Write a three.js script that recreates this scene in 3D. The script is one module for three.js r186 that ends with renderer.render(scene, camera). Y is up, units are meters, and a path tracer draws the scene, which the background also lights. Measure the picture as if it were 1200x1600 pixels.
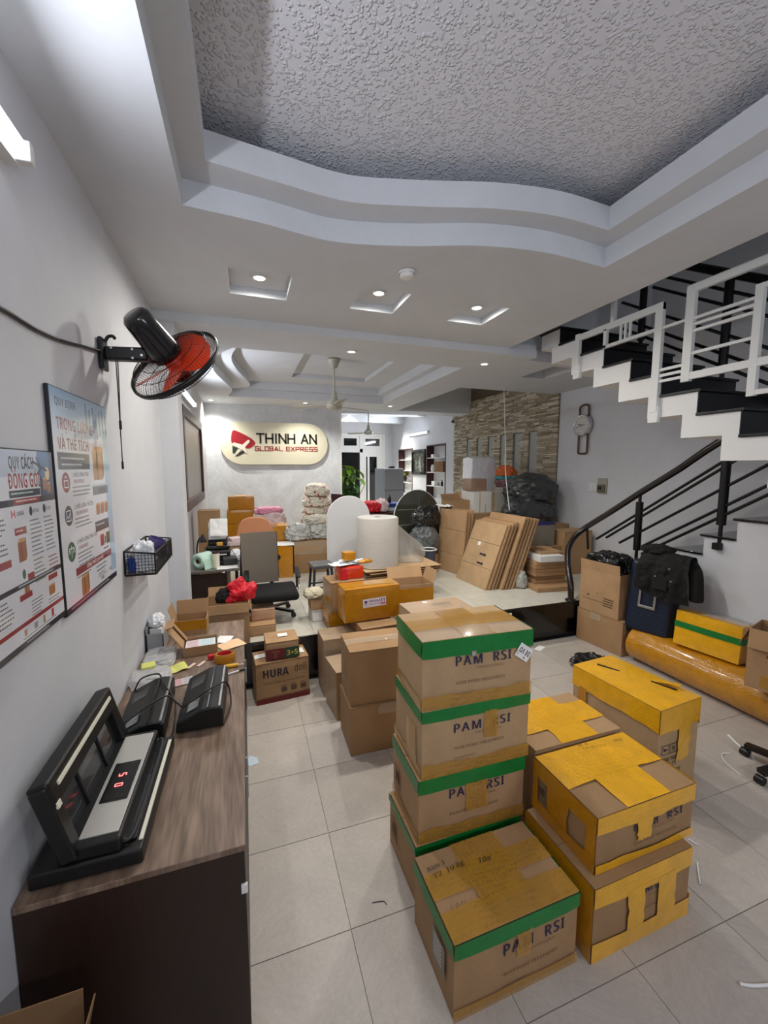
import * as THREE from 'three';
import { RoundedBoxGeometry } from 'three/addons/geometries/RoundedBoxGeometry.js';
import { mergeGeometries, mergeVertices, toCreasedNormals } from 'three/addons/utils/BufferGeometryUtils.js';
import { RectAreaLightUniformsLib } from 'three/addons/lights/RectAreaLightUniformsLib.js';
import { ImprovedNoise } from 'three/addons/math/ImprovedNoise.js';

// ---------------------------------------------------------------- camera, light, exposure
const scene = new THREE.Scene();
const V = (x, y, z) => new THREE.Vector3(x, y, z);
const camera = new THREE.PerspectiveCamera(102.42, 0.75, 0.05, 60);
camera.position.set(0, 1.95, 0);
camera.lookAt(V(0, 1.95, 0).add(V(0.32005, -0.10817, -0.94120)));
scene.add(camera);
const renderer = new THREE.WebGLRenderer({ antialias: true });
renderer.toneMapping = THREE.LinearToneMapping;
renderer.toneMappingExposure = 1.53;
renderer.shadowMap.enabled = true;
scene.background = new THREE.Color(0x0a0b0d);
RectAreaLightUniformsLib.init();
const COOL = new THREE.Color(0xf2f5ff), NEUTRAL = new THREE.Color(0xfffaf0);
const POWER = { tubeLeft: 56, tubeRight: 96, tubeFront: 70, tubeMid: 70, tubeRear: 190, down: 4.8, downMid: 4.6, downBack: 7, rear: 22 };

// ---------------------------------------------------------------- helpers
let seed = 12345;
const rnd = () => { seed = (seed + 0x6d2b79f5) | 0; let t = Math.imul(seed ^ (seed >>> 15), 1 | seed); t = (t + Math.imul(t ^ (t >>> 7), 61 | t)) ^ t; return ((t ^ (t >>> 14)) >>> 0) / 4294967296; };
const rr = (a, b) => a + (b - a) * rnd();
const noise = new ImprovedNoise();
const fbm = (x, y, z, o = 3) => { let s = 0, a = 1, f = 1; for (let i = 0; i < o; i++) { s += a * noise.noise(x * f, y * f, z * f); a *= 0.5; f *= 2.03; } return s; };
const used = {};
const numbered = (n) => { const k = used[n] = (used[n] ?? -1) + 1; return k ? `${n}_${String(k).padStart(3, '0')}` : n; };
const shadow = (m) => { m.castShadow = m.receiveShadow = true; return m; };
function tag(o, label, category, group) { o.userData.label = label; o.userData.category = category; if (group) o.userData.group = group; return o; }
function thing(name, label, category, [x, y, z] = [0, 0, 0], yaw = 0, group) {
  const o = new THREE.Group(); o.name = numbered(name); o.position.set(x, y, z); o.rotation.y = yaw; scene.add(o);
  return tag(o, label, category, group);
}
function part(name, geo, mat, parent, label) {
  const m = shadow(new THREE.Mesh(geo, mat)); m.name = parent === scene ? numbered(name) : name;
  parent.add(m); if (label) m.userData.label = label; return m;
}
function solo(name, geo, mat, label, category, pos = [0, 0, 0], yaw = 0, group) {
  const m = part(name, geo, mat, scene); m.position.set(...pos); m.rotation.y = yaw; return tag(m, label, category, group);
}
function struct(name, geo, mat, parent = scene) { const m = part(name, geo, mat, parent); if (parent === scene) m.userData.kind = 'structure'; return m; }
function structGroup(name) { const g = new THREE.Group(); g.name = numbered(name); g.userData.kind = 'structure'; scene.add(g); return g; }
const move = (g, x, y, z) => g.translate(x, y, z);
// box between two corners, plain
const bx = (x0, x1, y0, y1, z0, z1) => metric(new THREE.BoxGeometry(x1 - x0, y1 - y0, z1 - z0).translate((x0 + x1) / 2, (y0 + y1) / 2, (z0 + z1) / 2));
const rb = (w, h, d, r = 0.006, s = 1) => new RoundedBoxGeometry(w, h, d, s, Math.min(r, w / 2.01, h / 2.01, d / 2.01));
// rounded box standing on y = 0
const rbs = (w, h, d, r, s) => metric(rb(w, h, d, r, s).translate(0, h / 2, 0));
// uv in metres from the dominant axis of each triangle
function metric(geo, turn = false) {
  const g = geo.index ? geo.toNonIndexed() : geo, p = g.attributes.position, uv = new Float32Array(p.count * 2), a = V(), b = V(), c = V(), n = V();
  for (let i = 0; i < p.count; i += 3) {
    a.fromBufferAttribute(p, i); b.fromBufferAttribute(p, i + 1); c.fromBufferAttribute(p, i + 2);
    n.subVectors(b, a).cross(c.clone().sub(a)); const ax = Math.abs(n.x), ay = Math.abs(n.y), az = Math.abs(n.z);
    [a, b, c].forEach((q, k) => { let u, v; if (ax >= ay && ax >= az) { u = q.z; v = q.y; } else if (ay >= az) { u = q.x; v = q.z; } else { u = q.x; v = q.y; } if (turn) [u, v] = [v, u]; uv[(i + k) * 2] = u; uv[(i + k) * 2 + 1] = v; });
  }
  g.setAttribute('uv', new THREE.BufferAttribute(uv, 2)); return g;
}
const clean = (g) => { const q = g.index ? g.toNonIndexed() : g; for (const k of Object.keys(q.attributes)) if (!['position', 'normal', 'uv'].includes(k)) q.deleteAttribute(k); if (!q.attributes.uv) q.setAttribute('uv', new THREE.BufferAttribute(new Float32Array(q.attributes.position.count * 2), 2)); if (!q.attributes.normal) q.computeVertexNormals(); return q; };
const join = (list) => mergeGeometries(list.map(clean));
const tube = (pts, r, seg = 24, rad = 6, closed = false) => new THREE.TubeGeometry(new THREE.CatmullRomCurve3(pts.map((p) => V(...p)), closed, 'catmullrom', 0.4), seg, r, rad, closed);
function bar(a, b, w, h = w) { // square bar from a to b
  const A = V(...a), B = V(...b), L = A.distanceTo(B), g = new THREE.BoxGeometry(w, h, L), m = new THREE.Matrix4().lookAt(A, B, Math.abs(B.y - A.y) / L > 0.98 ? V(0, 0, 1) : V(0, 1, 0));
  g.applyMatrix4(m); g.translate((A.x + B.x) / 2, (A.y + B.y) / 2, (A.z + B.z) / 2); return metric(g);
}
function rod(a, b, r, seg = 10) { const A = V(...a), B = V(...b), g = new THREE.CylinderGeometry(r, r, A.distanceTo(B), seg); g.applyQuaternion(new THREE.Quaternion().setFromUnitVectors(V(0, 1, 0), B.clone().sub(A).normalize())); return g.translate((A.x + B.x) / 2, (A.y + B.y) / 2, (A.z + B.z) / 2); }
const lathe = (pts, seg = 32) => new THREE.LatheGeometry(pts.map((p) => new THREE.Vector2(...p)), seg);
// flat outline in (x, z) raised from y0 to y1
function slab(outline, holes, y0, y1) {
  const s = new THREE.Shape(outline.map(([x, z]) => new THREE.Vector2(x, -z)));
  for (const h of holes) s.holes.push(new THREE.Path(h.map(([x, z]) => new THREE.Vector2(x, -z))));
  return metric(new THREE.ExtrudeGeometry(s, { depth: y1 - y0, bevelEnabled: false }).rotateX(-Math.PI / 2).translate(0, y0, 0));
}
// outline in (x, y), thickness along z centred
function plate(outline, t, holes = [], bevel = 0) {
  const s = new THREE.Shape(outline.map(([x, y]) => new THREE.Vector2(x, y)));
  for (const h of holes) s.holes.push(new THREE.Path(h.map(([x, y]) => new THREE.Vector2(x, y))));
  return new THREE.ExtrudeGeometry(s, { depth: t - 2 * bevel, bevelEnabled: bevel > 0, bevelThickness: bevel, bevelSize: bevel, bevelOffset: -bevel, bevelSegments: 1, curveSegments: 10 }).translate(0, 0, -t / 2 + bevel);
}
const rect = (x0, x1, z0, z1) => [[x0, z0], [x1, z0], [x1, z1], [x0, z1]];
const smooth = (pts, n, closed = false) => new THREE.CatmullRomCurve3(pts.map(([x, z]) => V(x, 0, z)), closed, 'centripetal').getPoints(n).map((p) => [p.x, p.z]);
// a soft lump: bags, clothes, crumpled plastic. sits on y = 0
function lump(w, h, d, o = {}) {
  const { amp = 0.18, freq = 2.2, fold = 0.12, foldF = 5, sd = rr(0, 50), detail = 20, flat = 0.35, box = 0 } = o;
  const g = mergeVertices(new THREE.IcosahedronGeometry(1, detail).deleteAttribute('uv').deleteAttribute('normal')), p = g.attributes.position, v = V();
  for (let i = 0; i < p.count; i++) {
    v.fromBufferAttribute(p, i);
    const q = v.clone(); if (box) { const m = Math.max(Math.abs(v.x), Math.abs(v.y), Math.abs(v.z)); q.lerp(v.clone().divideScalar(m), box); }
    const n = fbm(v.x * freq + sd, v.y * freq, v.z * freq), f = 1 - Math.abs(noise.noise(v.x * foldF + sd, v.y * foldF * 1.3, v.z * foldF + 9)) * 2, f2 = 1 - Math.abs(noise.noise(v.x * foldF * 2.3, v.y * foldF * 1.7 + sd, v.z * foldF * 2.3)) * 2;
    q.multiplyScalar(1 + amp * n + fold * f * 0.6 + fold * 0.4 * f2);
    if (q.y < -flat) q.y = -flat + (q.y + flat) * 0.12;
    p.setXYZ(i, q.x * w / 2, (q.y + flat) * h / (1 + flat), q.z * d / 2);
  }
  g.computeVertexNormals(); g.computeBoundingBox(); g.translate(0, -g.boundingBox.min.y, 0);
  return metric(smoothed(g));
}
const smoothed = (g) => g; 
// crumpled sheet of paper or cloth lying at y = 0
function sheet(w, d, o = {}) {
  const { amp = 0.006, freq = 8, n = 14, sd = rr(0, 50), curl = 0, t = 0 } = o;
  const g = new THREE.PlaneGeometry(w, d, n, n).rotateX(-Math.PI / 2), p = g.attributes.position;
  for (let i = 0; i < p.count; i++) { const x = p.getX(i), z = p.getZ(i); p.setY(i, 0.002 + Math.abs(fbm(x * freq + sd, z * freq, sd, 2)) * amp + curl * (x / w) ** 2 * 4); }
  g.computeVertexNormals(); return g;
}

// ---------------------------------------------------------------- textures
const RW = THREE.RepeatWrapping;
function dataTex(n, f, srgb, rep = 1) {
  const d = new Uint8Array(n * n * 4);
  for (let y = 0; y < n; y++) for (let x = 0; x < n; x++) { const c = f(x / n, y / n), o = (y * n + x) * 4; for (let k = 0; k < 3; k++) d[o + k] = Math.max(0, Math.min(255, (Array.isArray(c) ? c[k] : c) * 255)); d[o + 3] = 255; }
  const t = new THREE.DataTexture(d, n, n); t.wrapS = t.wrapT = RW; t.magFilter = THREE.LinearFilter; t.minFilter = THREE.LinearMipmapLinearFilter; t.generateMipmaps = true; if (srgb) t.colorSpace = THREE.SRGBColorSpace; t.repeat.set(rep, rep); t.needsUpdate = true; return t;
}
// tileable noise on the unit square
function tn(u, v, f, s = 0) { const a = u * Math.PI * 2, b = v * Math.PI * 2, r = f / 6.283; return noise.noise(Math.cos(a) * r + 7.1 * s, Math.sin(a) * r + Math.cos(b) * r + 3.3 * s, Math.sin(b) * r + s); }
function canvasTex(w, h, draw, o = {}) {
  const c = document.createElement('canvas'); c.width = w; c.height = h; const x = c.getContext('2d'); draw(x, w, h);
  const t = new THREE.CanvasTexture(c); t.colorSpace = THREE.SRGBColorSpace; if (o.wrap) t.wrapS = t.wrapT = RW; t.anisotropy = 8; return t;
}
const T = {};
T.card = dataTex(512, (u, v) => { const n = 0.5 + 0.25 * tn(u, v, 5) + 0.12 * tn(u, v, 19, 2) + 0.1 * tn(u, v, 60, 3) + 0.02 * Math.sin(u * 6.283 * 110); const k = 0.86 + 0.16 * n; return [k, k * 0.985, k * 0.96]; }, true, 1.6);
T.tape = dataTex(512, (u, v) => { const s = 0.5 + 0.5 * tn(u, v * 0.999, 7, 4), l = Math.abs(tn(u, v, 26, 5)), st = 0.5 + 0.3 * Math.sin(6.283 * (v * 22 + 0.7 * tn(u, v, 4, 1))); const k = 0.86 + 0.12 * s + 0.04 * st - 0.16 * Math.max(0, 0.2 - l); return [k, k * 0.97, k * 0.9]; }, true, 2.2);
T.tapeBump = dataTex(512, (u, v) => { const a = 1 - Math.abs(tn(u, v, 9, 7)) * 2, b = 1 - Math.abs(tn(u, v, 23, 8)) * 2, c = tn(u, v, 60, 2); return 0.45 + 0.3 * Math.pow(Math.max(a, 0), 5) + 0.22 * Math.pow(Math.max(b, 0), 4) + 0.05 * c; }, false, 2.2);
T.crinkle = dataTex(512, (u, v) => { const a = 1 - Math.abs(tn(u, v, 5, 11)) * 2, b = 1 - Math.abs(tn(u, v, 11, 12)) * 2; return 0.3 + 0.5 * Math.max(a, 0) ** 3 + 0.2 * Math.max(b, 0) ** 3; }, false, 2.4);
{ // stippled plaster: many small raised dabs of uneven size
  const n = 1024, h = new Float32Array(n * n);
  for (let i = 0; i < 3300; i++) { const cx = rnd() * n, cy = rnd() * n, r = rr(3, 7.5) * (rnd() < 0.15 ? 1.5 : 1), st = rr(1, 1.7), a = rr(0, 3.14), k = rr(0.35, 1), R = Math.ceil(r * 2.2); for (let dy = -R; dy <= R; dy++) for (let dx = -R; dx <= R; dx++) { const u = (dx * Math.cos(a) + dy * Math.sin(a)) / st, v = -dx * Math.sin(a) + dy * Math.cos(a), q = 1 - (u * u + v * v) / (r * r); if (q > 0) { const o = ((cy + dy + n) % n | 0) * n + ((cx + dx + n) % n | 0); h[o] = Math.max(h[o], k * Math.sqrt(q)); } } }
  T.popcorn = dataTex(n, (u, v) => 0.05 + 0.9 * h[Math.round(v * n) * n + Math.round(u * n)], false, 1.05);
}
T.plaster = dataTex(512, (u, v) => { const k = 0.965 + 0.02 * tn(u, v, 4, 3) + 0.012 * tn(u, v, 15, 6) + 0.008 * tn(u, v, 70, 9); return [k, k, k]; }, true, 0.5);
T.tile = dataTex(512, (u, v) => { const k = 0.93 + 0.035 * tn(u, v, 6, 2) + 0.03 * tn(u, v, 40, 3) + 0.03 * tn(u, v, 110, 5); return [k, k * 0.995, k * 0.985]; }, true, 1.3);
T.marble = dataTex(1024, (u, v) => { const w = tn(u, v, 4, 1), w2 = tn(u, v, 13, 6); const a = Math.abs(Math.sin(3.1416 * (u * 3 + v * 4 + 0.9 * w + 0.25 * w2))), b = Math.abs(Math.sin(3.1416 * (u * 5 - v * 7 + 1.3 * w + 0.4 * w2))); const k = 0.87 + 0.06 * tn(u, v, 7, 4) + 0.03 * tn(u, v, 30, 8) - 0.09 * Math.max(0, 0.08 - a) / 0.08 * (0.5 + 0.5 * w2) + 0.06 * Math.max(0, 0.05 - b) / 0.05; return [k * 0.985, k * 0.995, k]; }, true, 0.5);
T.wood = dataTex(1024, (u, v) => { const w = tn(u, v, 2.5, 1), g = tn(u, v, 6, 3); const f = Math.sin(6.283 * (u * 11 + w * 1.6 + 0.3 * g)), fine = tn(u, v * 0.1, 120, 4), f2 = tn(u, v * 0.06, 40, 9); const k = 0.5 + 0.2 * f * (0.5 + 0.5 * g) + 0.28 * fine + 0.25 * f2 + 0.14 * g; return [0.36 + 0.32 * (k - 0.5) + 0.13, 0.29 + 0.3 * (k - 0.5) + 0.115, 0.235 + 0.28 * (k - 0.5) + 0.105]; }, true, 0.9);
T.darkWood = dataTex(512, (u, v) => { const k = 0.6 + 0.25 * tn(u, v * 0.15, 60, 4) + 0.2 * tn(u, v, 4, 8); return [0.115 + 0.10 * k, 0.07 + 0.065 * k, 0.045 + 0.05 * k]; }, true, 1.1);
T.weave = dataTex(128, (u, v) => { const a = Math.sin(u * 6.283 * 16), b = Math.sin(v * 6.283 * 16); return 0.5 + 0.25 * a * (b > 0 ? 1 : -1) + 0.2 * b; }, false, 12);
T.bubble = dataTex(256, (u, v) => { const n = 8, q = v * n, row = Math.floor(q), x = (u * n + (row % 2) * 0.5) % 1, y = q % 1, d = Math.hypot(x - 0.5, y - 0.5); return Math.max(0, 1 - (d / 0.46) ** 4); }, false, 9);
T.brush = dataTex(256, (u, v) => 0.5 + 0.4 * tn(u * 0.1, v, 120, 3), false, 6);

// ---------------------------------------------------------------- materials
const std = (o) => new THREE.MeshStandardMaterial({ roughness: 0.7, ...o });
const phys = (o) => new THREE.MeshPhysicalMaterial({ roughness: 0.4, ...o });
const M = {
  wall: std({ color: 0xdcdee3, map: T.plaster, roughness: 0.75 }), ceil: std({ color: 0xd9dde2, map: T.plaster, roughness: 0.85 }),
  popcorn: std({ color: 0xdfe0e6, bumpMap: T.popcorn, bumpScale: 0.007, roughness: 0.6 }),
  marble: phys({ color: 0xfafcff, map: T.marble, roughness: 0.5, specularIntensity: 0.5 }),
  grout: std({ color: 0x8a8782, roughness: 0.9 }), groutPale: std({ color: 0xb9b6ae, roughness: 0.8 }),
  tiles: [0xcac2bb, 0xc6beb6, 0xcdc5be].map((c) => phys({ color: c, map: T.tile, roughness: 0.42, specularIntensity: 0.6 })),
  tilesPale: [0xd9d8cf, 0xd6d5cb, 0xdcdad2].map((c) => phys({ color: c, map: T.tile, roughness: 0.16, specularIntensity: 0.8 })),
  granite: phys({ color: 0x0b0b0d, roughness: 0.18, clearcoat: 0.4 }), blackStep: phys({ color: 0x070708, roughness: 0.3 }),
  white: std({ color: 0xe8e8e6, roughness: 0.55 }), whitePaint: std({ color: 0xe4e5e2, roughness: 0.4 }), blackMetal: std({ color: 0x0c0c0d, roughness: 0.42, metalness: 0.2 }),
  handrail: phys({ color: 0x140907, roughness: 0.3, clearcoat: 0.5 }),
  card: [0xbd9a74, 0xb3906a, 0xc5a680, 0xab8963].map((c) => std({ color: c, map: T.card, roughness: 0.82 })), cardDark: std({ color: 0x8a6a48, map: T.card, roughness: 0.9 }), cardEdge: std({ color: 0xc9ab80, roughness: 0.9 }),
  tape: phys({ color: 0xffc21c, map: T.tape, bumpMap: T.tapeBump, bumpScale: 0.0022, roughness: 0.28, clearcoat: 0.6, clearcoatRoughness: 0.12 }),
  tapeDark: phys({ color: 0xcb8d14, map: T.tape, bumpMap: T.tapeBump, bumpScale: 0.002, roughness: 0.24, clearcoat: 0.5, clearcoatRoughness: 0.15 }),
  amber: phys({ color: 0xd9a63c, map: T.tape, bumpMap: T.tapeBump, bumpScale: 0.001, roughness: 0.25, clearcoat: 0.6, clearcoatRoughness: 0.12, transparent: true, opacity: 0.58 }),
  rollTape: phys({ color: 0xd3961a, map: T.tape, bumpMap: T.tapeBump, bumpScale: 0.006, roughness: 0.2, clearcoat: 0.7, clearcoatRoughness: 0.1 }),
  clear: phys({ color: 0xe8e2d2, bumpMap: T.tapeBump, bumpScale: 0.003, roughness: 0.18, clearcoat: 0.8, transparent: true, opacity: 0.22 }),
  green: phys({ color: 0x06863c, map: T.tape, bumpMap: T.tapeBump, bumpScale: 0.002, roughness: 0.4, clearcoat: 0.15, clearcoatRoughness: 0.2 }),
  paper: std({ color: 0xf0f0ee, roughness: 0.8, side: THREE.DoubleSide }), paperPink: std({ color: 0xe6c9bd, roughness: 0.8, side: THREE.DoubleSide }), paperBlue: std({ color: 0xc9dbe8, roughness: 0.7, side: THREE.DoubleSide }), paperYellow: std({ color: 0xd9dc7a, roughness: 0.8, side: THREE.DoubleSide }), paperOrange: std({ color: 0xf0c9a0, roughness: 0.8, side: THREE.DoubleSide }),
  blackPlastic: phys({ color: 0x0d0d0e, roughness: 0.45 }), blackGloss: phys({ color: 0x0a0a0b, roughness: 0.22, clearcoat: 0.5 }), greyPlastic: phys({ color: 0x55575a, roughness: 0.4 }), darkGrey: std({ color: 0x2a2b2d, roughness: 0.6 }), silver: std({ color: 0xb9b9b6, roughness: 0.35, metalness: 0.85 }), chrome: std({ color: 0xd0d0d0, roughness: 0.16, metalness: 1 }),
  steel: phys({ color: 0xd2d0ca, roughness: 0.3, metalness: 0.45, bumpMap: T.brush, bumpScale: 0.0004 }),
  cream: std({ color: 0xe9e6d2, roughness: 0.5 }), wood: phys({ map: T.wood, roughness: 0.42 }), darkWood: phys({ map: T.darkWood, roughness: 0.45 }), redWood: phys({ color: 0x3b1416, roughness: 0.35 }),
  binbag: phys({ color: 0x343838, roughness: 0.42, bumpMap: T.crinkle, bumpScale: 0.001, clearcoat: 0.2 }), binbagBlack: phys({ color: 0x0d0e0f, roughness: 0.25, bumpMap: T.crinkle, bumpScale: 0.0012, clearcoat: 0.4 }),
  plasticWrap: phys({ color: 0xe8eaf0, roughness: 0.35, bumpMap: T.crinkle, bumpScale: 0.003, clearcoat: 0.3 }), greyPoly: phys({ color: 0xb0b2ac, roughness: 0.22, bumpMap: T.crinkle, bumpScale: 0.004, clearcoat: 0.6 }), film: phys({ color: 0xeef0f2, roughness: 0.2, bumpMap: T.crinkle, bumpScale: 0.006, transparent: true, opacity: 0.45, side: THREE.DoubleSide }),
  red: phys({ color: 0xd0162a, roughness: 0.45, bumpMap: T.crinkle, bumpScale: 0.002 }), redPack: phys({ color: 0xd83a1c, roughness: 0.25, bumpMap: T.tapeBump, bumpScale: 0.003, clearcoat: 0.6 }), pink: std({ color: 0xe39bb4, roughness: 0.7 }), pinkPale: std({ color: 0xe3cfd0, roughness: 0.7 }),
  navy: phys({ color: 0x0c1c33, roughness: 0.42 }), jacket: std({ color: 0x0e0d0c, roughness: 0.85, bumpMap: T.weave, bumpScale: 0.0004 }), chairMesh: std({ color: 0x6f675c, roughness: 0.8, bumpMap: T.weave, bumpScale: 0.001 }), seatFabric: std({ color: 0x0a0b0c, roughness: 0.9, bumpMap: T.weave, bumpScale: 0.001 }),
  orangeBlade: phys({ color: 0xff5a2c, roughness: 0.35, transmission: 0.35, thickness: 0 }), orangeSoft: std({ color: 0xc98a62, roughness: 0.7 }),
  bubbleWrap: phys({ color: 0xd6d2ca, roughness: 0.38, bumpMap: T.bubble, bumpScale: 0.002, clearcoat: 0.3 }), mint: std({ color: 0xbfe0d0, roughness: 0.6 }),
  glassDark: phys({ color: 0x15181c, roughness: 0.06, clearcoat: 0.6 }), fridge: phys({ color: 0xa5aab2, roughness: 0.35, metalness: 0.35 }), leaf: phys({ color: 0x2c5a1c, roughness: 0.45, side: THREE.DoubleSide }), leafLight: phys({ color: 0x6f9a2c, roughness: 0.45, side: THREE.DoubleSide }), leafDark: phys({ color: 0x15301a, roughness: 0.5, side: THREE.DoubleSide }),
  purple: phys({ color: 0x574a86, roughness: 0.4 }), blue: std({ color: 0x23479a, roughness: 0.5 }), fanCream: phys({ color: 0xb4b2a2, roughness: 0.35 }), stoneBack: std({ color: 0x6a5f50, roughness: 0.95 }),
};
const emissive = (color, k) => std({ color: 0xffffff, emissive: color, emissiveIntensity: k, roughness: 0.5 });
M.tubeGlow = emissive(0xf4f7ff, 3.2); M.bulbGlow = emissive(0xfffbee, 5); M.digit = emissive(0xff2418, 1.6);
const decalMat = (t, o = {}) => std({ map: t, transparent: true, roughness: 0.75, ...o });

// ---------------------------------------------------------------- the room shell
const XL = -0.645, XR = 4.85, ZN = 1.6, PLAT = 0.42, STEPZ = -3.635, BACK = -8.4, FAR = -13.4;
{ // lower floor: 0.5 m tiles, staggered rows as laid
  const fl = structGroup('floor'); part('screed', bx(XL, XR + 0.2, -0.12, -0.004, STEPZ - 0.02, ZN), M.grout, fl);
  const S = 0.5, x0 = -0.66, geos = {};
  for (let i = 0; i < 11; i++) for (let k = -8; k < 4; k++) {
    const xa = Math.max(XL, x0 + i * 0.5125), xb = Math.min(XR, x0 + (i + 1) * 0.5125), za = Math.max(STEPZ, -1.508 + k * 0.49 + 0.002), zb = Math.min(ZN, -1.508 + (k + 1) * 0.49 - 0.002);
    if (xb - xa < 0.03 || zb - za < 0.03) continue;
    const g = bx(xa + 0.0015, xb - 0.0015, -0.01, 0, za, zb); part('tile', g, M.tiles[Math.floor(rnd() * 3)], fl);
  }
}
{ // raised rear floor: pale polished tiles over a black granite edge and a recessed dark riser
  const fl = structGroup('floor'); part('screed', bx(XL, XR, 0.3, PLAT - 0.009, FAR, STEPZ - 0.03), M.groutPale, fl);
  for (let i = 0; i < 9; i++) for (let k = 0; k < 16; k++) {
    const xa = Math.max(XL, -0.66 + i * 0.615), xb = Math.min(XR, -0.66 + (i + 1) * 0.615), zb = STEPZ - 0.02 - k * 0.615, za = Math.max(FAR, zb - 0.615);
    if (xb - xa < 0.02 || zb - za < 0.02) continue;
    part('tile', bx(xa + 0.001, xb - 0.001, 0.4, PLAT, za + 0.001, zb - 0.001), M.tilesPale[Math.floor(rnd() * 3)], fl);
  }
  part('granite_edge', bx(XL, XR, PLAT - 0.19, PLAT + 0.001, STEPZ - 0.02, STEPZ + 0.0), M.granite, fl);
  part('riser', bx(XL, XR, 0, PLAT - 0.18, STEPZ - 0.16, STEPZ - 0.05), M.granite, fl);
  part('riser_base', bx(XL, XR, 0, 0.3, FAR, STEPZ - 0.16), M.grout, fl);
}
// left wall, pilaster, walls behind the camera
struct('wall_left', bx(XL - 0.2, XL, -0.1, 3.6, BACK - 0.2, ZN + 0.2), M.wall);
struct('pilaster', bx(XL - 0.02, -0.5, 0, 3.2, -4.15, -3.9), M.wall);
struct('wall_near', bx(XL - 0.2, XR + 0.2, -0.1, 5.6, ZN, ZN + 0.2), M.wall);
struct('wall_sign', bx(XL, 1.9, PLAT, 3.3, BACK - 0.16, BACK), M.marble);
for (const x of [0.0, 0.95]) struct('trim', bx(x - 0.0015, x + 0.0015, PLAT, 3.13, BACK, BACK + 0.001), M.groutPale);
struct('trim', bx(1.9, 1.93, PLAT, 3.13, BACK - 0.17, BACK + 0.015), M.white);
{ // right wall with two shelf niches in the rear room and six slim niches in the stone
  const holes = [[-10.56, -9.41, 1.1, 2.55], [-12.76, -11.57, 1.1, 2.52]]; const slim = [-8.24, -7.81, -7.38, -6.95, -6.52, -6.08];
  for (const z of slim) holes.push([z - 0.11, z + 0.11, 0.8, 2.57]);
  const s = new THREE.Shape([[ZN, -0.1], [ZN, 5.6], [-14, 5.6], [-14, -0.1]].map(([z, y]) => new THREE.Vector2(-z, y)));
  for (const [a, b, c, d] of holes) s.holes.push(new THREE.Path([[-a, c], [-b, c], [-b, d], [-a, d]].map((q) => new THREE.Vector2(...q))));
  struct('wall_right', metric(new THREE.ExtrudeGeometry(s, { depth: 0.22, bevelEnabled: false }).rotateY(Math.PI / 2).translate(XR, 0, 0)), M.wall);
  struct('wall_right_back', bx(XR + 0.22, XR + 0.3, -0.1, 5.6, -14, ZN), M.wall);
  for (const z of slim) struct('trim', bx(XR + 0.015, XR + 0.09, 0.8, 2.57, z - 0.11, z + 0.11), std({ color: 0xb9bcb8, map: T.plaster, roughness: 0.8 }));
  // stacked split stone cladding: thin slivers of uneven depth, each its own piece where they show largest
  const wall = structGroup('wall_stone'); part('mortar_bed', join([[-8.95, -8.35], [-8.13, -7.92], [-7.7, -7.49], [-7.27, -7.06], [-6.84, -6.63], [-6.41, -6.19], [-5.97, -5.48]].map(([a, b]) => bx(XR - 0.012, XR + 0.001, PLAT, 2.57, a, b)).concat([bx(XR - 0.012, XR + 0.001, 2.57, 3.75, -8.95, -5.48)])), M.stoneBack, wall);
  const tones = [0xbdb29c, 0xaca08a, 0xcfc6b2, 0x9c8f78, 0xddd5c2, 0xb5a78e].map((c) => std({ color: c, map: T.plaster, roughness: 0.9 })), list = [];
  for (let r = 0; r < 100; r++) {
    const y0 = 0.6 + r * 0.031, y1 = y0 + 0.0285; if (y1 > 3.4) break;
    let z = -5.48 - (r % 2) * 0.001;
    while (z > -8.95) {
      let L = rr(0.1, 0.3), z2 = Math.max(-8.95, z - L);
      if (y0 < 2.57) for (const n of slim) { if (z > n + 0.11 && z2 < n + 0.11) z2 = n + 0.11; else if (z <= n + 0.111 && z > n - 0.11) { z = n - 0.11; z2 = Math.max(-8.95, z - L); } }
      if (z - z2 > 0.03) list.push([y0, y1 - rr(0, 0.006), z2, z, rr(0.02, 0.048), Math.floor(rnd() * 6)]);
      z = z2;
    }
  }
  const rest = [[], [], [], [], [], []]; let n = 0;
  const order = list.map((q, i) => i).sort((a, b) => list[b][3] - list[a][3]);
  const near = new Set(order.filter((i) => list[i][0] > 1.5).slice(0, 300));
  list.forEach(([y0, y1, a, b, d, k], i) => { const g = bx(XR - d, XR - 0.012, y0, y1, a + 0.002, b - 0.002); if (near.has(i)) part('stone', g, tones[k], wall); else rest[k].push(g); });
  rest.forEach((q, k) => { if (q.length) part('stone_slivers', join(q), tones[k], wall).userData.kind = 'stuff'; });
  // shelf niches: dark red linings and white shelves
  for (const [a, b, c, d, ys] of [[-10.56, -9.41, 1.1, 2.55, [1.43, 1.8, 2.19]], [-12.76, -11.57, 1.1, 2.52, [1.46, 1.83, 2.17]]]) {
    const nic = thing('niche_shelf', a > -11 ? 'nearer built-in wall niche with dark red lining and three white shelves' : 'farther built-in wall niche with dark red lining, left of the framed painting', 'shelf');
    part('lining', join([bx(XR - 0.01, XR + 0.215, c, d, a, a + 0.03), bx(XR - 0.01, XR + 0.215, c, d, b - 0.03, b), bx(XR - 0.01, XR + 0.215, d - 0.03, d, a, b)]), M.redWood, nic);
    part('back_panel', bx(XR + 0.205, XR + 0.219, c, d, a + 0.03, b - 0.03), M.white, nic);
    for (const y of ys) part('shelf', bx(XR - 0.005, XR + 0.205, y, y + 0.02, a + 0.03, b - 0.03), M.white, nic);
  }
}
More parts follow.
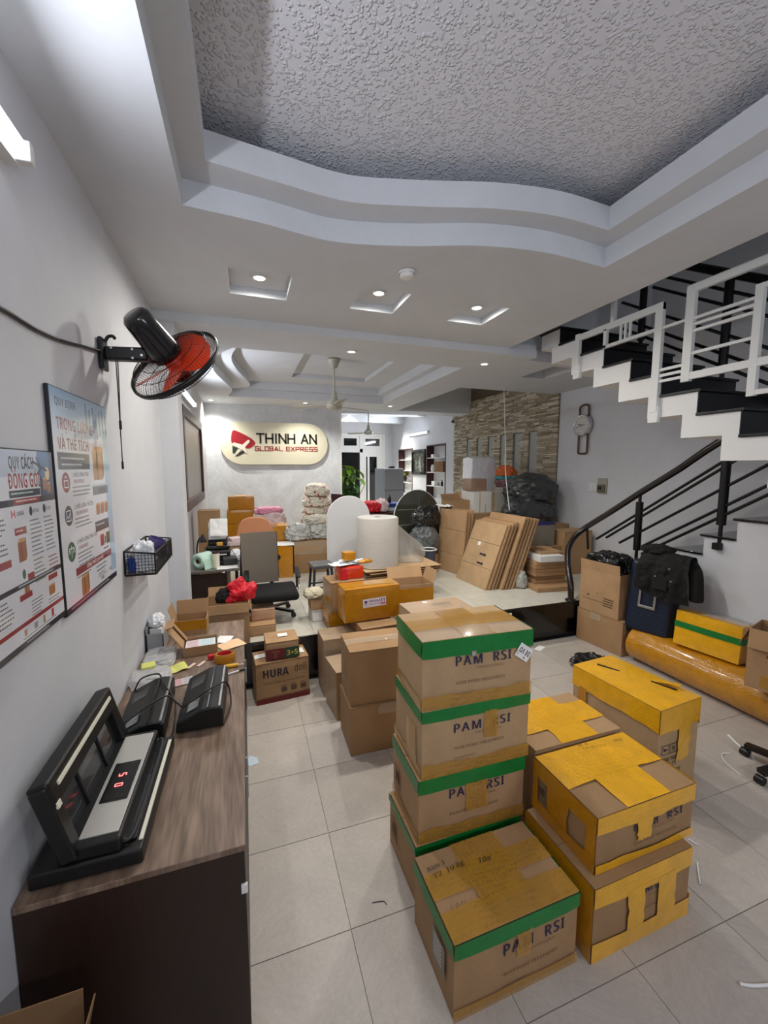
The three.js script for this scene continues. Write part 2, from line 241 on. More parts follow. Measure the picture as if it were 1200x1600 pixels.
// rear room: far wall with white window and door frames, left wall, ceiling
{
  struct('wall_far', join([bx(-0.7, 3.02, 0.3, 3.7, FAR - 0.2, FAR), bx(4.56, XR, 0.3, 3.7, FAR - 0.2, FAR), bx(3.02, 4.56, 3.06, 3.7, FAR - 0.2, FAR)]), M.wall);
  const w = structGroup('window_1');
  part('frame', join([bx(3.02, 4.56, 3.0, 3.06, FAR - 0.1, FAR + 0.02), bx(3.02, 4.56, 2.44, 2.56, FAR - 0.1, FAR + 0.02), bx(3.0, 3.06, PLAT, 3.06, FAR - 0.1, FAR + 0.02), bx(4.5, 4.58, PLAT, 3.06, FAR - 0.1, FAR + 0.03), bx(3.7, 3.8, PLAT, 3.0, FAR - 0.1, FAR + 0.02)]), M.white, w);
  for (const [a, b] of [[3.06, 3.7], [3.8, 4.5]]) { part('sash', join([bx(a, b, 2.9, 3.0, FAR - 0.06, FAR), bx(a, b, 2.56, 2.66, FAR - 0.06, FAR), bx(a, a + 0.1, 2.66, 2.9, FAR - 0.06, FAR), bx(b - 0.1, b, 2.66, 2.9, FAR - 0.06, FAR)]), M.white, w); part('pane', bx(a + 0.1, b - 0.1, 2.66, 2.9, FAR - 0.04, FAR - 0.02), M.glassDark, w); }
  part('pane', bx(3.06, 3.7, PLAT + 0.1, 2.44, FAR - 0.05, FAR - 0.03), M.glassDark, w);
  const d = structGroup('door_1');
  part('frame', join([bx(3.8, 3.92, PLAT, 2.44, FAR - 0.06, FAR + 0.01), bx(4.3, 4.5, PLAT, 2.44, FAR - 0.06, FAR + 0.01), bx(3.92, 4.3, 2.3, 2.44, FAR - 0.06, FAR + 0.01), bx(3.92, 4.3, PLAT, PLAT + 0.2, FAR - 0.06, FAR + 0.01)]), M.white, d);
  part('pane', bx(3.92, 4.3, PLAT + 0.2, 2.3, FAR - 0.05, FAR - 0.03), M.glassDark, d); part('mullion', bx(3.97, 4.04, PLAT + 0.2, 2.3, FAR - 0.03, FAR), M.white, d);
  struct('wall_rear_left', bx(-0.9, -0.7, 0.3, 3.7, FAR, BACK), M.wall);
  struct('ceiling_rear', bx(-0.9, XR, 3.5, 3.7, FAR - 0.1, BACK - 0.3), M.ceil);
  struct('beam', bx(-0.7, XR, 3.32, 3.5, FAR + 0.9, FAR + 1.15), M.ceil);
  struct('beam', bx(-0.7, XR, 3.36, 3.5, -10.9, -10.65), M.ceil);
}
// ceilings: stepped plaster trays
{
  const lip1 = [[-0.232, 1.3], ...smooth([[-0.232, -2.318], [0.138, -2.35], [0.517, -2.402], [0.938, -2.31], [1.309, -2.18], [1.714, -2.12], [2.2, -2.15]], 40), [2.2, 1.3]];
  const lip2 = [[-0.115, 1.2], ...smooth([[-0.115, -2.16], [0.2, -2.2], [0.55, -2.235], [0.9, -2.16], [1.36, -2.03], [1.7, -1.985], [2.06, -2.0]], 40), [2.06, 1.2]];
  const spots = [[-0.05, 0.35], [0.84, 1.2], [1.7, 2.04]].map(([a, b]) => rect(a, b, -3.32, -2.91));
  struct('ceiling', slab(rect(XL, 2.7, ZN, -3.85), [lip1, ...spots], 3.2, 3.32), M.ceil);
  for (const [a, b] of [[-0.05, 0.35], [0.84, 1.2], [1.7, 2.04]]) struct('ceiling_recess', bx(a + 0.0005, b - 0.0005, 3.26, 3.3195, -3.3195, -2.9105), M.ceil);
  struct('ceiling_tray', slab(rect(XL, 2.7, ZN, -3.85), [lip2], 3.3202, 3.45), M.ceil);
  struct('ceiling_panel', bx(XL, 2.5, 3.555, 3.65, -3.851, ZN), M.popcorn); struct('ceiling_cove_end', bx(XL, 2.7, 3.4502, 3.65, -3.979, -3.852), M.ceil);
  // middle room
  const S1 = smooth([[-0.06, -4.5], [-0.14, -4.66], [-0.27, -5.05], [-0.3, -5.6], [-0.21, -6.26], [-0.12, -6.88], [-0.2, -7.5]], 40), S2 = smooth([[0.08, -4.5], [-0.02, -4.95], [-0.09, -5.45], [-0.03, -6.1], [0.1, -6.75], [0.14, -7.2], [0.05, -7.4]], 40);
  const hatch = rect(3.5, 3.88, -4.7, -4.1), gap = rect(3.1, XR - 0.001, -8.25, -5.6);
  struct('ceiling_middle', slab([[XL, -3.85], [3.05, -3.85], [3.05, -3.97], [XR, -3.97], [XR, BACK], [XL, BACK]], [[...S1, [2.52, -7.5], [2.52, -4.5]], hatch, gap], 3.13, 3.26), M.ceil);
  struct('ceiling_middle_tray', slab(rect(XL, XR, BACK, -3.98), [[...S2, [2.4, -7.4], [2.4, -4.5]], hatch, gap], 3.2602, 3.38), M.ceil);
  struct('ceiling_middle_step', slab(rect(XL, 3.0, BACK, -3.98), [rect(0.78, 2.0, -6.9, -4.6)], 3.3802, 3.44), M.ceil);
  struct('ceiling_middle_panel', bx(XL, 3.0, 3.4402, 3.56, BACK, -3.98), M.ceil);
  struct('ceiling_void', bx(3.0, XR, 3.72, 3.85, BACK - 0.3, -5.3), M.ceil);
  struct('ceiling_hatch', bx(3.0, XR, 3.3802, 3.5, -5.6, -3.98), M.ceil);
  struct('wall_void', join([bx(3.0, 3.1, 3.38, 3.8, BACK, -5.6), bx(3.1, XR, 3.38, 3.8, -5.6, -5.5)]), M.ceil);
  struct('beam', bx(1.9, XR, 3.128, 3.75, BACK - 0.3, BACK + 0.17), M.ceil);
  struct('beam', bx(XL, 1.9, 3.13, 3.75, BACK - 0.3, BACK - 0.16), M.ceil);
  struct('trim', bx(XL, 3.05, 3.131, 3.2, -3.86, -3.835), M.ceil);
  // stairwell above
  struct('wall_stairwell', join([bx(2.5, 2.7, 3.4502, 5.6, -3.85, ZN), bx(2.5, XR, 3.5, 5.6, -4.1, -3.98)]), M.wall);
  struct('ceiling_stairwell', bx(2.4, XR + 0.1, 5.6, 5.8, -4.1, ZN + 0.1), M.ceil);
}
// ---------------------------------------------------------------- lamps
function rectLight(w, h, pos, dir, power, color = COOL) { const l = new THREE.RectAreaLight(color, power, w, h); l.position.set(...pos); l.lookAt(pos[0] + dir[0], pos[1] + dir[1], pos[2] + dir[2]); scene.add(l); return l; }
function tubeLamp(label, x, y, z0, z1, out, power, light = true) { // batten tube along z on a wall, out = +1 / -1 into the room
  const t = thing('tube_light', label, 'tube light', [x, y, (z0 + z1) / 2]), L = z1 - z0;
  part('housing', bx(Math.min(0, out * 0.035), Math.max(0, out * 0.035), -0.035, 0.035, -L / 2, L / 2), M.white, t);
  part('tube', new THREE.CylinderGeometry(0.018, 0.018, L - 0.06, 12).rotateX(Math.PI / 2).translate(out * 0.055, 0, 0), M.tubeGlow, t);
  for (const s of [-1, 1]) part('end_cap', rbs(0.06, 0.06, 0.03, 0.004).translate(out * 0.045, -0.03, s * (L / 2 - 0.015)), M.white, t);
  if (light) rectLight(L - 0.06, 0.04, [x + out * 0.08, y, (z0 + z1) / 2], [out, -0.12, 0], power);
}
tubeLamp('lit white tube lamp high on the left wall near the camera', XL, 2.89, -1.64, -0.44, 1, POWER.tubeLeft);
tubeLamp('lit white tube lamp on the left wall behind the wall fan', XL, 2.79, -6.25, -5.0, 1, POWER.tubeMid);
tubeLamp('lit white tube lamp on the rear wall above the framed painting', XR, 2.91, -11.8, -10.4, -1, POWER.tubeRear);
for (const [label, x, p] of [['left of two lit white tube lamps on the wall behind the camera', 0.5, POWER.tubeFront], ['right of two lit white tube lamps on the wall behind the camera', 2.6, POWER.tubeRight]]) { const t = thing('tube_light', label, 'tube light', [x, 2.5, ZN]); part('housing', bx(-0.6, 0.6, -0.035, 0.035, -0.035, 0), M.white, t); part('tube', new THREE.CylinderGeometry(0.018, 0.018, 1.14, 12).rotateZ(Math.PI / 2).translate(0, 0, -0.055), M.tubeGlow, t); rectLight(1.14, 0.04, [x, 2.5, ZN - 0.08], [0, -0.75, -1], p); }
function downlight(label, x, y, z, power, group, angle = 1.2) {
  const t = thing('downlight', label, 'downlight', [x, y, z], 0, group);
  part('rim', lathe([[0.036, 0], [0.05, 0], [0.055, -0.004], [0.052, -0.01], [0.04, -0.01], [0.036, -0.004], [0.036, 0]], 28), M.white, t);
  part('lens', new THREE.CylinderGeometry(0.036, 0.036, 0.006, 24).translate(0, -0.004, 0), M.bulbGlow, t);
  const l = new THREE.SpotLight(NEUTRAL, power, 0, angle, angle > 1.5 ? 0.75 : 0.6, 2); l.position.set(x, y - 0.012, z); l.target.position.set(x, 0, z); l.castShadow = true; l.shadow.radius = 2; scene.add(l, l.target);
}
downlight('small lit downlight in the square ceiling recess nearest the left wall', 0.151, 3.26, -3.13, POWER.down, 'downlights in the square recesses', 1.54);
downlight('small lit downlight in the middle square ceiling recess', 1.014, 3.26, -3.105, POWER.down, 'downlights in the square recesses', 1.54);
downlight('small lit downlight in the square ceiling recess nearest the stairs', 1.867, 3.26, -3.116, POWER.down, 'downlights in the square recesses', 1.54);
downlight('lit round downlight in the beam above the ceiling fan', 1.09, 3.13, -4.24, POWER.downMid, 'downlights of the middle room');
downlight('lit round downlight in the beam in front of the stone wall', 2.656, 3.13, -4.24, POWER.downMid, 'downlights of the middle room');
downlight('lit round downlight directly above the round-ended sign', 1.12, 3.13, -7.78, POWER.downBack, 'downlights of the middle room');
downlight('lit round downlight in the corner over the left end of the sign wall', -0.5, 3.13, -8.0, POWER.downBack, 'downlights of the middle room');
downlight('lit round downlight by the edge of the rear room opening', 2.73, 3.13, -7.65, POWER.downBack, 'downlights of the middle room');
downlight('left one of two lit downlights in the rear room ceiling', 3.05, 3.5, -12.2, POWER.rear, 'downlights of the rear room');
downlight('right one of two lit downlights in the rear room ceiling', 3.95, 3.5, -12.2, POWER.rear, 'downlights of the rear room');
{ const l = new THREE.PointLight(COOL, 3, 0, 2); l.position.set(3.69, 3.3, -4.62); const t = thing('hatch_lamp', 'white lamp fitting in the dark square ceiling hatch beside the stairs', 'lamp', [3.7, 3.38, -4.3]); part('housing', rbs(0.3, 0.05, 0.06, 0.01).translate(0, -0.09, 0), M.white, t); for (const s of [-1, 1]) part('stem', rod([s * 0.1, -0.05, 0], [s * 0.1, 0, 0], 0.008), M.white, t); }
{ const t = thing('smoke_detector', 'round white smoke detector on the ceiling beside the square recesses', 'smoke detector', [1.04, 3.2, -2.6]); part('base', lathe([[0, 0], [0.055, 0], [0.055, -0.012], [0.05, -0.016]], 28), M.white, t); part('head', lathe([[0.045, -0.014], [0.043, -0.034], [0.03, -0.042], [0, -0.044]], 28), M.white, t); }
{ const t = thing('security_camera', 'small black and white dome camera at the top of the stone wall edge', 'security camera', [4.8, 3.06, -9.0]); part('bracket', rbs(0.08, 0.07, 0.08, 0.01), M.white, t); part('dome', new THREE.SphereGeometry(0.04, 16, 12).translate(0, -0.02, 0.02), M.blackGloss, t); }
// ceiling fans
function ceilingFan(label, x, ytop, yhub, z, yaw, R) {
  const t = thing('ceiling_fan', label, 'ceiling fan', [x, yhub, z], yaw, null), H = ytop - yhub;
  part('canopy', lathe([[0, H], [0.09, H], [0.085, H - 0.02], [0.04, H - 0.12], [0.02, H - 0.13], [0, H - 0.13]], 24), M.fanCream, t);
  part('rod', rod([0, 0.1, 0], [0, H - 0.1, 0], 0.014), M.fanCream, t);
  part('motor', lathe([[0, 0.2], [0.03, 0.2], [0.045, 0.1], [0.1, 0.04], [0.115, 0], [0.1, -0.035], [0.05, -0.05], [0, -0.05]], 28), M.fanCream, t);
  for (let i = 0; i < 3; i++) {
    const g = plate([[0.1, -0.035], [R * 0.5, -0.06], [R - 0.02, -0.065], [R, 0], [R - 0.02, 0.055], [R * 0.5, 0.05], [0.1, 0.03]], 0.008).rotateX(-Math.PI / 2).rotateX(0.16).rotateY(i * 2.0944);
    part('blade', g, M.fanCream, t);
  }
}
ceilingFan('cream three-bladed ceiling fan hanging in front of the sign wall', 1.24, 3.44, 2.80, -5.8, 0.5, 0.62);
ceilingFan('cream three-bladed ceiling fan hanging in the rear room', 3.05, 3.5, 2.82, -10.2, 0.25, 0.62);

// ---------------------------------------------------------------- stairs and railings
{
  const XS = 3.1, XE = 3.95, RISE = 0.172, RUN = 0.284, Y0 = 2.316, Z0 = -1.853;
  const t = thing('stair_flight', 'upper stair flight with white zigzag underside, black treads and black risers', 'stairs');
  const prof = [], J0 = -3, J1 = 6;
  for (let j = J0; j <= J1; j++) { prof.push([Z0 - RUN * j, Y0 + RISE * (j - 1)]); prof.push([Z0 - RUN * j, Y0 + RISE * j]); }
  prof.push([Z0 - RUN * (J1 + 1) + 0.02, Y0 + RISE * J1]);
  prof.push([Z0 - RUN * (J1 + 1) + 0.02, Y0 + RISE * J1 - 0.15]);
  for (let j = J1; j >= J0; j--) { prof.push([Z0 - RUN * j - 0.1, Y0 + RISE * j - 0.15]); prof.push([Z0 - RUN * j - 0.1, Y0 + RISE * (j - 1) - 0.15]); }
  prof.push([Z0 - RUN * J0, Y0 + RISE * (J0 - 1) - 0.15]);
  const s = new THREE.Shape(prof.map(([z, y]) => new THREE.Vector2(-z, y)));
  part('stringer', metric(new THREE.ExtrudeGeometry(s, { depth: XE - XS, bevelEnabled: false }).rotateY(Math.PI / 2).translate(XS, 0, 0)), M.white, t);
  for (let j = J0; j <= J1; j++) {
    const z = Z0 - RUN * j, y = Y0 + RISE * j;
    part('tread', metric(rb(XE - XS + 0.02, 0.022, RUN + 0.025, 0.006).translate((XS + XE) / 2 - 0.008, y + 0.011, z - RUN / 2 + 0.017)), M.blackStep, t);
    part('riser', bx(XS + 0.004, XE, y - RISE + 0.022, y, z, z + 0.006), M.blackStep, t);
  }
  struct('stair_landing', bx(XS, XR - 0.001, 1.5, 1.63, -0.98, 0.6), M.white);
}
{
  const XB = 4.0, RISE = 0.175, RUN = 0.26, Y1 = 0.617, Z1 = -3.634;
  const t = thing('stair_flight', 'lower stair flight along the grey wall with white side and black treads', 'stairs');
  const prof = [[Z1, 0.0]]; const N = 8;
  for (let k = 0; k < N; k++) { prof.push([Z1 + RUN * k, Y1 + RISE * k]); prof.push([Z1 + RUN * (k + 1), Y1 + RISE * k]); }
  prof.push([Z1 + RUN * N, 0]);
  const s = new THREE.Shape(prof.map(([z, y]) => new THREE.Vector2(-z, y)));
  part('side_wall', metric(new THREE.ExtrudeGeometry(s, { depth: XR - XB - 0.001, bevelEnabled: false }).rotateY(Math.PI / 2).translate(XB, 0, 0)), M.wall, t);
  for (let k = 0; k < N; k++) part('tread', metric(rb(XR - XB + 0.018, 0.022, RUN + 0.03, 0.006).translate((XB + XR) / 2 - 0.0125, Y1 + RISE * k + 0.011, Z1 + RUN * (k + 0.5) - 0.015)), M.granite, t);
  for (let k = 0; k < N; k++) part('skirting', bx(XR - 0.012, XR, Y1 + RISE * k + 0.022, Y1 + RISE * k + 0.12, Z1 + RUN * k, Z1 + RUN * (k + 1)), M.granite, t);
}
{ // white railing of stepped rectangles on the open side of the upper flight
  const t = thing('railing', 'white metal railing of stepped rectangles on the upper stair flight', 'railing');
  const X = 3.08, P = (name, a, b, w, d = name === 'post' ? 0.034 : name === 'frame_bar' ? 0.03 : 0.02) => part(name, bar([X, a[0], a[1]], [X, b[0], b[1]], d, w), M.whitePaint, t);
  P('post', [3.21, -3.275], [2.88, -3.275], 0.05); P('frame_bar', [3.175, -3.3], [3.175, -2.42], 0.055); P('post', [3.2, -2.45], [2.38, -2.45], 0.06);
  P('frame_bar', [3.16, -2.955], [3.0, -2.955], 0.03); P('frame_bar', [3.01, -2.97], [3.01, -2.46], 0.026);
  for (const z of [-2.80, -2.755, -2.71]) P('baluster', [3.16, z], [3.015, z], 0.016, 0.016);
  P('post', [3.44, -2.885], [3.17, -2.885], 0.036); P('rail', [3.01, -2.45], [3.01, -2.2], 0.02, 0.02);
  for (const y of [2.695, 2.652, 2.61]) P('rail', [y, -2.45], [y, -2.2], 0.02, 0.02);
  P('post', [3.24, -2.215], [2.57, -2.215], 0.06); P('frame_bar', [3.215, -2.24], [3.215, -1.3], 0.055); P('frame_bar', [2.605, -2.24], [2.605, -1.3], 0.05);
  for (const y of [3.005, 2.963, 2.918, 2.763]) P('rail', [y, -2.2], [y, -1.79], 0.02, 0.02);
  P('post', [3.08, -1.79], [2.4, -1.79], 0.045); P('frame_bar', [3.065, -1.8], [3.065, -1.3], 0.03); P('frame_bar', [2.42, -1.8], [2.42, -1.3], 0.03);
  P('post', [3.24, -1.32], [2.0, -1.32], 0.06);
  for (const [y, z] of [[2.86, -3.275], [2.36, -2.45]]) { part('mounting_plate', bx(X - 0.012, X + 0.02, y - 0.06, y + 0.06, z - 0.04, z + 0.04), M.whitePaint, t); }
}
{ // black railing on the inner side of the upper flight
  const t = thing('railing', 'black steel railing on the far side of the upper stair flight', 'railing'), X = 3.9, SL = -0.6056;
  for (const [z, y0, y1] of [[-3.3, 3.18, 4.05], [-2.5, 2.69, 3.56]]) { part('post', rod([X, y0, z], [X, y1, z], 0.018), M.blackMetal, t); part('post_sleeve', rod([X, y0 + 0.06, z], [X, y1 - 0.06, z], 0.034), M.blackMetal, t); }
  const L = (name, z0, y0, z1, r) => part(name, rod([X, y0, z0], [X, y0 + SL * (z1 - z0), z1], r), M.blackMetal, t);
  L('handrail', -3.6, 4.22, -1.0, 0.036);
  for (const y of [3.74, 3.62]) L('rail', -3.2, y + 0.1, -1.0, 0.014);
  for (const y of [3.46, 3.3, 3.2]) L('rail', -3.55, y + 0.24, -1.0, 0.014);
}
{ // dark railing of the lower flight: curved wooden handrail, black bars
  const t = thing('railing', 'lower stair railing with dark curved handrail and five black bars', 'railing'), X = 4.0, SL = 0.62;
  part('handrail', tube([[3.52, 0.42, -3.665], [3.54, 0.6, -3.7], [3.6, 0.8, -3.82], [3.72, 0.97, -3.95], [3.86, 1.1, -4.0], [3.97, 1.22, -3.94], [4.0, 1.41, -3.67], [4.0, 1.68, -3.27], [4.0, 1.93, -2.88], [4.0, 2.17, -2.54], [4.0, 2.75, -1.6]], 0.034, 80, 12), M.handrail, t);
  part('base_flange', lathe([[0, 0.002], [0.06, 0.002], [0.06, 0.014], [0.03, 0.03], [0, 0.03]], 20).translate(3.52, 0.42, -3.67), M.blackMetal, t);
  for (const [z, yt, y0] of [[-3.27, 1.68, 0.86], [-2.465, 2.2, 1.24]]) { part('post', rod([X, y0, z], [X, yt, z], 0.016), M.blackMetal, t); part('post_sleeve', rod([X, y0 + 0.2, z], [X, yt - 0.1, z], 0.036), M.blackMetal, t); part('foot', bx(X - 0.05, X + 0.005, y0 - 0.02, y0 + 0.04, z - 0.03, z + 0.03), M.blackMetal, t); }
  for (const [z0, y0] of [[-3.81, 1.09], [-3.67, 1.13], [-3.49, 1.1], [-3.21, 1.11], [-3.21, 1.03]]) { const sl = (y0 === 1.09 ? 0.69 : y0 === 1.13 ? 0.69 : 0.655); part('rail', rod([X, y0, z0], [X, y0 + sl * (-1.8 - z0), -1.8], 0.014), M.blackMetal, t); }
  part('strut', rod([3.97, 1.2, -3.93], [3.97, 0.95, -3.9], 0.014), M.blackMetal, t);
}

// ---------------------------------------------------------------- cartons
function faceOf(f, w, h, d) {
  return { F: [V(-w / 2, 0, d / 2), V(1, 0, 0), V(0, 1, 0), V(0, 0, 1), w, h], L: [V(-w / 2, 0, -d / 2), V(0, 0, 1), V(0, 1, 0), V(-1, 0, 0), d, h], R: [V(w / 2, 0, d / 2), V(0, 0, -1), V(0, 1, 0), V(1, 0, 0), d, h], B: [V(w / 2, 0, -d / 2), V(-1, 0, 0), V(0, 1, 0), V(0, 0, -1), w, h], T: [V(-w / 2, h, d / 2), V(1, 0, 0), V(0, 0, -1), V(0, 1, 0), w, d] }[f];
}
// a film on a carton face; u, v as shares of the face; edges a little uneven
function film(f, dims, u0, u1, v0, v1, o = {}) {
  const [org, ux, uy, n, W, H] = faceOf(f, ...dims), { off = 0.0018, jag = 0.012, rot = 0, unit = false, nu = 8, nv = 6, bulge = 0 } = o, pos = [], uv = [], idx = [], sd = rr(0, 90);
  const cu = (u0 + u1) / 2 * W, cv = (v0 + v1) / 2 * H, co = Math.cos(rot), si = Math.sin(rot);
  for (let j = 0; j <= nv; j++) for (let i = 0; i <= nu; i++) {
    let u = (u0 + (u1 - u0) * i / nu) * W, v = (v0 + (v1 - v0) * j / nv) * H;
    if (jag) { if ((i === 0 && u0 > 0.002) || (i === nu && u1 < 0.998)) u += jag * noise.noise(j * 0.9 + sd, 2.3, i); if ((j === 0 && v0 > 0.002) || (j === nv && v1 < 0.998)) v += jag * noise.noise(i * 0.7 + sd, 7.1, j); }
    if (rot) { const a = u - cu, b = v - cv; u = cu + a * co - b * si; v = cv + a * si + b * co; }
    const fu = 1 - (2 * Math.min(1, Math.max(0, u / W)) - 1) ** 2, fv = 1 - (2 * Math.min(1, Math.max(0, v / H)) - 1) ** 2, p = org.clone().addScaledVector(ux, u).addScaledVector(uy, v).addScaledVector(n, off + bulge * fu * fv);
    pos.push(p.x, p.y, p.z); if (unit) uv.push(i / nu, j / nv); else if (W > H === (u1 - u0) * W > (v1 - v0) * H) uv.push(u, v); else uv.push(v, u);
  }
  for (let j = 0; j < nv; j++) for (let i = 0; i < nu; i++) { const a = j * (nu + 1) + i, b = a + 1, c = a + nu + 1, e = c + 1; idx.push(a, b, e, a, e, c); }
  const g = new THREE.BufferGeometry(); g.setAttribute('position', new THREE.Float32BufferAttribute(pos, 3)); g.setAttribute('uv', new THREE.Float32BufferAttribute(uv, 2)); g.setIndex(idx); g.computeVertexNormals(); return g;
}
// box with slightly bulged, uneven sides
function softBox(w, h, d, bulge = 0.004, r = 0.005) {
  const g = new THREE.BoxGeometry(w, h, d, 8, 6, 8).toNonIndexed(); const p = g.attributes.position, sd = rr(0, 60);
  for (let i = 0; i < p.count; i++) {
    let x = p.getX(i), y = p.getY(i), z = p.getZ(i); const fx = 1 - (2 * x / w) ** 2, fy = 1 - (2 * y / h) ** 2, fz = 1 - (2 * z / d) ** 2;
    const k = bulge * (0.6 + 0.8 * noise.noise(x * 4 + sd, y * 4, z * 4));
    const ex = Math.abs(x) > w / 2 - 1e-6, ey = Math.abs(y) > h / 2 - 1e-6, ez = Math.abs(z) > d / 2 - 1e-6, n = ex + ey + ez;
    if (n === 1) { if (ex) x += Math.sign(x) * k * fy * fz; if (ey) y += Math.sign(y) * k * fx * fz; if (ez) z += Math.sign(z) * k * fx * fy; } else { if (ex) x -= Math.sign(x) * r * 0.5; if (ey) y -= Math.sign(y) * r * 0.5; if (ez) z -= Math.sign(z) * r * 0.5; }
    p.setXYZ(i, x, y, z);
  }
  g.computeVertexNormals(); return metric(g).translate(0, h / 2, 0);
}
function addFilm(t, dims, name, mat, f, u0, u1, v0, v1, o) { return part(name, film(f, dims, u0, u1, v0, v1, o), mat, t, o && o.label); }
// carton: body plus two closed top flaps; tapes [mat, face, u0, u1, v0, v1, opts]; prints [tex, face, u0, u1, v0, v1, opts]
function carton(name, label, { pos, yaw = 0, w, h, d, tone = 0, tapes = [], prints = [], group, lid = true, seamX = false, body, category = 'carton', tilt = 0, bulge = 0.004 }) {
  const t = thing(name, label, category, pos, yaw, group), dims = [w, h, d], m = body || M.card[tone]; if (tilt) t.rotation.z = tilt;
  part('body', softBox(w - 0.002, lid ? h - 0.004 : h, d - 0.002, bulge), m, t);
  if (lid) for (const s of [-1, 1]) part('flap', metric(seamX ? rb(w / 2 - 0.002, 0.004, d - 0.004, 0.0015).translate(s * w / 4, h - 0.002, 0) : rb(w - 0.004, 0.004, d / 2 - 0.002, 0.0015).translate(0, h - 0.002, s * d / 4)), m, t);
  tapes.forEach(([mat, f, u0, u1, v0, v1, o], i) => addFilm(t, dims, mat === M.green ? 'green_tape' : 'tape', mat, f, u0, u1, v0, v1, { off: 0.0022 + i * 0.0004, bulge: bulge * 1.45, ...o }));
  prints.forEach(([tex, f, u0, u1, v0, v1, o], i) => addFilm(t, dims, (o && o.name) || 'print', tex.isMaterial ? tex : decalMat(tex), f, u0, u1, v0, v1, { unit: true, jag: 0, off: 0.0012 + i * 0.0003, bulge: bulge * 1.4, nu: 6, nv: 4, ...o }));
  return t;
}
// open-topped carton with four flaps: angles (radians from level, outward) front, back, left, right; null = none
function openCarton(name, label, { pos, yaw = 0, w, h, d, tone = 0, flaps = [0.5, 0.5, 0.5, 0.5], flapLen, body, group, tapes = [], prints = [] }) {
  const t = thing(name, label, 'carton', pos, yaw, group), th = 0.005, m = body || M.card[tone], q = flapLen || Math.min(w, d) / 2;
  part('base', bx(-w / 2, w / 2, 0, th, -d / 2, d / 2), m, t);
  for (const s of [-1, 1]) { part('side', bx(-w / 2, w / 2, th, h, s * d / 2 - (s > 0 ? th : 0), s * d / 2 + (s > 0 ? 0 : th)), m, t); part('side', bx(s * w / 2 - (s > 0 ? th : 0), s * w / 2 + (s > 0 ? 0 : th), th, h, -d / 2 + th, d / 2 - th), m, t); }
  const fl = [[0, 1, w], [0, -1, w], [-1, 0, d], [1, 0, d]];
  fl.forEach(([sx, sz, L], i) => {
    const a = flaps[i]; if (a === null || a === undefined) return;
    const g = metric(rb(L - 0.006, 0.004, q, 0.0015).translate(0, 0, q / 2)); g.rotateX(-a); g.rotateY(sz ? (sz > 0 ? 0 : Math.PI) : (sx > 0 ? Math.PI / 2 : -Math.PI / 2)); g.translate(sx * w / 2, h, sz * d / 2); part('flap', g, m, t);
  });
  tapes.forEach(([mat, f, u0, u1, v0, v1, o]) => addFilm(t, [w, h, d], 'tape', mat, f, u0, u1, v0, v1, { off: 0.002, ...o }));
  prints.forEach(([tex, f, u0, u1, v0, v1, o]) => addFilm(t, [w, h, d], (o && o.name) || 'print', tex.isMaterial ? tex : decalMat(tex), f, u0, u1, v0, v1, { unit: true, jag: 0, off: 0.0025, nu: 1, nv: 1, ...o }));
  return t;
}
const INK = '#23263a';
// letters the font lacks: draw the plain letter, then its marks by hand
const MARK = { '\u0323': 'dot', '\u0302': 'hat', '\u0309': 'hook', '\u0301': 'acute', '\u0300': 'grave', '\u031b': 'horn', '\u0306': 'breve', '\u0303': 'tilde' };
function vtxt(x, s, px, py, size, o = {}) {
  x.save(); x.translate(px, py); if (o.sx) x.scale(o.sx, 1); x.font = `${o.w || ''} ${size}px sans-serif`; x.fillStyle = x.strokeStyle = o.c || INK; x.lineWidth = size * 0.09; x.lineCap = 'butt'; x.textBaseline = 'middle'; let q = 0;
  for (const ch of s.normalize('NFC')) {
    const d = ch.normalize('NFD'), base = d[0], w = x.measureText(base).width, c = q + w / 2, top = -size * 0.42; x.fillText(base, q, 0); let up = top;
    for (const m of d.slice(1)) { const k = MARK[m]; x.beginPath(); if (k === 'dot') { x.arc(c, size * 0.5, size * 0.075, 0, 7); x.fill(); continue; } if (k === 'horn') { x.moveTo(q + w * 0.86, top + size * 0.1); x.lineTo(q + w * 1.06, top - size * 0.06); x.stroke(); continue; } if (k === 'hat') { x.moveTo(c - size * 0.17, up); x.lineTo(c, up - size * 0.14); x.lineTo(c + size * 0.17, up); x.stroke(); up -= size * 0.14; continue; } if (k === 'acute') { x.moveTo(c, up); x.lineTo(c + size * 0.15, up - size * 0.16); } else if (k === 'grave') { x.moveTo(c, up); x.lineTo(c - size * 0.15, up - size * 0.16); } else if (k === 'hook') { x.arc(c + size * 0.12, up - size * 0.1, size * 0.07, 2.6, 7.5); } else { x.moveTo(c - size * 0.14, up); x.lineTo(c + size * 0.14, up - size * 0.06); } x.stroke(); }
    q += w;
  } x.restore();
}
function txt(x, s, px, py, size, o = {}) { x.save(); x.translate(px, py); if (o.rot) x.rotate(o.rot); if (o.sx) x.scale(o.sx, 1); x.font = `${o.w || ''} ${size}px ${o.f || 'sans-serif'}`; x.fillStyle = o.c || INK; x.textAlign = o.a || 'left'; x.textBaseline = 'middle'; if (o.ls) { let q = 0; for (const ch of s) { x.fillText(ch, q, 0); q += x.measureText(ch).width + o.ls; } } else x.fillText(s, 0, 0); x.restore(); }
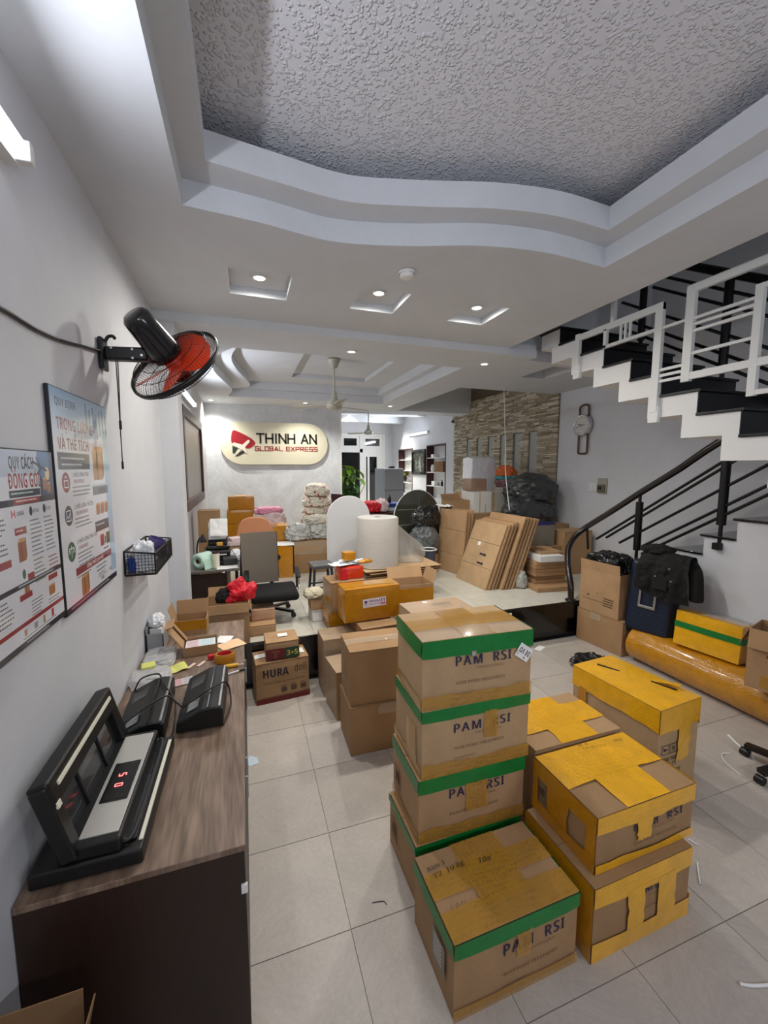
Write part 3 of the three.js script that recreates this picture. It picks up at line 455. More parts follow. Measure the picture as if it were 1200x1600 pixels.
const pamersi = (hide, blank) => canvasTex(640, 360, (x) => {
  // thin-and-thick display capitals
  const L = 'PAMERSI'; let q = 180; x.globalAlpha = 0.92;
  for (let i = 0; i < 7; i++) { if (!hide.includes(i)) { txt(x, L[i], q, 62, 92, { c: '#20244a', sx: 0.9 }); txt(x, L[i], q + 3, 62, 92, { c: '#20244a', sx: 0.9 }); } q += [58, 62, 84, 54, 58, 50, 30][i]; }
  txt(x, 'PROFESSIONAL', 330, 124, 22, { c: '#5a4636', ls: 3 }); txt(x, 'HAIR PERM TREATMENT', 190, 214, 27, { c: '#5a4636', f: 'serif', ls: 1 }); if (!blank) txt(x, '12 SETS/CARTON', 190, 292, 18, { c: '#5f4a38', f: 'serif' });
});
T.pamA = pamersi([3]); T.pamB = pamersi([2], true); T.pamC = pamersi([1, 4, 5, 6], true); T.pamD = pamersi([]);
T.fragile = canvasTex(360, 140, (x) => { x.fillStyle = '#e6d9e0'; x.fillRect(0, 0, 360, 140); x.fillStyle = '#4a2a63'; x.beginPath(); x.moveTo(22, 30); x.lineTo(70, 30); x.lineTo(66, 62); x.quadraticCurveTo(46, 84, 26, 62); x.fill(); x.fillRect(42, 72, 8, 24); x.fillRect(30, 94, 32, 7); txt(x, 'FRAGILE', 90, 46, 46, { w: 'bold', c: '#4a2a63' }); txt(x, 'HANDLE WITH CARE', 90, 92, 19, { w: 'bold', c: '#5a3a70' }); for (const q of [286, 326]) { x.fillRect(q, 36, 10, 46); x.beginPath(); x.moveTo(q - 9, 42); x.lineTo(q + 5, 16); x.lineTo(q + 19, 42); x.fill(); } x.fillStyle = '#b5283c'; x.fillRect(272, 92, 78, 28); txt(x, 'THIS SIDE UP', 276, 106, 10, { c: '#fff', w: 'bold' }); });
T.devo = canvasTex(256, 140, (x) => { x.fillStyle = '#f3f2ee'; x.fillRect(0, 0, 256, 140); txt(x, 'DE VO', 20, 78, 72, { c: '#111', w: 'bold' }); x.strokeStyle = '#111'; x.lineWidth = 7; x.beginPath(); x.moveTo(84, 36); x.lineTo(102, 20); x.moveTo(212, 38); x.lineTo(232, 20); x.moveTo(240, 52); x.lineTo(248, 38); x.moveTo(72, 30); x.lineTo(84, 18); x.lineTo(96, 30); x.stroke(); });
const scrib = (lines, w = 512, h = 256, c = '#1c1c22') => canvasTex(w, h, (x) => { x.strokeStyle = c; x.lineWidth = 4; x.lineCap = 'round'; for (const [s, px, py, size, rot] of lines) { x.save(); x.translate(px, py); x.rotate(rot || 0); x.font = `italic ${size}px serif`; x.fillStyle = c; x.fillText(s, 0, 0); x.restore(); } });
T.hand1 = scrib([['Kim 1', 20, 70, 50, -0.12], ['T2  10 kg', 40, 140, 56, -0.1], ['10x', 360, 150, 60, 0.1]]);
T.hand2 = scrib([['M  8', 30, 60, 46, 0], ['1 x 10 x Q 4', 40, 120, 40, 0.05], ['6kg', 360, 90, 50, -0.1]]);
T.ghost = scrib([['5 0 U  |  K O D', 20, 120, 90, 0]], 512, 200, 'rgba(70,55,40,0.55)');
T.eprint = canvasTex(300, 300, (x) => { x.strokeStyle = x.fillStyle = '#3a3036'; x.lineWidth = 4; x.strokeRect(10, 10, 54, 60); x.strokeRect(74, 10, 54, 60); x.beginPath(); x.moveTo(24, 28); x.lineTo(52, 40); x.lineTo(24, 52); x.fill(); x.fillRect(96, 24, 9, 34); txt(x, 'GW 10', 10, 110, 36, { c: '#3a3036', w: 'bold' }); txt(x, 'SIZE 71', 10, 150, 36, { c: '#3a3036', w: 'bold' }); txt(x, 'QTY  6 SET', 10, 208, 34, { c: '#3a3036', w: 'bold' }); txt(x, 'N.W: 8 KGS', 10, 252, 30, { c: '#3a3036' }); });
T.patch = canvasTex(64, 64, (x) => { x.fillStyle = '#8e887c'; x.fillRect(0, 0, 64, 64); x.fillStyle = '#d8d6cf'; for (let i = 0; i < 6; i++) x.fillRect(8, 8 + i * 8, 40, 3); });
T.panel = canvasTex(128, 128, (x) => { x.strokeStyle = '#5a432e'; x.lineWidth = 5; x.strokeRect(12, 18, 104, 90); x.fillStyle = '#5a432e'; x.fillRect(30, 40, 30, 48); x.fillRect(70, 36, 26, 52); });

const GA = 'stacked green-taped cartons of hair product';
{ // the tall stack of four and the low box before it
  const seamTape = [M.amber, 'T', 0.36, 0.66, 0, 1], cross = [M.amber, 'T', 0, 1, 0.3, 0.72];
  const wrap = (u, low = true) => [[M.green, 'F', 0, 1, 1 - u, 1, { jag: 0.006 }], [M.green, 'L', 0, 1, 1 - u * 0.9, 1, { jag: 0.006 }], [M.green, 'R', 0, 1, 1 - u, 1], ...(low ? [[M.amber, 'F', 0, 1, 0, 0.2, { jag: 0.02 }], [M.amber, 'L', 0, 1, 0, 0.16]] : [])];
  carton('green_taped_carton', 'green-taped carton at the floor of the tall stack, half hidden behind the low box', { pos: [0.935, 0, -1.685], yaw: 0.01, w: 0.55, h: 0.278, d: 0.335, tone: 1, tapes: [seamTape, ...wrap(0.15, false)], group: GA, prints: [[T.panel, 'L', 0.1, 0.4, 0.25, 0.75]] });
  carton('green_taped_carton', 'green-taped carton, third from the top of the tall stack', { pos: [0.955, 0.279, -1.69], yaw: -0.02, w: 0.55, h: 0.304, d: 0.345, tone: 0, tapes: [...wrap(0.22), [M.amber, 'F', 0.42, 0.62, 0.35, 0.8, { jag: 0.012 }]], prints: [[T.pamB, 'F', 0.02, 0.88, 0.06, 0.82], [T.panel, 'L', 0.1, 0.4, 0.2, 0.66]], group: GA });
  carton('green_taped_carton', 'green-taped carton, second from the top of the tall stack', { pos: [0.968, 0.584, -1.69], yaw: -0.02, w: 0.55, h: 0.316, d: 0.345, tone: 2, tapes: [...wrap(0.17), [M.amber, 'F', 0.55, 0.68, 0.45, 0.86, { jag: 0.012 }], [M.amber, 'L', 0.55, 0.85, 0.1, 0.7, { jag: 0.015 }]], prints: [[T.pamA, 'F', 0.02, 0.9, 0.1, 0.8]], group: GA });
  carton('green_taped_carton', 'topmost green-taped carton of the tall stack, with a white DE VO sticker', { pos: [0.972, 0.902, -1.69], yaw: -0.05, w: 0.545, h: 0.31, d: 0.345, tone: 2, bulge: 0.006, tapes: [seamTape, cross, [M.clear, 'T', 0, 1, 0, 0.3], ...wrap(0.25)], prints: [[T.pamA, 'F', 0.04, 0.88, 0.04, 0.8], [std({ map: T.devo, roughness: 0.6 }), 'F', 0.835, 0.985, 0.56, 0.77, { name: 'sticker', rot: Math.PI - 0.62, off: 0.006 }], [std({ map: T.patch }), 'F', 0.42, 0.46, 0.72, 0.8, { name: 'sticker', off: 0.006 }]], group: GA });
  carton('green_taped_carton', 'low green-taped carton nearest the camera, with handwriting on its taped top', { pos: [0.906, 0, -1.281], yaw: 0.013, w: 0.552, h: 0.306, d: 0.344, tone: 1, tapes: [[M.amber, 'T', 0.3, 0.7, 0.22, 1], [M.amber, 'T', 0, 1, 0, 0.3], [M.amber, 'T', 0, 1, 0.44, 0.74], [M.amber, 'T', 0.36, 0.62, 0.3, 0.44], [M.green, 'F', 0, 1, 0.8, 1, { jag: 0.006 }], [M.green, 'L', 0, 1, 0.82, 1], [M.green, 'R', 0, 1, 0.82, 1], [M.amber, 'F', 0.47, 0.58, 0.5, 0.82, { jag: 0.012 }], [M.amber, 'F', 0, 1, 0, 0.16]], prints: [[T.pamA, 'F', 0.12, 0.96, 0.02, 0.8], [T.hand1, 'T', 0.02, 0.6, 0.5, 0.86, { off: 0.006 }], [T.ghost, 'T', 0.06, 0.36, 0.2, 0.4], [std({ map: T.patch }), 'L', 0.58, 0.86, 0.35, 0.75, { name: 'sticker', off: 0.008 }], [T.ghost, 'T', 0.62, 0.92, 0.42, 0.62]], group: GA });
}
const GB = 'yellow-taped cartons in the foreground';
carton('yellow_taped_carton', 'yellow-taped carton at the floor of the pair beside the low green-taped box', { pos: [1.499, 0, -1.288], yaw: 0.019, w: 0.549, h: 0.328, d: 0.4, tone: 3, bulge: 0.006, tapes: [[M.tape, 'F', 0, 1, 0, 0.26], [M.tape, 'F', 0, 1, 0.74, 1, { jag: 0.012 }], [M.tape, 'F', 0.32, 0.48, 0.26, 0.8, { jag: 0.012 }], [M.tape, 'F', 0.62, 0.82, 0.24, 0.8, { jag: 0.012 }], [M.tapeDark, 'L', 0, 1, 0.3, 1], [M.tapeDark, 'L', 0, 1, 0, 0.3], [M.tape, 'R', 0, 1, 0, 0.3]], prints: [[T.pamC, 'F', 0.1, 0.9, 0.2, 0.84]], group: GB });
carton('yellow_taped_carton', 'upper yellow-taped carton of the pair, with a yellow cross of tape on its top', { pos: [1.548, 0.33, -1.315], yaw: 0.012, w: 0.556, h: 0.246, d: 0.366, tone: 3, bulge: 0.006, tapes: [[M.tape, 'T', 0.28, 0.72, 0, 1], [M.tape, 'T', 0, 1, 0.42, 1], [M.tape, 'F', 0, 1, 0.7, 1, { jag: 0.02 }], [M.tape, 'F', 0.38, 0.52, 0.36, 0.74, { jag: 0.012 }], [M.tape, 'F', 0, 1, 0, 0.16, { jag: 0.02 }], [M.tapeDark, 'L', 0, 1, 0.72, 1, { jag: 0.012 }], [M.tapeDark, 'L', 0.28, 0.62, 0, 0.75, { jag: 0.012 }], [M.tapeDark, 'L', 0, 0.1, 0, 1], [M.tapeDark, 'L', 0.88, 1, 0, 0.8], [M.tapeDark, 'L', 0, 1, 0, 0.25], [M.tape, 'R', 0, 1, 0.7, 1]], prints: [[T.pamA, 'F', 0.1, 0.95, 0.02, 0.73], [T.hand2, 'T', 0.4, 0.96, 0.7, 0.98, { off: 0.007, rot: -0.1 }], [T.panel, 'L', 0.06, 0.26, 0.25, 0.7]], group: GB });
carton('yellow_taped_carton', 'brown carton crossed with yellow tape, behind the yellow-taped pair', { pos: [1.575, 0, -1.716], yaw: 0, w: 0.55, h: 0.575, d: 0.37, tone: 0, tapes: [[M.tape, 'T', 0.3, 0.72, 0, 1], [M.tape, 'T', 0, 1, 0.3, 0.75]], prints: [[T.hand2, 'T', 0.6, 0.9, 0.15, 0.42]], group: GB });
{ // the long carton wrapped at the top, with two torn hand slots
  const w = 0.372, h = 0.585, d = 0.6, t = carton('yellow_taped_carton', 'tall carton with yellow-taped top and two dark torn hand slots', { pos: [2.335, 0, -1.875], yaw: 0.084, w, h, d, tone: 2, bulge: 0.008, tapes: [[M.tape, 'T', 0, 1, 0, 1], [M.tape, 'F', 0, 1, 0.76, 1, { jag: 0.015 }], [M.tape, 'F', 0.42, 0.72, 0.42, 0.8, { jag: 0.02 }], [M.tape, 'L', 0, 1, 0.78, 1, { jag: 0.02 }], [M.tapeDark, 'L', 0.1, 0.2, 0.2, 0.8], [M.tape, 'R', 0, 1, 0.7, 1]], prints: [[T.eprint, 'F', 0.06, 0.9, 0.18, 0.64, {}]], group: GB });
  for (const [x, z, a] of [[-0.02, -0.16, 1.2], [0.09, 0.14, 1.25]]) part('hand_slot', rb(0.14, 0.004, 0.016, 0.0018).rotateY(-a).translate(x, h + 0.012, z), M.blackPlastic, t);
  part('tape_flap', metric(rb(0.16, 0.003, 0.035, 0.001).rotateZ(0.16).rotateY(-1.25).translate(0.125, h + 0.02, 0.13)), M.tape, t);
}
// the middle run of cartons behind the tall stack
carton('plain_carton', 'plain brown carton on the floor under another plain one, left of the tall stack', { pos: [0.872, 0, -2.69], yaw: -0.022, w: 0.5, h: 0.342, d: 0.347, tone: 3, tapes: [[M.clear, 'F', 0.4, 0.7, 0.8, 1]] });
carton('plain_carton', 'upper plain brown carton with pale top, left of the tall stack', { pos: [0.855, 0.343, -2.70], yaw: -0.04, w: 0.45, h: 0.385, d: 0.33, tone: 3, tapes: [[M.clear, 'T', 0, 1, 0.36, 0.62], [M.clear, 'L', 0.3, 0.6, 0.3, 1]] });
carton('plain_carton', 'narrow brown carton wrapped in clear film, behind the two plain cartons', { pos: [0.77, 0, -3.108], yaw: 0.1, w: 0.34, h: 0.389, d: 0.3, tone: 3, tapes: [[M.clear, 'L', 0, 1, 0, 1], [M.clear, 'T', 0, 1, 0, 1]] });
carton('plain_carton', 'small brown carton wrapped in crinkled clear film, in front of the step', { pos: [0.73, 0.0, -3.43], yaw: 0.02, w: 0.3, h: 0.505, d: 0.26, tone: 3, tapes: [[M.clear, 'T', 0, 1, 0, 1], [M.clear, 'L', 0, 1, 0, 1], [M.clear, 'F', 0, 1, 0, 1]] });
carton('plain_carton', 'wide brown carton directly under the box with the fragile sticker', { pos: [1.06, 0.0, -3.40], yaw: 0.06, w: 0.34, h: 0.59, d: 0.34, tone: 3 });
carton('fragile_carton', 'yellow-taped carton with a white and purple fragile sticker on its front', { pos: [1.039, 0.6, -3.50], yaw: 0.061, w: 0.521, h: 0.299, d: 0.24, body: M.tapeDark, lid: false, bulge: 0.006, tapes: [[M.amber, 'T', 0, 1, 0.2, 0.8], [M.clear, 'T', 0.4, 0.8, 0.3, 0.7]], prints: [[std({ map: T.fragile, roughness: 0.5 }), 'F', 0.31, 0.73, 0.42, 0.68, { name: 'sticker', rot: 0.03, off: 0.006 }]] });
carton('plain_carton', 'brown carton under the red parcel, behind the fragile box', { pos: [0.885, 0.6, -3.815], yaw: 0.08, w: 0.34, h: 0.285, d: 0.29, tone: 3, tapes: [[M.clear, 'L', 0, 1, 0, 1], [M.tapeDark, 'L', 0.4, 1, 0.3, 0.5, { jag: 0.015 }], [M.amber, 'T', 0, 1, 0.3, 0.7]] });
carton('plain_carton', 'low brown carton with yellow tape, supporting the carton under the red parcel', { pos: [0.88, 0.421, -3.83], yaw: 0.05, w: 0.36, h: 0.178, d: 0.3, tone: 1, tapes: [[M.tapeDark, 'L', 0, 1, 0.5, 1], [M.tapeDark, 'F', 0, 0.5, 0.3, 1]] });
{ const t = thing('red_parcel', 'glossy red wrapped parcel on the carton behind the fragile box', 'parcel', [0.94, 0.886, -3.83], 0.08); part('wrapping', softBox(0.24, 0.115, 0.19, 0.008), M.redPack, t); part('fold', metric(rb(0.06, 0.1, 0.004, 0.001).translate(-0.08, 0.055, 0.1)), M.red, t); }
{ const t = thing('paper_sheets', 'pale blue crumpled papers lying on the red parcel', 'papers', [0.93, 1.012, -3.85], 0.1); [[0, 0, 0.1], [-0.06, 0.02, 0.5], [0.05, -0.02, -0.3]].forEach(([x, z, a], i) => part('sheet', sheet(0.24, 0.16, { amp: 0.02, freq: 9 }).rotateY(a).translate(x, i * 0.007, z), i === 1 ? M.paper : M.paperBlue, t)); }
solo('taped_parcel', metric(softBox(0.115, 0.085, 0.1, 0.004)), M.tapeDark, 'small orange-taped parcel on the blue papers', 'parcel', [0.945, 1.046, -3.86], 0.15);
solo('tape_bundle', lump(0.16, 0.035, 0.07, { sd: 3, detail: 8 }), M.tapeDark, 'short twisted orange tape bundle beside the blue papers', 'tape', [1.10, 1.012, -3.83], 0.2);
// open carton and printed carton behind the tall stack
openCarton('open_carton', 'open carton with raised brown flaps and yellow-taped front, behind the fragile box', { pos: [1.60, 0.421, -3.86], yaw: -0.02, w: 0.40, h: 0.355, d: 0.28, tone: 0, flaps: [null, 1.0, -0.35, 1.25], flapLen: 0.13, tapes: [[M.tapeDark, 'F', 0, 1, 0.15, 0.9]] });
T.kun = canvasTex(512, 160, (x) => { txt(x, 'KUNMEX', 90, 50, 52, { c: '#57483a', w: 'bold', ls: 8 }); txt(x, 'COSMETICS', 130, 110, 34, { c: '#6a5848', ls: 6 }); });
carton('film_wrapped_carton', 'brown printed carton under shiny clear film, directly behind the tall stack', { pos: [1.50, 0.0, -3.03], yaw: 0.03, w: 0.55, h: 0.79, d: 0.34, tone: 1, tapes: [[M.clear, 'T', 0, 1, 0, 1], [M.clear, 'F', 0, 1, 0.3, 1], [M.clear, 'L', 0, 1, 0.3, 1]], prints: [[T.kun, 'T', 0.35, 0.95, 0.2, 0.8]] });
// HURA carton and the things on it
T.hura = canvasTex(640, 400, (x) => { txt(x, 'HURA', 110, 110, 118, { c: '#17172c', w: 'bold', sx: 0.85 }); txt(x, 'doli', 440, 96, 104, { c: '#4a3930', f: 'sans-serif', sx: 0.8 }); txt(x, 'Chuyen khan uot em be cao cap', 120, 214, 30, { c: '#4a3930' }); x.strokeStyle = x.fillStyle = '#5d4736'; x.lineWidth = 4; for (let i = 0; i < 3; i++) { const q = 300 + i * 104; txt(x, ['100%', 'SAFE', 'SOFT'][i], q, 270, 24, { c: '#5d4736' }); x.fillRect(q, 290, 60, 50); } });
{ const t = carton('printed_carton', 'brown carton printed HURA doli with a red band along its bottom', { pos: [0.245, 0, -3.50], yaw: 0.088, w: 0.441, h: 0.35, d: 0.255, tone: 1, bulge: 0.01, prints: [[T.hura, 'F', -0.08, 1.06, 0.1, 0.98], [M.paper, 'T', 0.72, 0.95, 0.3, 0.7, { name: 'label' }], [M.paper, 'T', 0.02, 0.3, 0.4, 0.7, { name: 'label' }]] }); addFilm(t, [0.441, 0.35, 0.255], 'red_band', std({ color: 0x6e1418, roughness: 0.6 }), 'F', 0, 1, 0, 0.13, { off: 0.0035, bulge: 0.0145, jag: 0 }); addFilm(t, [0.441, 0.35, 0.255], 'red_band', std({ color: 0x6e1418, roughness: 0.6 }), 'R', 0, 1, 0, 0.13, { off: 0.0035, bulge: 0.0145, jag: 0 }); }
T.toy = canvasTex(512, 150, (x) => { x.fillStyle = '#6e1420'; x.fillRect(0, 0, 290, 150); x.fillStyle = '#1d4a2c'; x.fillRect(290, 0, 222, 150); txt(x, '3+5', 312, 76, 100, { c: '#d9c75a', w: 'bold', sx: 1.1 }); for (let i = 0; i < 3; i++) txt(x, ['PREMIUM', 'GIFT', 'SET'][i], 145, 38 + i * 38, 28, { c: '#c99a4a', a: 'center' }); });
carton('printed_carton', 'small carton with a red and green band printed 3+5, on the HURA carton', { pos: [0.255, 0.362, -3.50], yaw: 0.03, w: 0.272, h: 0.148, d: 0.235, tone: 0, prints: [[std({ map: T.toy, roughness: 0.5 }), 'F', 0, 1, 0, 0.62, { name: 'printed_band' }], [M.paper, 'T', 0.4, 0.7, 0.4, 0.7, { name: 'label' }]] });
carton('small_carton', 'small pinkish carton on the edge of the raised floor by the office chair', { pos: [0.13, PLAT + 0.1, -4.0], yaw: 0.02, w: 0.215, h: 0.1, d: 0.2, body: std({ color: 0xc9a58a, map: T.card, roughness: 0.8 }) });
carton('small_carton', 'flat brown carton underneath the small pinkish carton', { pos: [0.1, PLAT + 0.001, -3.93], yaw: 0.02, w: 0.27, h: 0.097, d: 0.3, tone: 0 });
// right: plain cartons, suitcase, roll, boxes
T.lines = canvasTex(400, 300, (x) => { x.fillStyle = '#5c4632'; for (let i = 0; i < 4; i++) x.fillRect(260 - i * 4, 60 + i * 34, 110, 14); x.fillRect(20, 130, 340, 5); x.fillRect(70, 60, 22, 26); txt(x, 'I', 180, 20, 40, { c: '#5c4632' }); });
{ const t = openCarton('open_carton', 'open brown carton holding a black bag, upper one beside the navy suitcase', { pos: [3.775, 0.369, -3.375], yaw: -1.46, w: 0.47, h: 0.47, d: 0.36, tone: 0, flaps: [1.45, null, 1.4, null], flapLen: 0.1, prints: [[T.lines, 'F', 0.05, 0.95, 0.02, 0.5]] }); part('sticker', film('R', [0.47, 0.47, 0.36], 0.4, 0.72, 0.55, 0.68, { unit: true, jag: 0, off: 0.003 }), M.paper, t); }
carton('plain_carton', 'plain brown carton on the floor beneath the open one with the black bag', { pos: [3.785, 0, -3.35], yaw: -1.479, w: 0.56, h: 0.366, d: 0.39, tone: 1, tapes: [[M.clear, 'F', 0.3, 0.55, 0.8, 1]] });
solo('black_bag', lump(0.42, 0.34, 0.31, { amp: 0.12, fold: 0.06, foldF: 1.4, box: 0.55, sd: 4.2, detail: 26 }), M.binbagBlack, 'shiny black plastic bag bulging out of the open carton by the handrail', 'bag', [3.77, 0.66, -3.39], -1.46);
{ // suitcase leaning on the stair wall
  const t = thing('suitcase', 'navy hard-shell suitcase with silver handle, leaning against the stair wall', 'suitcase', [3.78, 0.3, -2.9], -1.36); t.rotation.order = 'YXZ'; t.rotation.x = -0.12;
  const w = 0.42, h = 0.72, d = 0.2;
  part('shell', metric(rb(w, h, d, 0.05, 4).translate(0, h / 2, 0)), M.navy, t);
  for (let i = 0; i < 7; i++) part('rib', metric(rb(w - 0.08, 0.006, 0.01, 0.002).translate(0, 0.07 + i * 0.025, d / 2)), M.navy, t);
  part('handle', join([rb(0.022, 0.19, 0.018, 0.005).translate(-0.07, 0.36, d / 2 + 0.012), rb(0.022, 0.19, 0.018, 0.005).translate(0.07, 0.36, d / 2 + 0.012), rb(0.165, 0.024, 0.018, 0.005).translate(0, 0.27, d / 2 + 0.012)]), M.silver, t);
  for (const s of [-1, 1]) part('wheel', new THREE.CylinderGeometry(0.028, 0.028, 0.03, 16).rotateX(Math.PI / 2).translate(s * 0.17, 0.0, d / 2 - 0.04), M.blackPlastic, t);
  part('trim', metric(rb(w + 0.004, h + 0.004, 0.014, 0.006).translate(0, h / 2, 0)), M.blackPlastic, t);
}
{ // jacket draped over the suitcase
  const t = thing('jacket', 'black buttoned jacket draped over the top of the navy suitcase', 'jacket', [3.76, 0.63, -2.72], -1.36);
  const g = new THREE.PlaneGeometry(0.46, 0.84, 40, 60), p = g.attributes.position;
  for (let i = 0; i < p.count; i++) {
    const u = p.getX(i), v = p.getY(i) + 0.45; // v: 0 front hem ... 0.9 back hem, over the top at 0.5
    const R = 0.1; let y, z; if (v < 0.44) { const hem = 0.17 - 0.42 * (u + 0.23) + (u > 0.08 ? (u - 0.08) * 0.5 : 0); y = Math.max(0, hem) * (1 - v / 0.44) + v; z = 0.13 + 0.03 * Math.sin(v * 6); } else { const a = Math.min(Math.PI, (v - 0.44) / R * 0.9); y = 0.44 + Math.sin(a) * R * 0.9 - (a >= Math.PI ? (v - 0.44 - Math.PI * R / 0.9) : 0); z = 0.03 + Math.cos(a) * R; }
    const f = fbm(u * 7, v * 5, 3, 3), fold = 0.022 * Math.sin(u * 26 + 3 * f) * (1.1 - v * 0.8);
    p.setXYZ(i, u * (1 - 0.18 * (v / 0.9)) + 0.015 * f, y + 0.015 * f - 0.1 * Math.max(0, u - 0.12) + 0.05 * Math.sin(u * 9) * (v < 0.3 ? 1 - v / 0.3 : 0) * 0.6, z + fold + 0.012 * f);
  }
  g.computeVertexNormals();
  const m = M.jacket.clone(); m.side = THREE.DoubleSide; part('cloth', g, m, t);
  part('collar', lump(0.26, 0.07, 0.16, { sd: 8, fold: 0.2, detail: 12 }).translate(-0.1, 0.51, 0.02), M.jacket, t);
  part('sleeve', metric(tube([[0.14, 0.46, -0.03], [0.22, 0.38, 0.03], [0.25, 0.24, 0.06], [0.25, 0.14, 0.05]], 0.055, 24, 12)), M.jacket, t);
  part('pocket', metric(rb(0.13, 0.1, 0.008, 0.003).rotateX(-0.05).translate(0.0, 0.25, 0.178)), M.jacket, t);
  for (const [x, y] of [[0.08, 0.41], [0.1, 0.3], [-0.03, 0.32]]) part('button', new THREE.CylinderGeometry(0.008, 0.008, 0.006, 12).rotateX(Math.PI / 2).translate(x, y, 0.19), M.silver, t);
}
{ // long roll wrapped in yellow tape
  const t = thing('taped_roll', 'long floor roll wrapped entirely in shiny yellow tape', 'roll', [3.775, 0, -2.0], 0.0), R = 0.17, L = 2.0;
  const g = new THREE.CylinderGeometry(R, R, L, 36, 60, true).rotateX(Math.PI / 2), p = g.attributes.position;
  for (let i = 0; i < p.count; i++) { const x = p.getX(i), y = p.getY(i), z = p.getZ(i), k = 1 + 0.012 * fbm(x * 9, y * 9, z * 5, 3); p.setXYZ(i, x * k, y * k, z); }
  g.computeVertexNormals(); g.translate(0, R, 0); const a = g.attributes.uv; for (let i = 0; i < a.count; i++) a.setXY(i, a.getX(i) * 1.07, a.getY(i) * L);
  part('wrapping', g, M.rollTape, t); for (const s of [-1, 1]) part('end', new THREE.CircleGeometry(R, 32).rotateY(s > 0 ? 0 : Math.PI).translate(0, R, s * L / 2), M.rollTape, t);
}
{ const t = carton('yellow_carton', 'bright yellow carton with a green stripe, lying on the long taped roll', { pos: [3.80, 0.345, -2.345], yaw: -1.43, w: 0.5, h: 0.31, d: 0.2, body: M.tape, lid: false, tapes: [[M.green, 'F', 0, 1, 0.52, 0.69, { jag: 0 }], [M.green, 'R', 0, 1, 0.52, 0.69, { jag: 0 }]] }); t.rotation.order = 'YXZ'; t.rotation.x = -0.1; part('clear_sleeve', film('T', [0.5, 0.31, 0.2], 0.38, 0.98, 0.1, 1.3, { jag: 0, off: 0.01 }), M.film, t); }
T.letterA = canvasTex(128, 128, (x) => { x.save(); x.translate(64, 64); x.rotate(-1.2); txt(x, 'A', -34, 0, 96, { c: '#5a4634', w: 'bold' }); x.restore(); });
openCarton('open_carton', 'open brown carton printed with a letter A at the right edge, on the roll', { pos: [3.66, 0.345, -1.72], yaw: -1.3, w: 0.42, h: 0.44, d: 0.3, tone: 1, flaps: [-1.35, -0.9, -1.2, -1.2], flapLen: 0.14, tapes: [[M.amber, 'F', 0.2, 1, 0.05, 0.25]], prints: [[T.letterA, 'F', 0.2, 0.45, 0.45, 0.7]] });
solo('black_plastic_bag', lump(0.34, 0.1, 0.2, { amp: 0.35, fold: 0.22, foldF: 3, sd: 6.1, detail: 24 }), M.binbagBlack, 'crumpled black plastic bag lying on the floor in front of the step', 'bag', [3.18, 0, -3.0], -0.5);
{ // five-star base of a chair at the right frame edge
  const t = thing('office_chair', 'black star-base chair legs on the floor at the right frame edge', 'chair', [3.2, 0, -1.44], 0.0);
  for (let i = 0; i < 5; i++) { const a = 1.72 + i * 1.2566, L = 0.24; part('leg', join([bar([0, 0.1, 0], [Math.cos(a) * L, 0.075, -Math.sin(a) * L], 0.05, 0.028)]), M.blackPlastic, t); part('caster', new THREE.CylinderGeometry(0.026, 0.026, 0.045, 16).rotateX(Math.PI / 2).translate(Math.cos(a) * L, 0.026, -Math.sin(a) * L), M.blackPlastic, t); }
  part('column', rod([0, 0.08, 0], [0, 0.42, 0], 0.026), M.blackPlastic, t); part('seat', metric(rb(0.34, 0.08, 0.34, 0.035, 3).translate(0.08, 0.44, 0.06)), M.seatFabric, t);
}
// scraps on the floor
const scrap = (label, pts, r, mat = M.paper) => solo('plastic_scrap', tube(pts.map(([x, z]) => [x, r + 0.001, z]), r, 20, 6).scale(1, 1, 1), mat, label, 'scrap');
scrap('wide strip of translucent plastic on the floor beside the black chair legs', [[3.28, -1.85], [3.24, -1.78], [3.2, -1.69], [3.18, -1.63]], 0.008);
scrap('thin hooked white strip on the floor left of the black chair legs', [[3.08, -1.72], [3.02, -1.73], [2.96, -1.67], [2.92, -1.56]], 0.0035);
scrap('tiny white scrap on the floor touching the yellow-taped pair', [[2.15, -1.345], [2.16, -1.305]], 0.004);
scrap('short curled white strip on the floor right of the yellow-taped pair', [[2.06, -1.24], [2.01, -1.2], [1.96, -1.16]], 0.004);
scrap('white torn plastic strip on the bare tiles in the lower right corner', [[1.71, -0.85], [1.75, -0.83], [1.82, -0.81], [1.9, -0.8]], 0.006);
scrap('thin dark hair-like thread on the floor left of the tall stack', [[0.48, -1.58], [0.53, -1.57], [0.54, -1.55]], 0.0015, M.blackPlastic);
solo('paper_scrap', sheet(0.14, 0.07, { amp: 0.004 }).rotateY(0.5), M.paper, 'white paper scrap on the floor at the foot of the dark step', 'scrap', [2.97, 0.001, -3.5]);
solo('paper_scrap', plate([[-0.03, -0.05], [0.03, -0.045], [0.035, 0.01], [0, 0.055], [-0.035, 0.03]], 0.002).rotateX(-Math.PI / 2), M.paperBlue, 'pale blue torn paper scrap on the floor beside the long cabinet', 'scrap', [-0.01, 0.002, -2.7], 0.2);
solo('paper_scrap', sheet(0.14, 0.05, { amp: 0.01 }).rotateX(1.35), M.paper, 'small white paper scrap stuck on the black step edge', 'scrap', [2.62, 0.36, -3.628]);

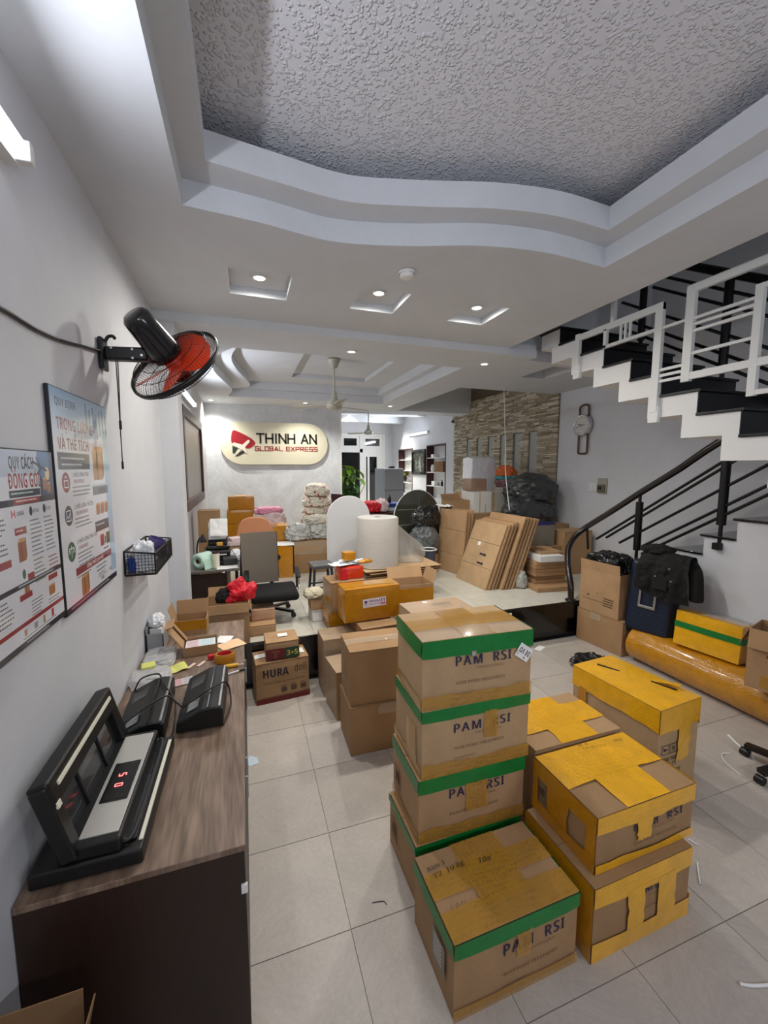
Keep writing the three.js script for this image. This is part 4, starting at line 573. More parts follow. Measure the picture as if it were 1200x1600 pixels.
// ---------------------------------------------------------------- left wall: posters, fan, basket
const TXT = (x, px, py, n, w, step, c = '#4a4f58') => { x.fillStyle = c; for (let i = 0; i < n; i++) { let q = px; const end = px + w * (0.7 + 0.3 * Math.abs(Math.sin(i * 3.7 + py))); while (q < end) { const l = 6 + 12 * Math.abs(Math.sin(q * 1.3 + i)); x.fillRect(q, py + i * step, Math.min(l, end - q), step * 0.32); q += l + 4; } } };
function boxIcon(x, px, py, s, c = '#b9793f') { x.fillStyle = c; x.fillRect(px, py, s, s); x.fillStyle = '#d49a5c'; x.beginPath(); x.moveTo(px, py); x.lineTo(px + s * 0.25, py - s * 0.2); x.lineTo(px + s * 1.2, py - s * 0.2); x.lineTo(px + s, py); x.fill(); x.fillStyle = '#8f5a2c'; x.beginPath(); x.moveTo(px + s, py); x.lineTo(px + s * 1.2, py - s * 0.2); x.lineTo(px + s * 1.2, py + s * 0.8); x.lineTo(px + s, py + s); x.fill(); x.fillStyle = '#7a4a22'; x.fillRect(px + s * 0.4, py, s * 0.14, s); }
T.poster2 = canvasTex(960, 1260, (x, W, H) => {
  x.fillStyle = '#e9ebf2'; x.fillRect(0, 0, W, H);
  const g = x.createLinearGradient(0, 0, 0, 300); g.addColorStop(0, '#8fb4d6'); g.addColorStop(1, '#e9ebf2'); x.fillStyle = g; x.fillRect(0, 0, W, 300);
  x.fillStyle = '#5f87b0'; for (let i = 0; i < 7; i++) x.fillRect(520 + i * 66, 20 + (i * 37) % 60, 34, 170); x.fillStyle = '#a9c6dd'; x.fillRect(840, 200, 120, 1000);
  vtxt(x, 'QUY ĐỊNH', 60, 70, 62, { c: '#3a4152', w: 'bold', sx: 1 }); vtxt(x, 'TRỌNG LƯỢNG', 60, 190, 92, { c: '#8d1f2a', w: 'bold', sx: 0.9 }); vtxt(x, 'VÀ THỂ TÍCH', 60, 300, 92, { c: '#6d1f2e', w: 'bold', sx: 0.9 });
  x.fillStyle = '#2c3345'; x.fillRect(40, 350, 500, 96); TXT(x, 90, 376, 2, 380, 36, '#d8dae2');
  boxIcon(x, 600, 330, 190, '#b88349'); x.fillStyle = '#6b6f75'; x.fillRect(560, 560, 330, 60); x.fillStyle = '#3f454b'; x.fillRect(680, 572, 170, 40); x.fillStyle = '#c9ced2'; x.fillRect(560, 548, 330, 14);
  [['#8d1f2a', 470, '1. KHỐI LƯỢNG THỰC', '(GROSS WEIGHT)'], ['#262d52', 660, '2. KHỐI LƯỢNG THỂ TÍCH', '(VOLUME WEIGHT)'], ['#1d5b3b', 870, '3. KHỐI LƯỢNG TÍNH CƯỚC', '(CHARGEABLE)']].forEach(([c, y, a, b], i) => { x.fillStyle = c; x.beginPath(); x.arc(130, y + 50, 58, 0, 7); x.fill(); x.strokeStyle = '#fff'; x.lineWidth = 6; if (i === 0) { x.strokeRect(104, y + 40, 52, 38); x.beginPath(); x.arc(130, y + 30, 14, 3.14, 6.28); x.stroke(); } else if (i === 1) { x.strokeRect(100, y + 22, 58, 58); x.beginPath(); x.moveTo(108, y + 50); x.lineTo(126, y + 66); x.lineTo(152, y + 34); x.stroke(); } else { x.beginPath(); x.moveTo(130, y + 14); x.lineTo(130, y + 84); x.moveTo(96, y + 30); x.lineTo(164, y + 30); x.moveTo(84, y + 60); x.lineTo(96, y + 30); x.lineTo(110, y + 60); x.moveTo(150, y + 60); x.lineTo(164, y + 30); x.lineTo(178, y + 60); x.stroke(); } vtxt(x, a, 220, y + 8, 34, { c: '#2c2f3d', w: 'bold', sx: 0.82 }); vtxt(x, b, 240, y + 48, 28, { c: '#7a2030', w: 'bold', sx: 0.82 }); TXT(x, 220, y + 78, i === 2 ? 5 : 3, 300, 24); });
  for (let i = 0; i < 3; i++) boxIcon(x, 600 + i * 90, 690, 66); x.fillStyle = '#2c3345'; x.fillRect(560, 800, 290, 70); TXT(x, 580, 820, 1, 250, 30, '#d8dae2');
  x.fillStyle = '#a8283a'; x.fillRect(640, 900, 80, 80); x.fillStyle = '#1d5b3b'; x.fillRect(770, 900, 80, 80); x.fillStyle = '#333'; x.fillRect(735, 920, 22, 50); x.fillRect(690, 1000, 120, 10);
  x.fillStyle = '#8d1f2a'; x.fillRect(170, 1030, 690, 46); vtxt(x, 'CÔNG THỨC QUY ĐỔI', 350, 1053, 32, { c: '#fff', w: 'bold' });
  boxIcon(x, 240, 1110, 110); TXT(x, 180, 1086, 1, 250, 20); TXT(x, 520, 1096, 2, 260, 28, '#22262e'); vtxt(x, 'D x R x C', 560, 1158, 34, { c: '#22262e', w: 'bold' }); x.fillRect(550, 1176, 200, 3); vtxt(x, '5000', 600, 1196, 30, { c: '#22262e', w: 'bold' }); vtxt(x, '= kg', 770, 1170, 36, { c: '#22262e', w: 'bold' });
  x.fillStyle = '#141a30'; x.fillRect(0, H - 36, W, 36); TXT(x, 60, H - 24, 1, 700, 30, '#aab');
});
T.poster1 = canvasTex(900, 1200, (x, W, H) => { // the shipping rules poster, right part in view
  x.fillStyle = '#e8eaf1'; x.fillRect(0, 0, W, H); x.fillStyle = '#c4cfe0'; x.fillRect(0, 0, W, 160); x.fillStyle = '#1a2036'; x.fillRect(0, 296, W, 40); x.fillRect(0, 810, W, 30); x.fillStyle = '#9b1c28'; x.fillRect(0, 1052, W, 26); x.fillRect(120, 640, 190, 44); TXT(x, 40, 400, 8, 250, 28); TXT(x, 40, 870, 6, 250, 26); x.fillStyle = '#141a30'; x.fillRect(0, H - 34, W, 34); x.setTransform(0.63, 0, 0, 1, 333, 0);
  x.fillStyle = '#223a66'; x.fillRect(600, 0, 300, 300); x.fillStyle = '#5a80ad'; x.beginPath(); x.arc(700, 60, 130, 0, 7); x.fill(); x.fillStyle = '#f2d69a'; x.beginPath(); x.arc(770, 150, 46, 0, 7); x.fill();
  x.fillStyle = '#dfe6ee'; x.strokeStyle = '#2a3448'; x.lineWidth = 16; x.beginPath(); x.moveTo(500, 70); x.lineTo(760, 130); x.stroke(); x.beginPath(); x.moveTo(560, 40); x.lineTo(650, 110); x.lineTo(560, 150); x.stroke();
  boxIcon(x, 660, 190, 70); boxIcon(x, 750, 220, 60);
  vtxt(x, 'QUY CÁCH', 60, 78, 104, { c: '#1d2130', w: 'bold', sx: 0.86 }); vtxt(x, 'ĐÓNG GÓI', 30, 188, 128, { c: '#9b1c28', w: 'bold', sx: 0.88 });
  x.fillStyle = '#1a2036'; x.fillRect(30, 244, 560, 44); TXT(x, 60, 258, 1, 480, 34, '#cdd'); x.fillStyle = '#1a2036'; x.fillRect(0, 296, W, 40); x.fillStyle = '#9b1c28'; x.fillRect(90, 296, 480, 36); TXT(x, 130, 306, 1, 380, 34, '#f3dada');
  x.fillStyle = '#fff'; x.fillRect(30, 360, 64, 46); x.fillStyle = '#c4202c'; x.fillRect(30, 360, 16, 46); x.fillRect(78, 360, 16, 46); x.fillRect(54, 372, 16, 22); vtxt(x, 'CANADA', 120, 386, 36, { c: '#2c2f3d', w: 'bold', sx: 0.85 });
  for (const [q, s] of [[370, 'MỸ (USA)'], [640, 'ÚC (AU)']]) { x.fillStyle = '#1a2036'; x.beginPath(); x.arc(q, 384, 30, 0, 7); x.fill(); vtxt(x, s, q + 40, 386, 34, { c: '#2c2f3d', w: 'bold', sx: 0.8 }); }
  TXT(x, 330, 440, 9, 230, 28, '#5a6072'); TXT(x, 610, 440, 9, 210, 28, '#5a6072'); x.fillStyle = '#9b1c28'; x.fillRect(60, 470, 200, 44); TXT(x, 80, 484, 1, 150, 34, '#f3dada'); boxIcon(x, 90, 560, 120, '#a3542c');
  x.fillStyle = '#1d5b3b'; x.beginPath(); x.arc(150, 760, 30, 0, 7); x.fill(); x.fillStyle = '#9b1c28'; x.fillRect(210, 770, 120, 40); boxIcon(x, 130, 830, 74); TXT(x, 340, 700, 6, 220, 28, '#4e7a5e'); TXT(x, 640, 720, 4, 210, 28, '#7a3a44');
  x.fillStyle = '#1a2036'; x.fillRect(0, 880 - 70, W, 30); TXT(x, 40, 818, 1, 700, 30, '#cdd');
  x.fillStyle = '#9b1c28'; x.fillRect(40, 880, 220, 36); x.fillRect(600, 850, 200, 36); boxIcon(x, 590, 930, 60); boxIcon(x, 650, 930, 60); TXT(x, 230, 950, 6, 220, 22, '#555'); TXT(x, 560, 1010, 2, 260, 22, '#555');
  x.fillStyle = '#9b1c28'; x.fillRect(0, 1052, W, 26); x.fillStyle = '#b58a5e'; x.fillRect(60, 1096, 50, 40); x.fillRect(420, 1090, 40, 50); x.fillStyle = '#b5323c'; x.fillRect(600, 1086, 50, 54); x.fillStyle = '#99a'; x.fillRect(240, 1096, 70, 40); TXT(x, 40, 1146, 1, 740, 20, '#667');
  x.fillStyle = '#141a30'; x.fillRect(0, H - 34, W, 34); TXT(x, 90, H - 22, 1, 600, 26, '#aab');
});
function poster(name, label, tex, y0, y1, zFar, zNear, gloss) {
  const t = thing(name, label, 'poster', [XL + 0.001, (y0 + y1) / 2, (zFar + zNear) / 2], Math.PI / 2), w = zNear - zFar, h = y1 - y0;
  part('board', rb(w, h, 0.012, 0.002).translate(0, 0, 0.007), M.darkGrey, t);
  part('printed_face', new THREE.PlaneGeometry(w - 0.008, h - 0.008).translate(0, 0, 0.0138), phys({ map: tex, roughness: gloss, clearcoat: 0.7, clearcoatRoughness: 0.06 }), t);
}
poster('wall_poster', 'tall glossy poster about parcel weight and volume, nearer the wall fan', T.poster2, 1.40, 2.24, -2.39, -1.757, 0.3);
poster('wall_poster', 'packing rules poster with large red heading, cut by the left frame edge', T.poster1, 1.415, 2.005, -1.742, -1.25, 0.4);
{ // wall fan tilted down, orange blades
  const t = thing('wall_fan', 'black wall fan with orange blades and round wire guard', 'fan', [-0.33, 2.5, -2.45]); const ax = V(0.5, -0.62, -0.6).normalize(), q = new THREE.Quaternion().setFromUnitVectors(V(0, 0, 1), ax);
  const put = (g) => { g.applyQuaternion(q); return g; }; const R = 0.245;
  part('motor_housing', put(lathe([[0, -0.27], [0.05, -0.268], [0.066, -0.25], [0.07, -0.2], [0.078, -0.05], [0.078, -0.03], [0, -0.03]], 32).rotateX(Math.PI / 2)), M.blackGloss, t);
  part('guard_rim', put(join([new THREE.TorusGeometry(R, 0.008, 10, 72).translate(0, 0, 0.02), new THREE.CylinderGeometry(R + 0.004, R + 0.004, 0.03, 72, 1, true).rotateX(Math.PI / 2).translate(0, 0, 0.02)])), M.blackPlastic, t);
  const wires = (sgn) => { const l = []; for (let i = 0; i < 84; i++) { const a = i / 84 * 6.2832, b = a + 0.25, pt = (r, z, f) => [Math.cos(a + (b - a) * f) * r, Math.sin(a + (b - a) * f) * r, z]; l.push(tube([pt(R, 0.02, 1), pt(R * 0.86, 0.02 + sgn * 0.045, 0.8), pt(R * 0.55, 0.02 + sgn * 0.065, 0.4), pt(R * 0.26, 0.02 + sgn * 0.07, 0)], 0.0011, 7, 4)); } for (const [r, z] of [[0.26, 0.07], [0.6, 0.064], [0.86, 0.045]]) l.push(new THREE.TorusGeometry(R * r, 0.0018, 5, 48).translate(0, 0, 0.02 + sgn * z)); return put(join(l)); };
  part('guard_back', wires(-1), M.blackMetal, t); part('guard_front', wires(1), M.blackMetal, t);
  for (let i = 0; i < 5; i++) { const s = [[0.04, -0.03], [0.1, -0.085], [0.19, -0.1], [0.222, -0.04], [0.215, 0.03], [0.13, 0.055], [0.04, 0.03]]; const g = plate(smooth(s, 30, true), 0.003).rotateX(0.35).rotateZ(i * 1.2566 + 0.3).translate(0, 0, 0.02); part('blade', put(g), M.orangeBlade, t); }
  part('hub', put(lathe([[0, -0.03], [0.045, -0.03], [0.045, 0.05], [0.03, 0.065], [0, 0.068]], 24).rotateX(Math.PI / 2)), M.orangeBlade, t);
  part('centre_badge', put(lathe([[0, 0.0], [0.062, 0.0], [0.058, 0.008], [0, 0.012]], 28).rotateX(Math.PI / 2).translate(0, 0, 0.085)), M.blackGloss, t);
  part('bracket', metric(join([rb(0.02, 0.15, 0.09, 0.006).translate(-0.3, 0.0, 0.03), rb(0.19, 0.065, 0.06, 0.012).rotateZ(0.05).translate(-0.2, 0.01, 0.02)])), M.blackPlastic, t);
  part('hook', tube([[-0.29, 0.06, 0.03], [-0.275, 0.085, 0.03], [-0.255, 0.09, 0.03], [-0.245, 0.078, 0.03]], 0.008, 14, 8), M.blackPlastic, t);
  part('pivot', join([rod([-0.12, 0.01, 0.02], [-0.06, 0.04, 0.02], 0.014), new THREE.SphereGeometry(0.02, 14, 10).translate(-0.1, 0.02, 0.03)]), M.silver, t);
  part('yellow_knob', new THREE.CylinderGeometry(0.017, 0.017, 0.03, 16).rotateX(Math.PI / 2).translate(-0.105, 0.045, 0.04), M.paperYellow, t);
  part('pull_cord', join([tube([[-0.24, -0.02, 0.03], [-0.242, -0.18, 0.035], [-0.245, -0.33, 0.04]], 0.0025, 16, 5), tube([[-0.246, -0.02, 0.04], [-0.246, -0.2, 0.04], [-0.245, -0.54, 0.05]], 0.0025, 16, 5)]), M.blackPlastic, t);
  part('cord_pull', join([rb(0.012, 0.045, 0.012, 0.004).translate(-0.245, -0.34, 0.04), rb(0.01, 0.04, 0.01, 0.004).translate(-0.245, -0.54, 0.05)]), M.blackPlastic, t);
  for (const [x, y] of [[-0.26, 0.03], [-0.17, 0.03], [-0.13, 0.005], [-0.17, -0.012]]) part('screw', new THREE.CylinderGeometry(0.006, 0.006, 0.004, 10).rotateX(Math.PI / 2).translate(x, y, 0.052), M.chrome, t);
}
solo('power_cord', tube([[XL + 0.008, 2.38, -1.2], [XL + 0.008, 2.40, -1.53], [XL + 0.008, 2.405, -1.72], [XL + 0.008, 2.43, -1.95], [XL + 0.008, 2.475, -2.2], [XL + 0.012, 2.51, -2.4]], 0.007, 60, 8), M.blackPlastic, 'black power cord running along the left wall to the wall fan', 'cord');
{ // wire basket with its contents
  const x0 = XL + 0.004, x1 = -0.49, y0 = 1.35, y1 = 1.485, z0 = -3.12, z1 = -2.58, t = thing('wire_basket', 'black wire basket fixed to the left wall beyond the posters', 'basket');
  part('rim', join([bar([x0, y1, z0], [x0, y1, z1], 0.008), bar([x1, y1 - 0.02, z0], [x1, y1 - 0.02, z1], 0.008), bar([x0, y1, z0], [x1, y1 - 0.02, z0], 0.008), bar([x0, y1, z1], [x1, y1 - 0.02, z1], 0.008), ...[z0, z1].flatMap((z) => [bar([x1, y0, z], [x1, y1 - 0.02, z], 0.008), bar([x0, y0, z], [x0, y1, z], 0.008)]), bar([x1, y0, z0], [x1, y0, z1], 0.01), bar([x0, y0, z1], [x1, y0, z1], 0.01), bar([x0, y0, z0], [x1, y0, z0], 0.01), bar([x0, y0 + 0.06, -2.85], [x1, y1 - 0.02, -2.85], 0.006)]), M.blackMetal, t);
  const w = []; for (let i = 1; i < 9; i++) w.push(rod([x0 + (x1 - x0) * i / 9, y0, z1], [x0 + (x1 - x0) * i / 9, y1 - 0.01, z1], 0.0014, 5), rod([x0 + (x1 - x0) * i / 9, y0, z0], [x0 + (x1 - x0) * i / 9, y1 - 0.01, z0], 0.0014, 5)); for (let i = 1; i < 7; i++) { const y = y0 + i * 0.018; w.push(rod([x0, y, z1], [x1, y, z1], 0.0014, 5), rod([x1, y, z0], [x1, y, z1], 0.0014, 5), rod([x0, y, z0], [x1, y, z0], 0.0014, 5)); } for (let i = 1; i < 30; i++) w.push(rod([x1, y0, z0 + (z1 - z0) * i / 30], [x1, y1 - 0.02, z0 + (z1 - z0) * i / 30], 0.0014, 5), rod([x0, y0, z0 + (z1 - z0) * i / 30], [x1, y0, z0 + (z1 - z0) * i / 30], 0.0014, 5));
  part('wire_mesh', join(w), M.blackMetal, t);
  solo('tissue_pack', lump(0.1, 0.14, 0.16, { sd: 2.2, fold: 0.2, box: 0.5 }), M.plasticWrap, 'crumpled white tissue pack in the wire basket', 'tissues', [-0.565, 1.358, -2.68], 0.2);
  const mug = thing('mug', 'purple mug lying tilted in the wire basket', 'mug', [-0.56, 1.44, -2.92]); mug.rotation.set(0.2, 0.4, -0.5); part('cup', lathe([[0, -0.05], [0.034, -0.05], [0.042, -0.03], [0.046, 0.05], [0.042, 0.05], [0.038, -0.03], [0, -0.042]], 28).scale(1.1, 1.3, 1.1), M.purple, mug); part('handle', new THREE.TorusGeometry(0.028, 0.006, 8, 20, 3.4).rotateZ(-1.6).translate(0.05, 0, 0), M.purple, mug);
  const b = thing('label_roll', 'roll of striped green and yellow paper in the wire basket', 'roll', [-0.585, 1.42, -2.79]); b.rotation.set(0.2, 0, 0.5); T.stripe = canvasTex(128, 64, (x) => { x.fillStyle = '#efeee6'; x.fillRect(0, 0, 128, 64); ['#8aa03a', '#b98a2e', '#6b4a2a'].forEach((c, i) => { x.fillStyle = c; for (let k = 0; k < 4; k++) x.fillRect(k * 32, 8 + i * 18, 18, 9); }); }); part('sheet', new THREE.CylinderGeometry(0.042, 0.05, 0.11, 28), std({ map: T.stripe, roughness: 0.7 }), b);
  solo('small_box', rbs(0.09, 0.1, 0.14, 0.004), M.blackPlastic, 'small black box at the far end of the wire basket', 'box', [-0.56, 1.358, -3.04]);
  solo('small_box', rbs(0.035, 0.085, 0.05, 0.003), M.blue, 'small dark blue pack at the near corner of the wire basket', 'box', [-0.61, 1.358, -2.62]);
}
// ---------------------------------------------------------------- long cabinet and what stands on it
{
  const t = thing('cabinet', 'long low dark-wood cabinet with brown wood-grain top along the left wall', 'cabinet', [0, 0, 0]), x0 = XL + 0.003, x1 = -0.035, z0 = -3.345, z1 = -1.272, H = 0.75;
  part('top', metric(rb(x1 - x0, 0.022, z1 - z0, 0.003).translate((x0 + x1) / 2, H - 0.011, (z0 + z1) / 2)), M.wood, t);
  part('end_panel', bx(x0, x1 - 0.004, 0.02, H - 0.022, z1 - 0.022, z1 - 0.002), M.darkWood, t); part('end_panel', bx(x0, x1 - 0.004, 0, H - 0.022, z0 + 0.002, z0 + 0.022), M.darkWood, t);
  part('back_panel', bx(x0, x0 + 0.01, 0.05, H - 0.022, z0 + 0.022, z1 - 0.022), M.darkWood, t); part('bottom_panel', bx(x0, x1 - 0.02, 0.06, 0.08, z0 + 0.022, z1 - 0.022), M.darkWood, t);
  const n = 4, L = (z1 - z0 - 0.044) / n; for (let i = 0; i < n; i++) { const d = part('door', metric(rb(0.018, H - 0.11, L - 0.006, 0.002).translate(x1 - 0.013, 0.085 + (H - 0.11) / 2, z0 + 0.022 + L * (i + 0.5))), M.darkWood, t); part('handle', metric(rb(0.014, 0.1, 0.01, 0.003).translate(x1 + 0.002, 0.58, z0 + 0.022 + L * (i + (i % 2 ? 0.12 : 0.88)))), M.silver, d); }
  part('hinge_plate', rb(0.02, 0.03, 0.012, 0.002).translate(x1 - 0.008, 0.60, z1 + 0.001), M.white, t);
}
T.digits = canvasTex(256, 512, (x) => { x.fillStyle = '#0c0c0d'; x.fillRect(0, 0, 256, 512); x.strokeStyle = '#3a3a3a'; x.lineWidth = 3; for (let i = 0; i < 5; i++) { x.beginPath(); x.arc(40 + (i % 2) * 176, 60 + i * 96, 14, 0, 7); x.stroke(); } for (let i = 0; i < 4; i++) { txt(x, ['SEAL', 'VAC', 'STOP', 'DRY'][i], 30 + i * 54, 480, 15, { c: '#7b4240' }); txt(x, 'TIME', 176, 70 + i * 90, 13, { c: '#555' }); } });
{ // open vacuum sealer; local axes: x across (0 = hinge side), z along
  const t = thing('vacuum_sealer', 'open black vacuum sealer with steel control panel, lid raised against the wall', 'appliance', [-0.615, 0.751, -1.585], -0.015), L = 0.56;
  part('base', metric(join([rb(0.29, 0.05, L, 0.009, 3).translate(0.145, 0.028, 0), rb(0.15, 0.05, L - 0.02, 0.01, 3).translate(0.158, 0.075, 0)])), M.blackPlastic, t);
  part('steel_panel', metric(rb(0.104, 0.006, L - 0.07, 0.002).translate(0.17, 0.101, 0.0)), M.steel, t);
  const p = part('control_panel', metric(rb(0.082, 0.003, 0.19, 0.001).translate(0.172, 0.1055, 0.02)), M.blackGloss, t);
  part('panel_print', new THREE.PlaneGeometry(0.076, 0.18).rotateX(-Math.PI / 2).translate(0.172, 0.1075, 0.02), std({ map: T.digits, roughness: 0.3 }), p);
  const seg = (c, on) => { const l = [], w = 0.012, h = 0.011, th = 0.0028; const S = { a: [0, -h, w, th], g: [0, 0, w, th], d: [0, h, w, th], f: [-w / 2, -h / 2, th, h], b: [w / 2, -h / 2, th, h], e: [-w / 2, h / 2, th, h], c: [w / 2, h / 2, th, h] }; for (const k of on) { const [x, z, a, b] = S[k]; l.push(new THREE.BoxGeometry(b, 0.0012, a).translate(z, 0, -x)); } return join(l).rotateY(Math.PI).translate(0.17, 0.1085, c); };
  part('digit', seg(0.045, 'abcdef'), M.digit, p); part('digit', seg(-0.005, 'afgcd'), M.digit, p);
  part('vacuum_tray', metric(join([rb(0.052, 0.012, L - 0.08, 0.005).translate(0.241, 0.058, 0)])), M.blackGloss, t);
  part('tray_gasket', metric(tube([[0.226, 0.066, -L / 2 + 0.07], [0.256, 0.066, -L / 2 + 0.07], [0.256, 0.066, L / 2 - 0.07], [0.226, 0.066, L / 2 - 0.07]], 0.006, 60, 8, true)), M.darkGrey, t);
  part('sealing_strip', metric(rb(0.012, 0.005, L - 0.07, 0.001).translate(0.279, 0.056, 0.0)), M.cream, t);
  part('rear_rail', metric(join([rb(0.016, 0.03, L - 0.03, 0.006).translate(0.075, 0.075, 0)])), M.darkGrey, t);
  // lid: frame with clear window, hinged at the back, leaning on the wall
  const a = 1.83, lid = (g) => { g.rotateZ(a); g.translate(0.105, 0.065, 0); return g; }; // local lid lies along +x, thickness +y
  part('lid', metric(lid(join([rb(0.245, 0.045, 0.05, 0.008, 3).translate(0.122, 0, -L / 2 + 0.022), rb(0.245, 0.045, 0.05, 0.008, 3).translate(0.122, 0, L / 2 - 0.022), rb(0.085, 0.055, L - 0.01, 0.01, 3).translate(0.212, 0.0, 0), rb(0.028, 0.03, L - 0.04, 0.008).translate(0.014, 0, 0)]))), M.blackPlastic, t);
  part('lid_window', metric(lid(rb(0.16, 0.006, L - 0.08, 0.002).translate(0.1, 0.006, 0))), phys({ color: 0x3a3c3e, roughness: 0.12, transparent: true, opacity: 0.45 }), t);
  part('lid_strip', metric(lid(rb(0.014, 0.006, L - 0.09, 0.002).translate(0.222, -0.03, 0))), M.cream, t);
  part('lid_latch', metric(lid(rb(0.02, 0.008, 0.022, 0.002).translate(0.175, -0.025, L / 2 - 0.02))), M.cream, t);
  for (const z of [-0.09, 0.09]) part('lid_rib', metric(lid(rb(0.15, 0.012, 0.012, 0.003).translate(0.1, 0.0, z))), M.blackPlastic, t);
}
T.plate = canvasTex(128, 96, (x) => { x.fillStyle = '#6f7072'; x.fillRect(0, 0, 128, 96); x.fillStyle = '#b9b9b9'; for (let i = 0; i < 6; i++) x.fillRect(8, 8 + i * 14, 60 + (i * 23) % 50, 5); });
T.warn = canvasTex(128, 96, (x) => { x.strokeStyle = x.fillStyle = '#8d8d8d'; x.lineWidth = 3; x.strokeRect(4, 4, 120, 88); for (let i = 0; i < 4; i++) { x.beginPath(); x.arc(24 + i * 27, 28, 9, 0, 7); x.stroke(); } for (let i = 0; i < 3; i++) x.fillRect(12, 52 + i * 13, 104, 5); });
function laminator(label, pos, yaw) {
  const t = thing('laminator', label, 'laminator', pos, yaw), w = 0.2, d = 0.43;
  const prof = [[0, 0.006], [0.004, 0.05], [0.11, 0.098], [0.15, 0.103], [0.185, 0.1], [0.2, 0.085], [0.2, 0.012], [0.195, 0.004], [0.006, 0.002]];
  part('housing', metric(plate(prof, d, [], 0.006).translate(-w / 2, 0, 0)), M.blackPlastic, t);
  part('silver_ridge', metric(rb(0.012, 0.012, d - 0.02, 0.004).translate(0.085, 0.098, 0)), M.silver, t);
  part('slot', metric(rb(0.006, 0.004, d - 0.004, 0.001).translate(0.035, 0.105, 0)), M.blackGloss, t);
  const sl = Math.atan2(0.048, 0.106), on = (g, x, z) => g.rotateX(-Math.PI / 2).rotateZ(sl).translate(x - w / 2, 0.05 + (x - 0.004) * 0.4528 + 0.0035, z);
  part('warning_print', on(new THREE.PlaneGeometry(0.07, 0.09), 0.06, -0.1), decalMat(T.warn), t); part('rating_plate', on(new THREE.PlaneGeometry(0.055, 0.08), 0.065, 0.13), std({ map: T.plate, roughness: 0.5 }), t);
  for (const s of [-1, 1]) for (const x of [-0.07, 0.07]) part('foot', new THREE.CylinderGeometry(0.01, 0.01, 0.004, 12).translate(x, 0.002, s * 0.17), M.blackPlastic, t);
}
laminator('black laminator lying nearest the wall beside the vacuum sealer', [-0.475, 0.752, -2.11], 0.04);
laminator('black laminator lying nearest the cabinet front edge, wrapped by its cord', [-0.225, 0.752, -2.155], -0.02);
solo('power_cord', tube([[-0.6, 0.76, -1.98], [-0.56, 0.82, -1.95], [-0.45, 0.868, -2.02], [-0.38, 0.872, -2.08], [-0.33, 0.84, -2.05], [-0.3, 0.84, -2.02], [-0.2, 0.868, -2.08], [-0.13, 0.866, -2.14], [-0.108, 0.82, -2.16], [-0.1, 0.77, -2.08], [-0.13, 0.757, -1.95]], 0.0042, 120, 6), M.blackPlastic, 'black cord looped across both laminators', 'cord');
solo('power_cord', tube([[-0.58, 0.78, -2.3], [-0.54, 0.86, -2.32], [-0.46, 0.87, -2.33], [-0.41, 0.868, -2.2], [-0.35, 0.82, -2.1], [-0.34, 0.77, -1.95], [-0.36, 0.757, -1.9]], 0.0042, 80, 6), M.blackPlastic, 'black cord looped over the wall-side laminator only', 'cord');
// plastic bags, papers and tape at the middle of the cabinet top
solo('plastic_bag', lump(0.2, 0.055, 0.17, { sd: 11, box: 0.5, fold: 0.08, foldF: 2, amp: 0.08 }), M.film, 'clear zip bag stack next to the wall, nearest the laminators', 'bag', [-0.53, 0.752, -2.50], 0.1);
solo('plastic_bag', lump(0.17, 0.05, 0.22, { sd: 14, box: 0.6, fold: 0.08, foldF: 2, amp: 0.08 }), M.film, 'clear zip bag stack with a yellow tag on it', 'bag', [-0.53, 0.752, -2.76], 0.05);
solo('sticky_notes', rbs(0.07, 0.012, 0.07, 0.001), M.paperYellow, 'yellow sticky notes on the clear zip bags', 'notes', [-0.555, 0.812, -2.57], 0.2);
{ const t = thing('file_tray', 'grey plastic document tray standing against the wall behind the zip bags', 'tray', [-0.585, 0.751, -3.02]); part('tray', metric(join([bx(-0.05, 0.05, 0, 0.005, -0.1, 0.1), bx(-0.05, 0.05, 0.005, 0.12, 0.095, 0.1), bx(-0.05, -0.045, 0.005, 0.16, -0.1, 0.1), bx(0.045, 0.05, 0.005, 0.11, -0.1, 0.1)])), std({ color: 0x9b9da0, roughness: 0.5 }), t); part('papers', metric(rb(0.07, 0.13, 0.15, 0.003).translate(0, 0.075, -0.01)), M.paper, t); }
solo('plastic_bag', lump(0.09, 0.07, 0.12, { sd: 17, fold: 0.12, foldF: 2.5 }), M.plasticWrap, 'crumpled white plastic bag on top of the grey document tray', 'bag', [-0.585, 0.895, -3.02]);
T.slips = canvasTex(256, 160, (x) => { x.fillStyle = '#e3dfe2'; x.fillRect(0, 0, 256, 160); x.fillStyle = '#c0506a'; for (let i = 0; i < 9; i++) x.fillRect(12, 12 + i * 16, 90 + (i * 31) % 30, 5); x.fillStyle = '#cfe0e4'; x.fillRect(124, 0, 132, 160); x.fillStyle = '#9db8c0'; for (let i = 0; i < 5; i++) x.fillRect(136, 20 + i * 24, 100, 4); });
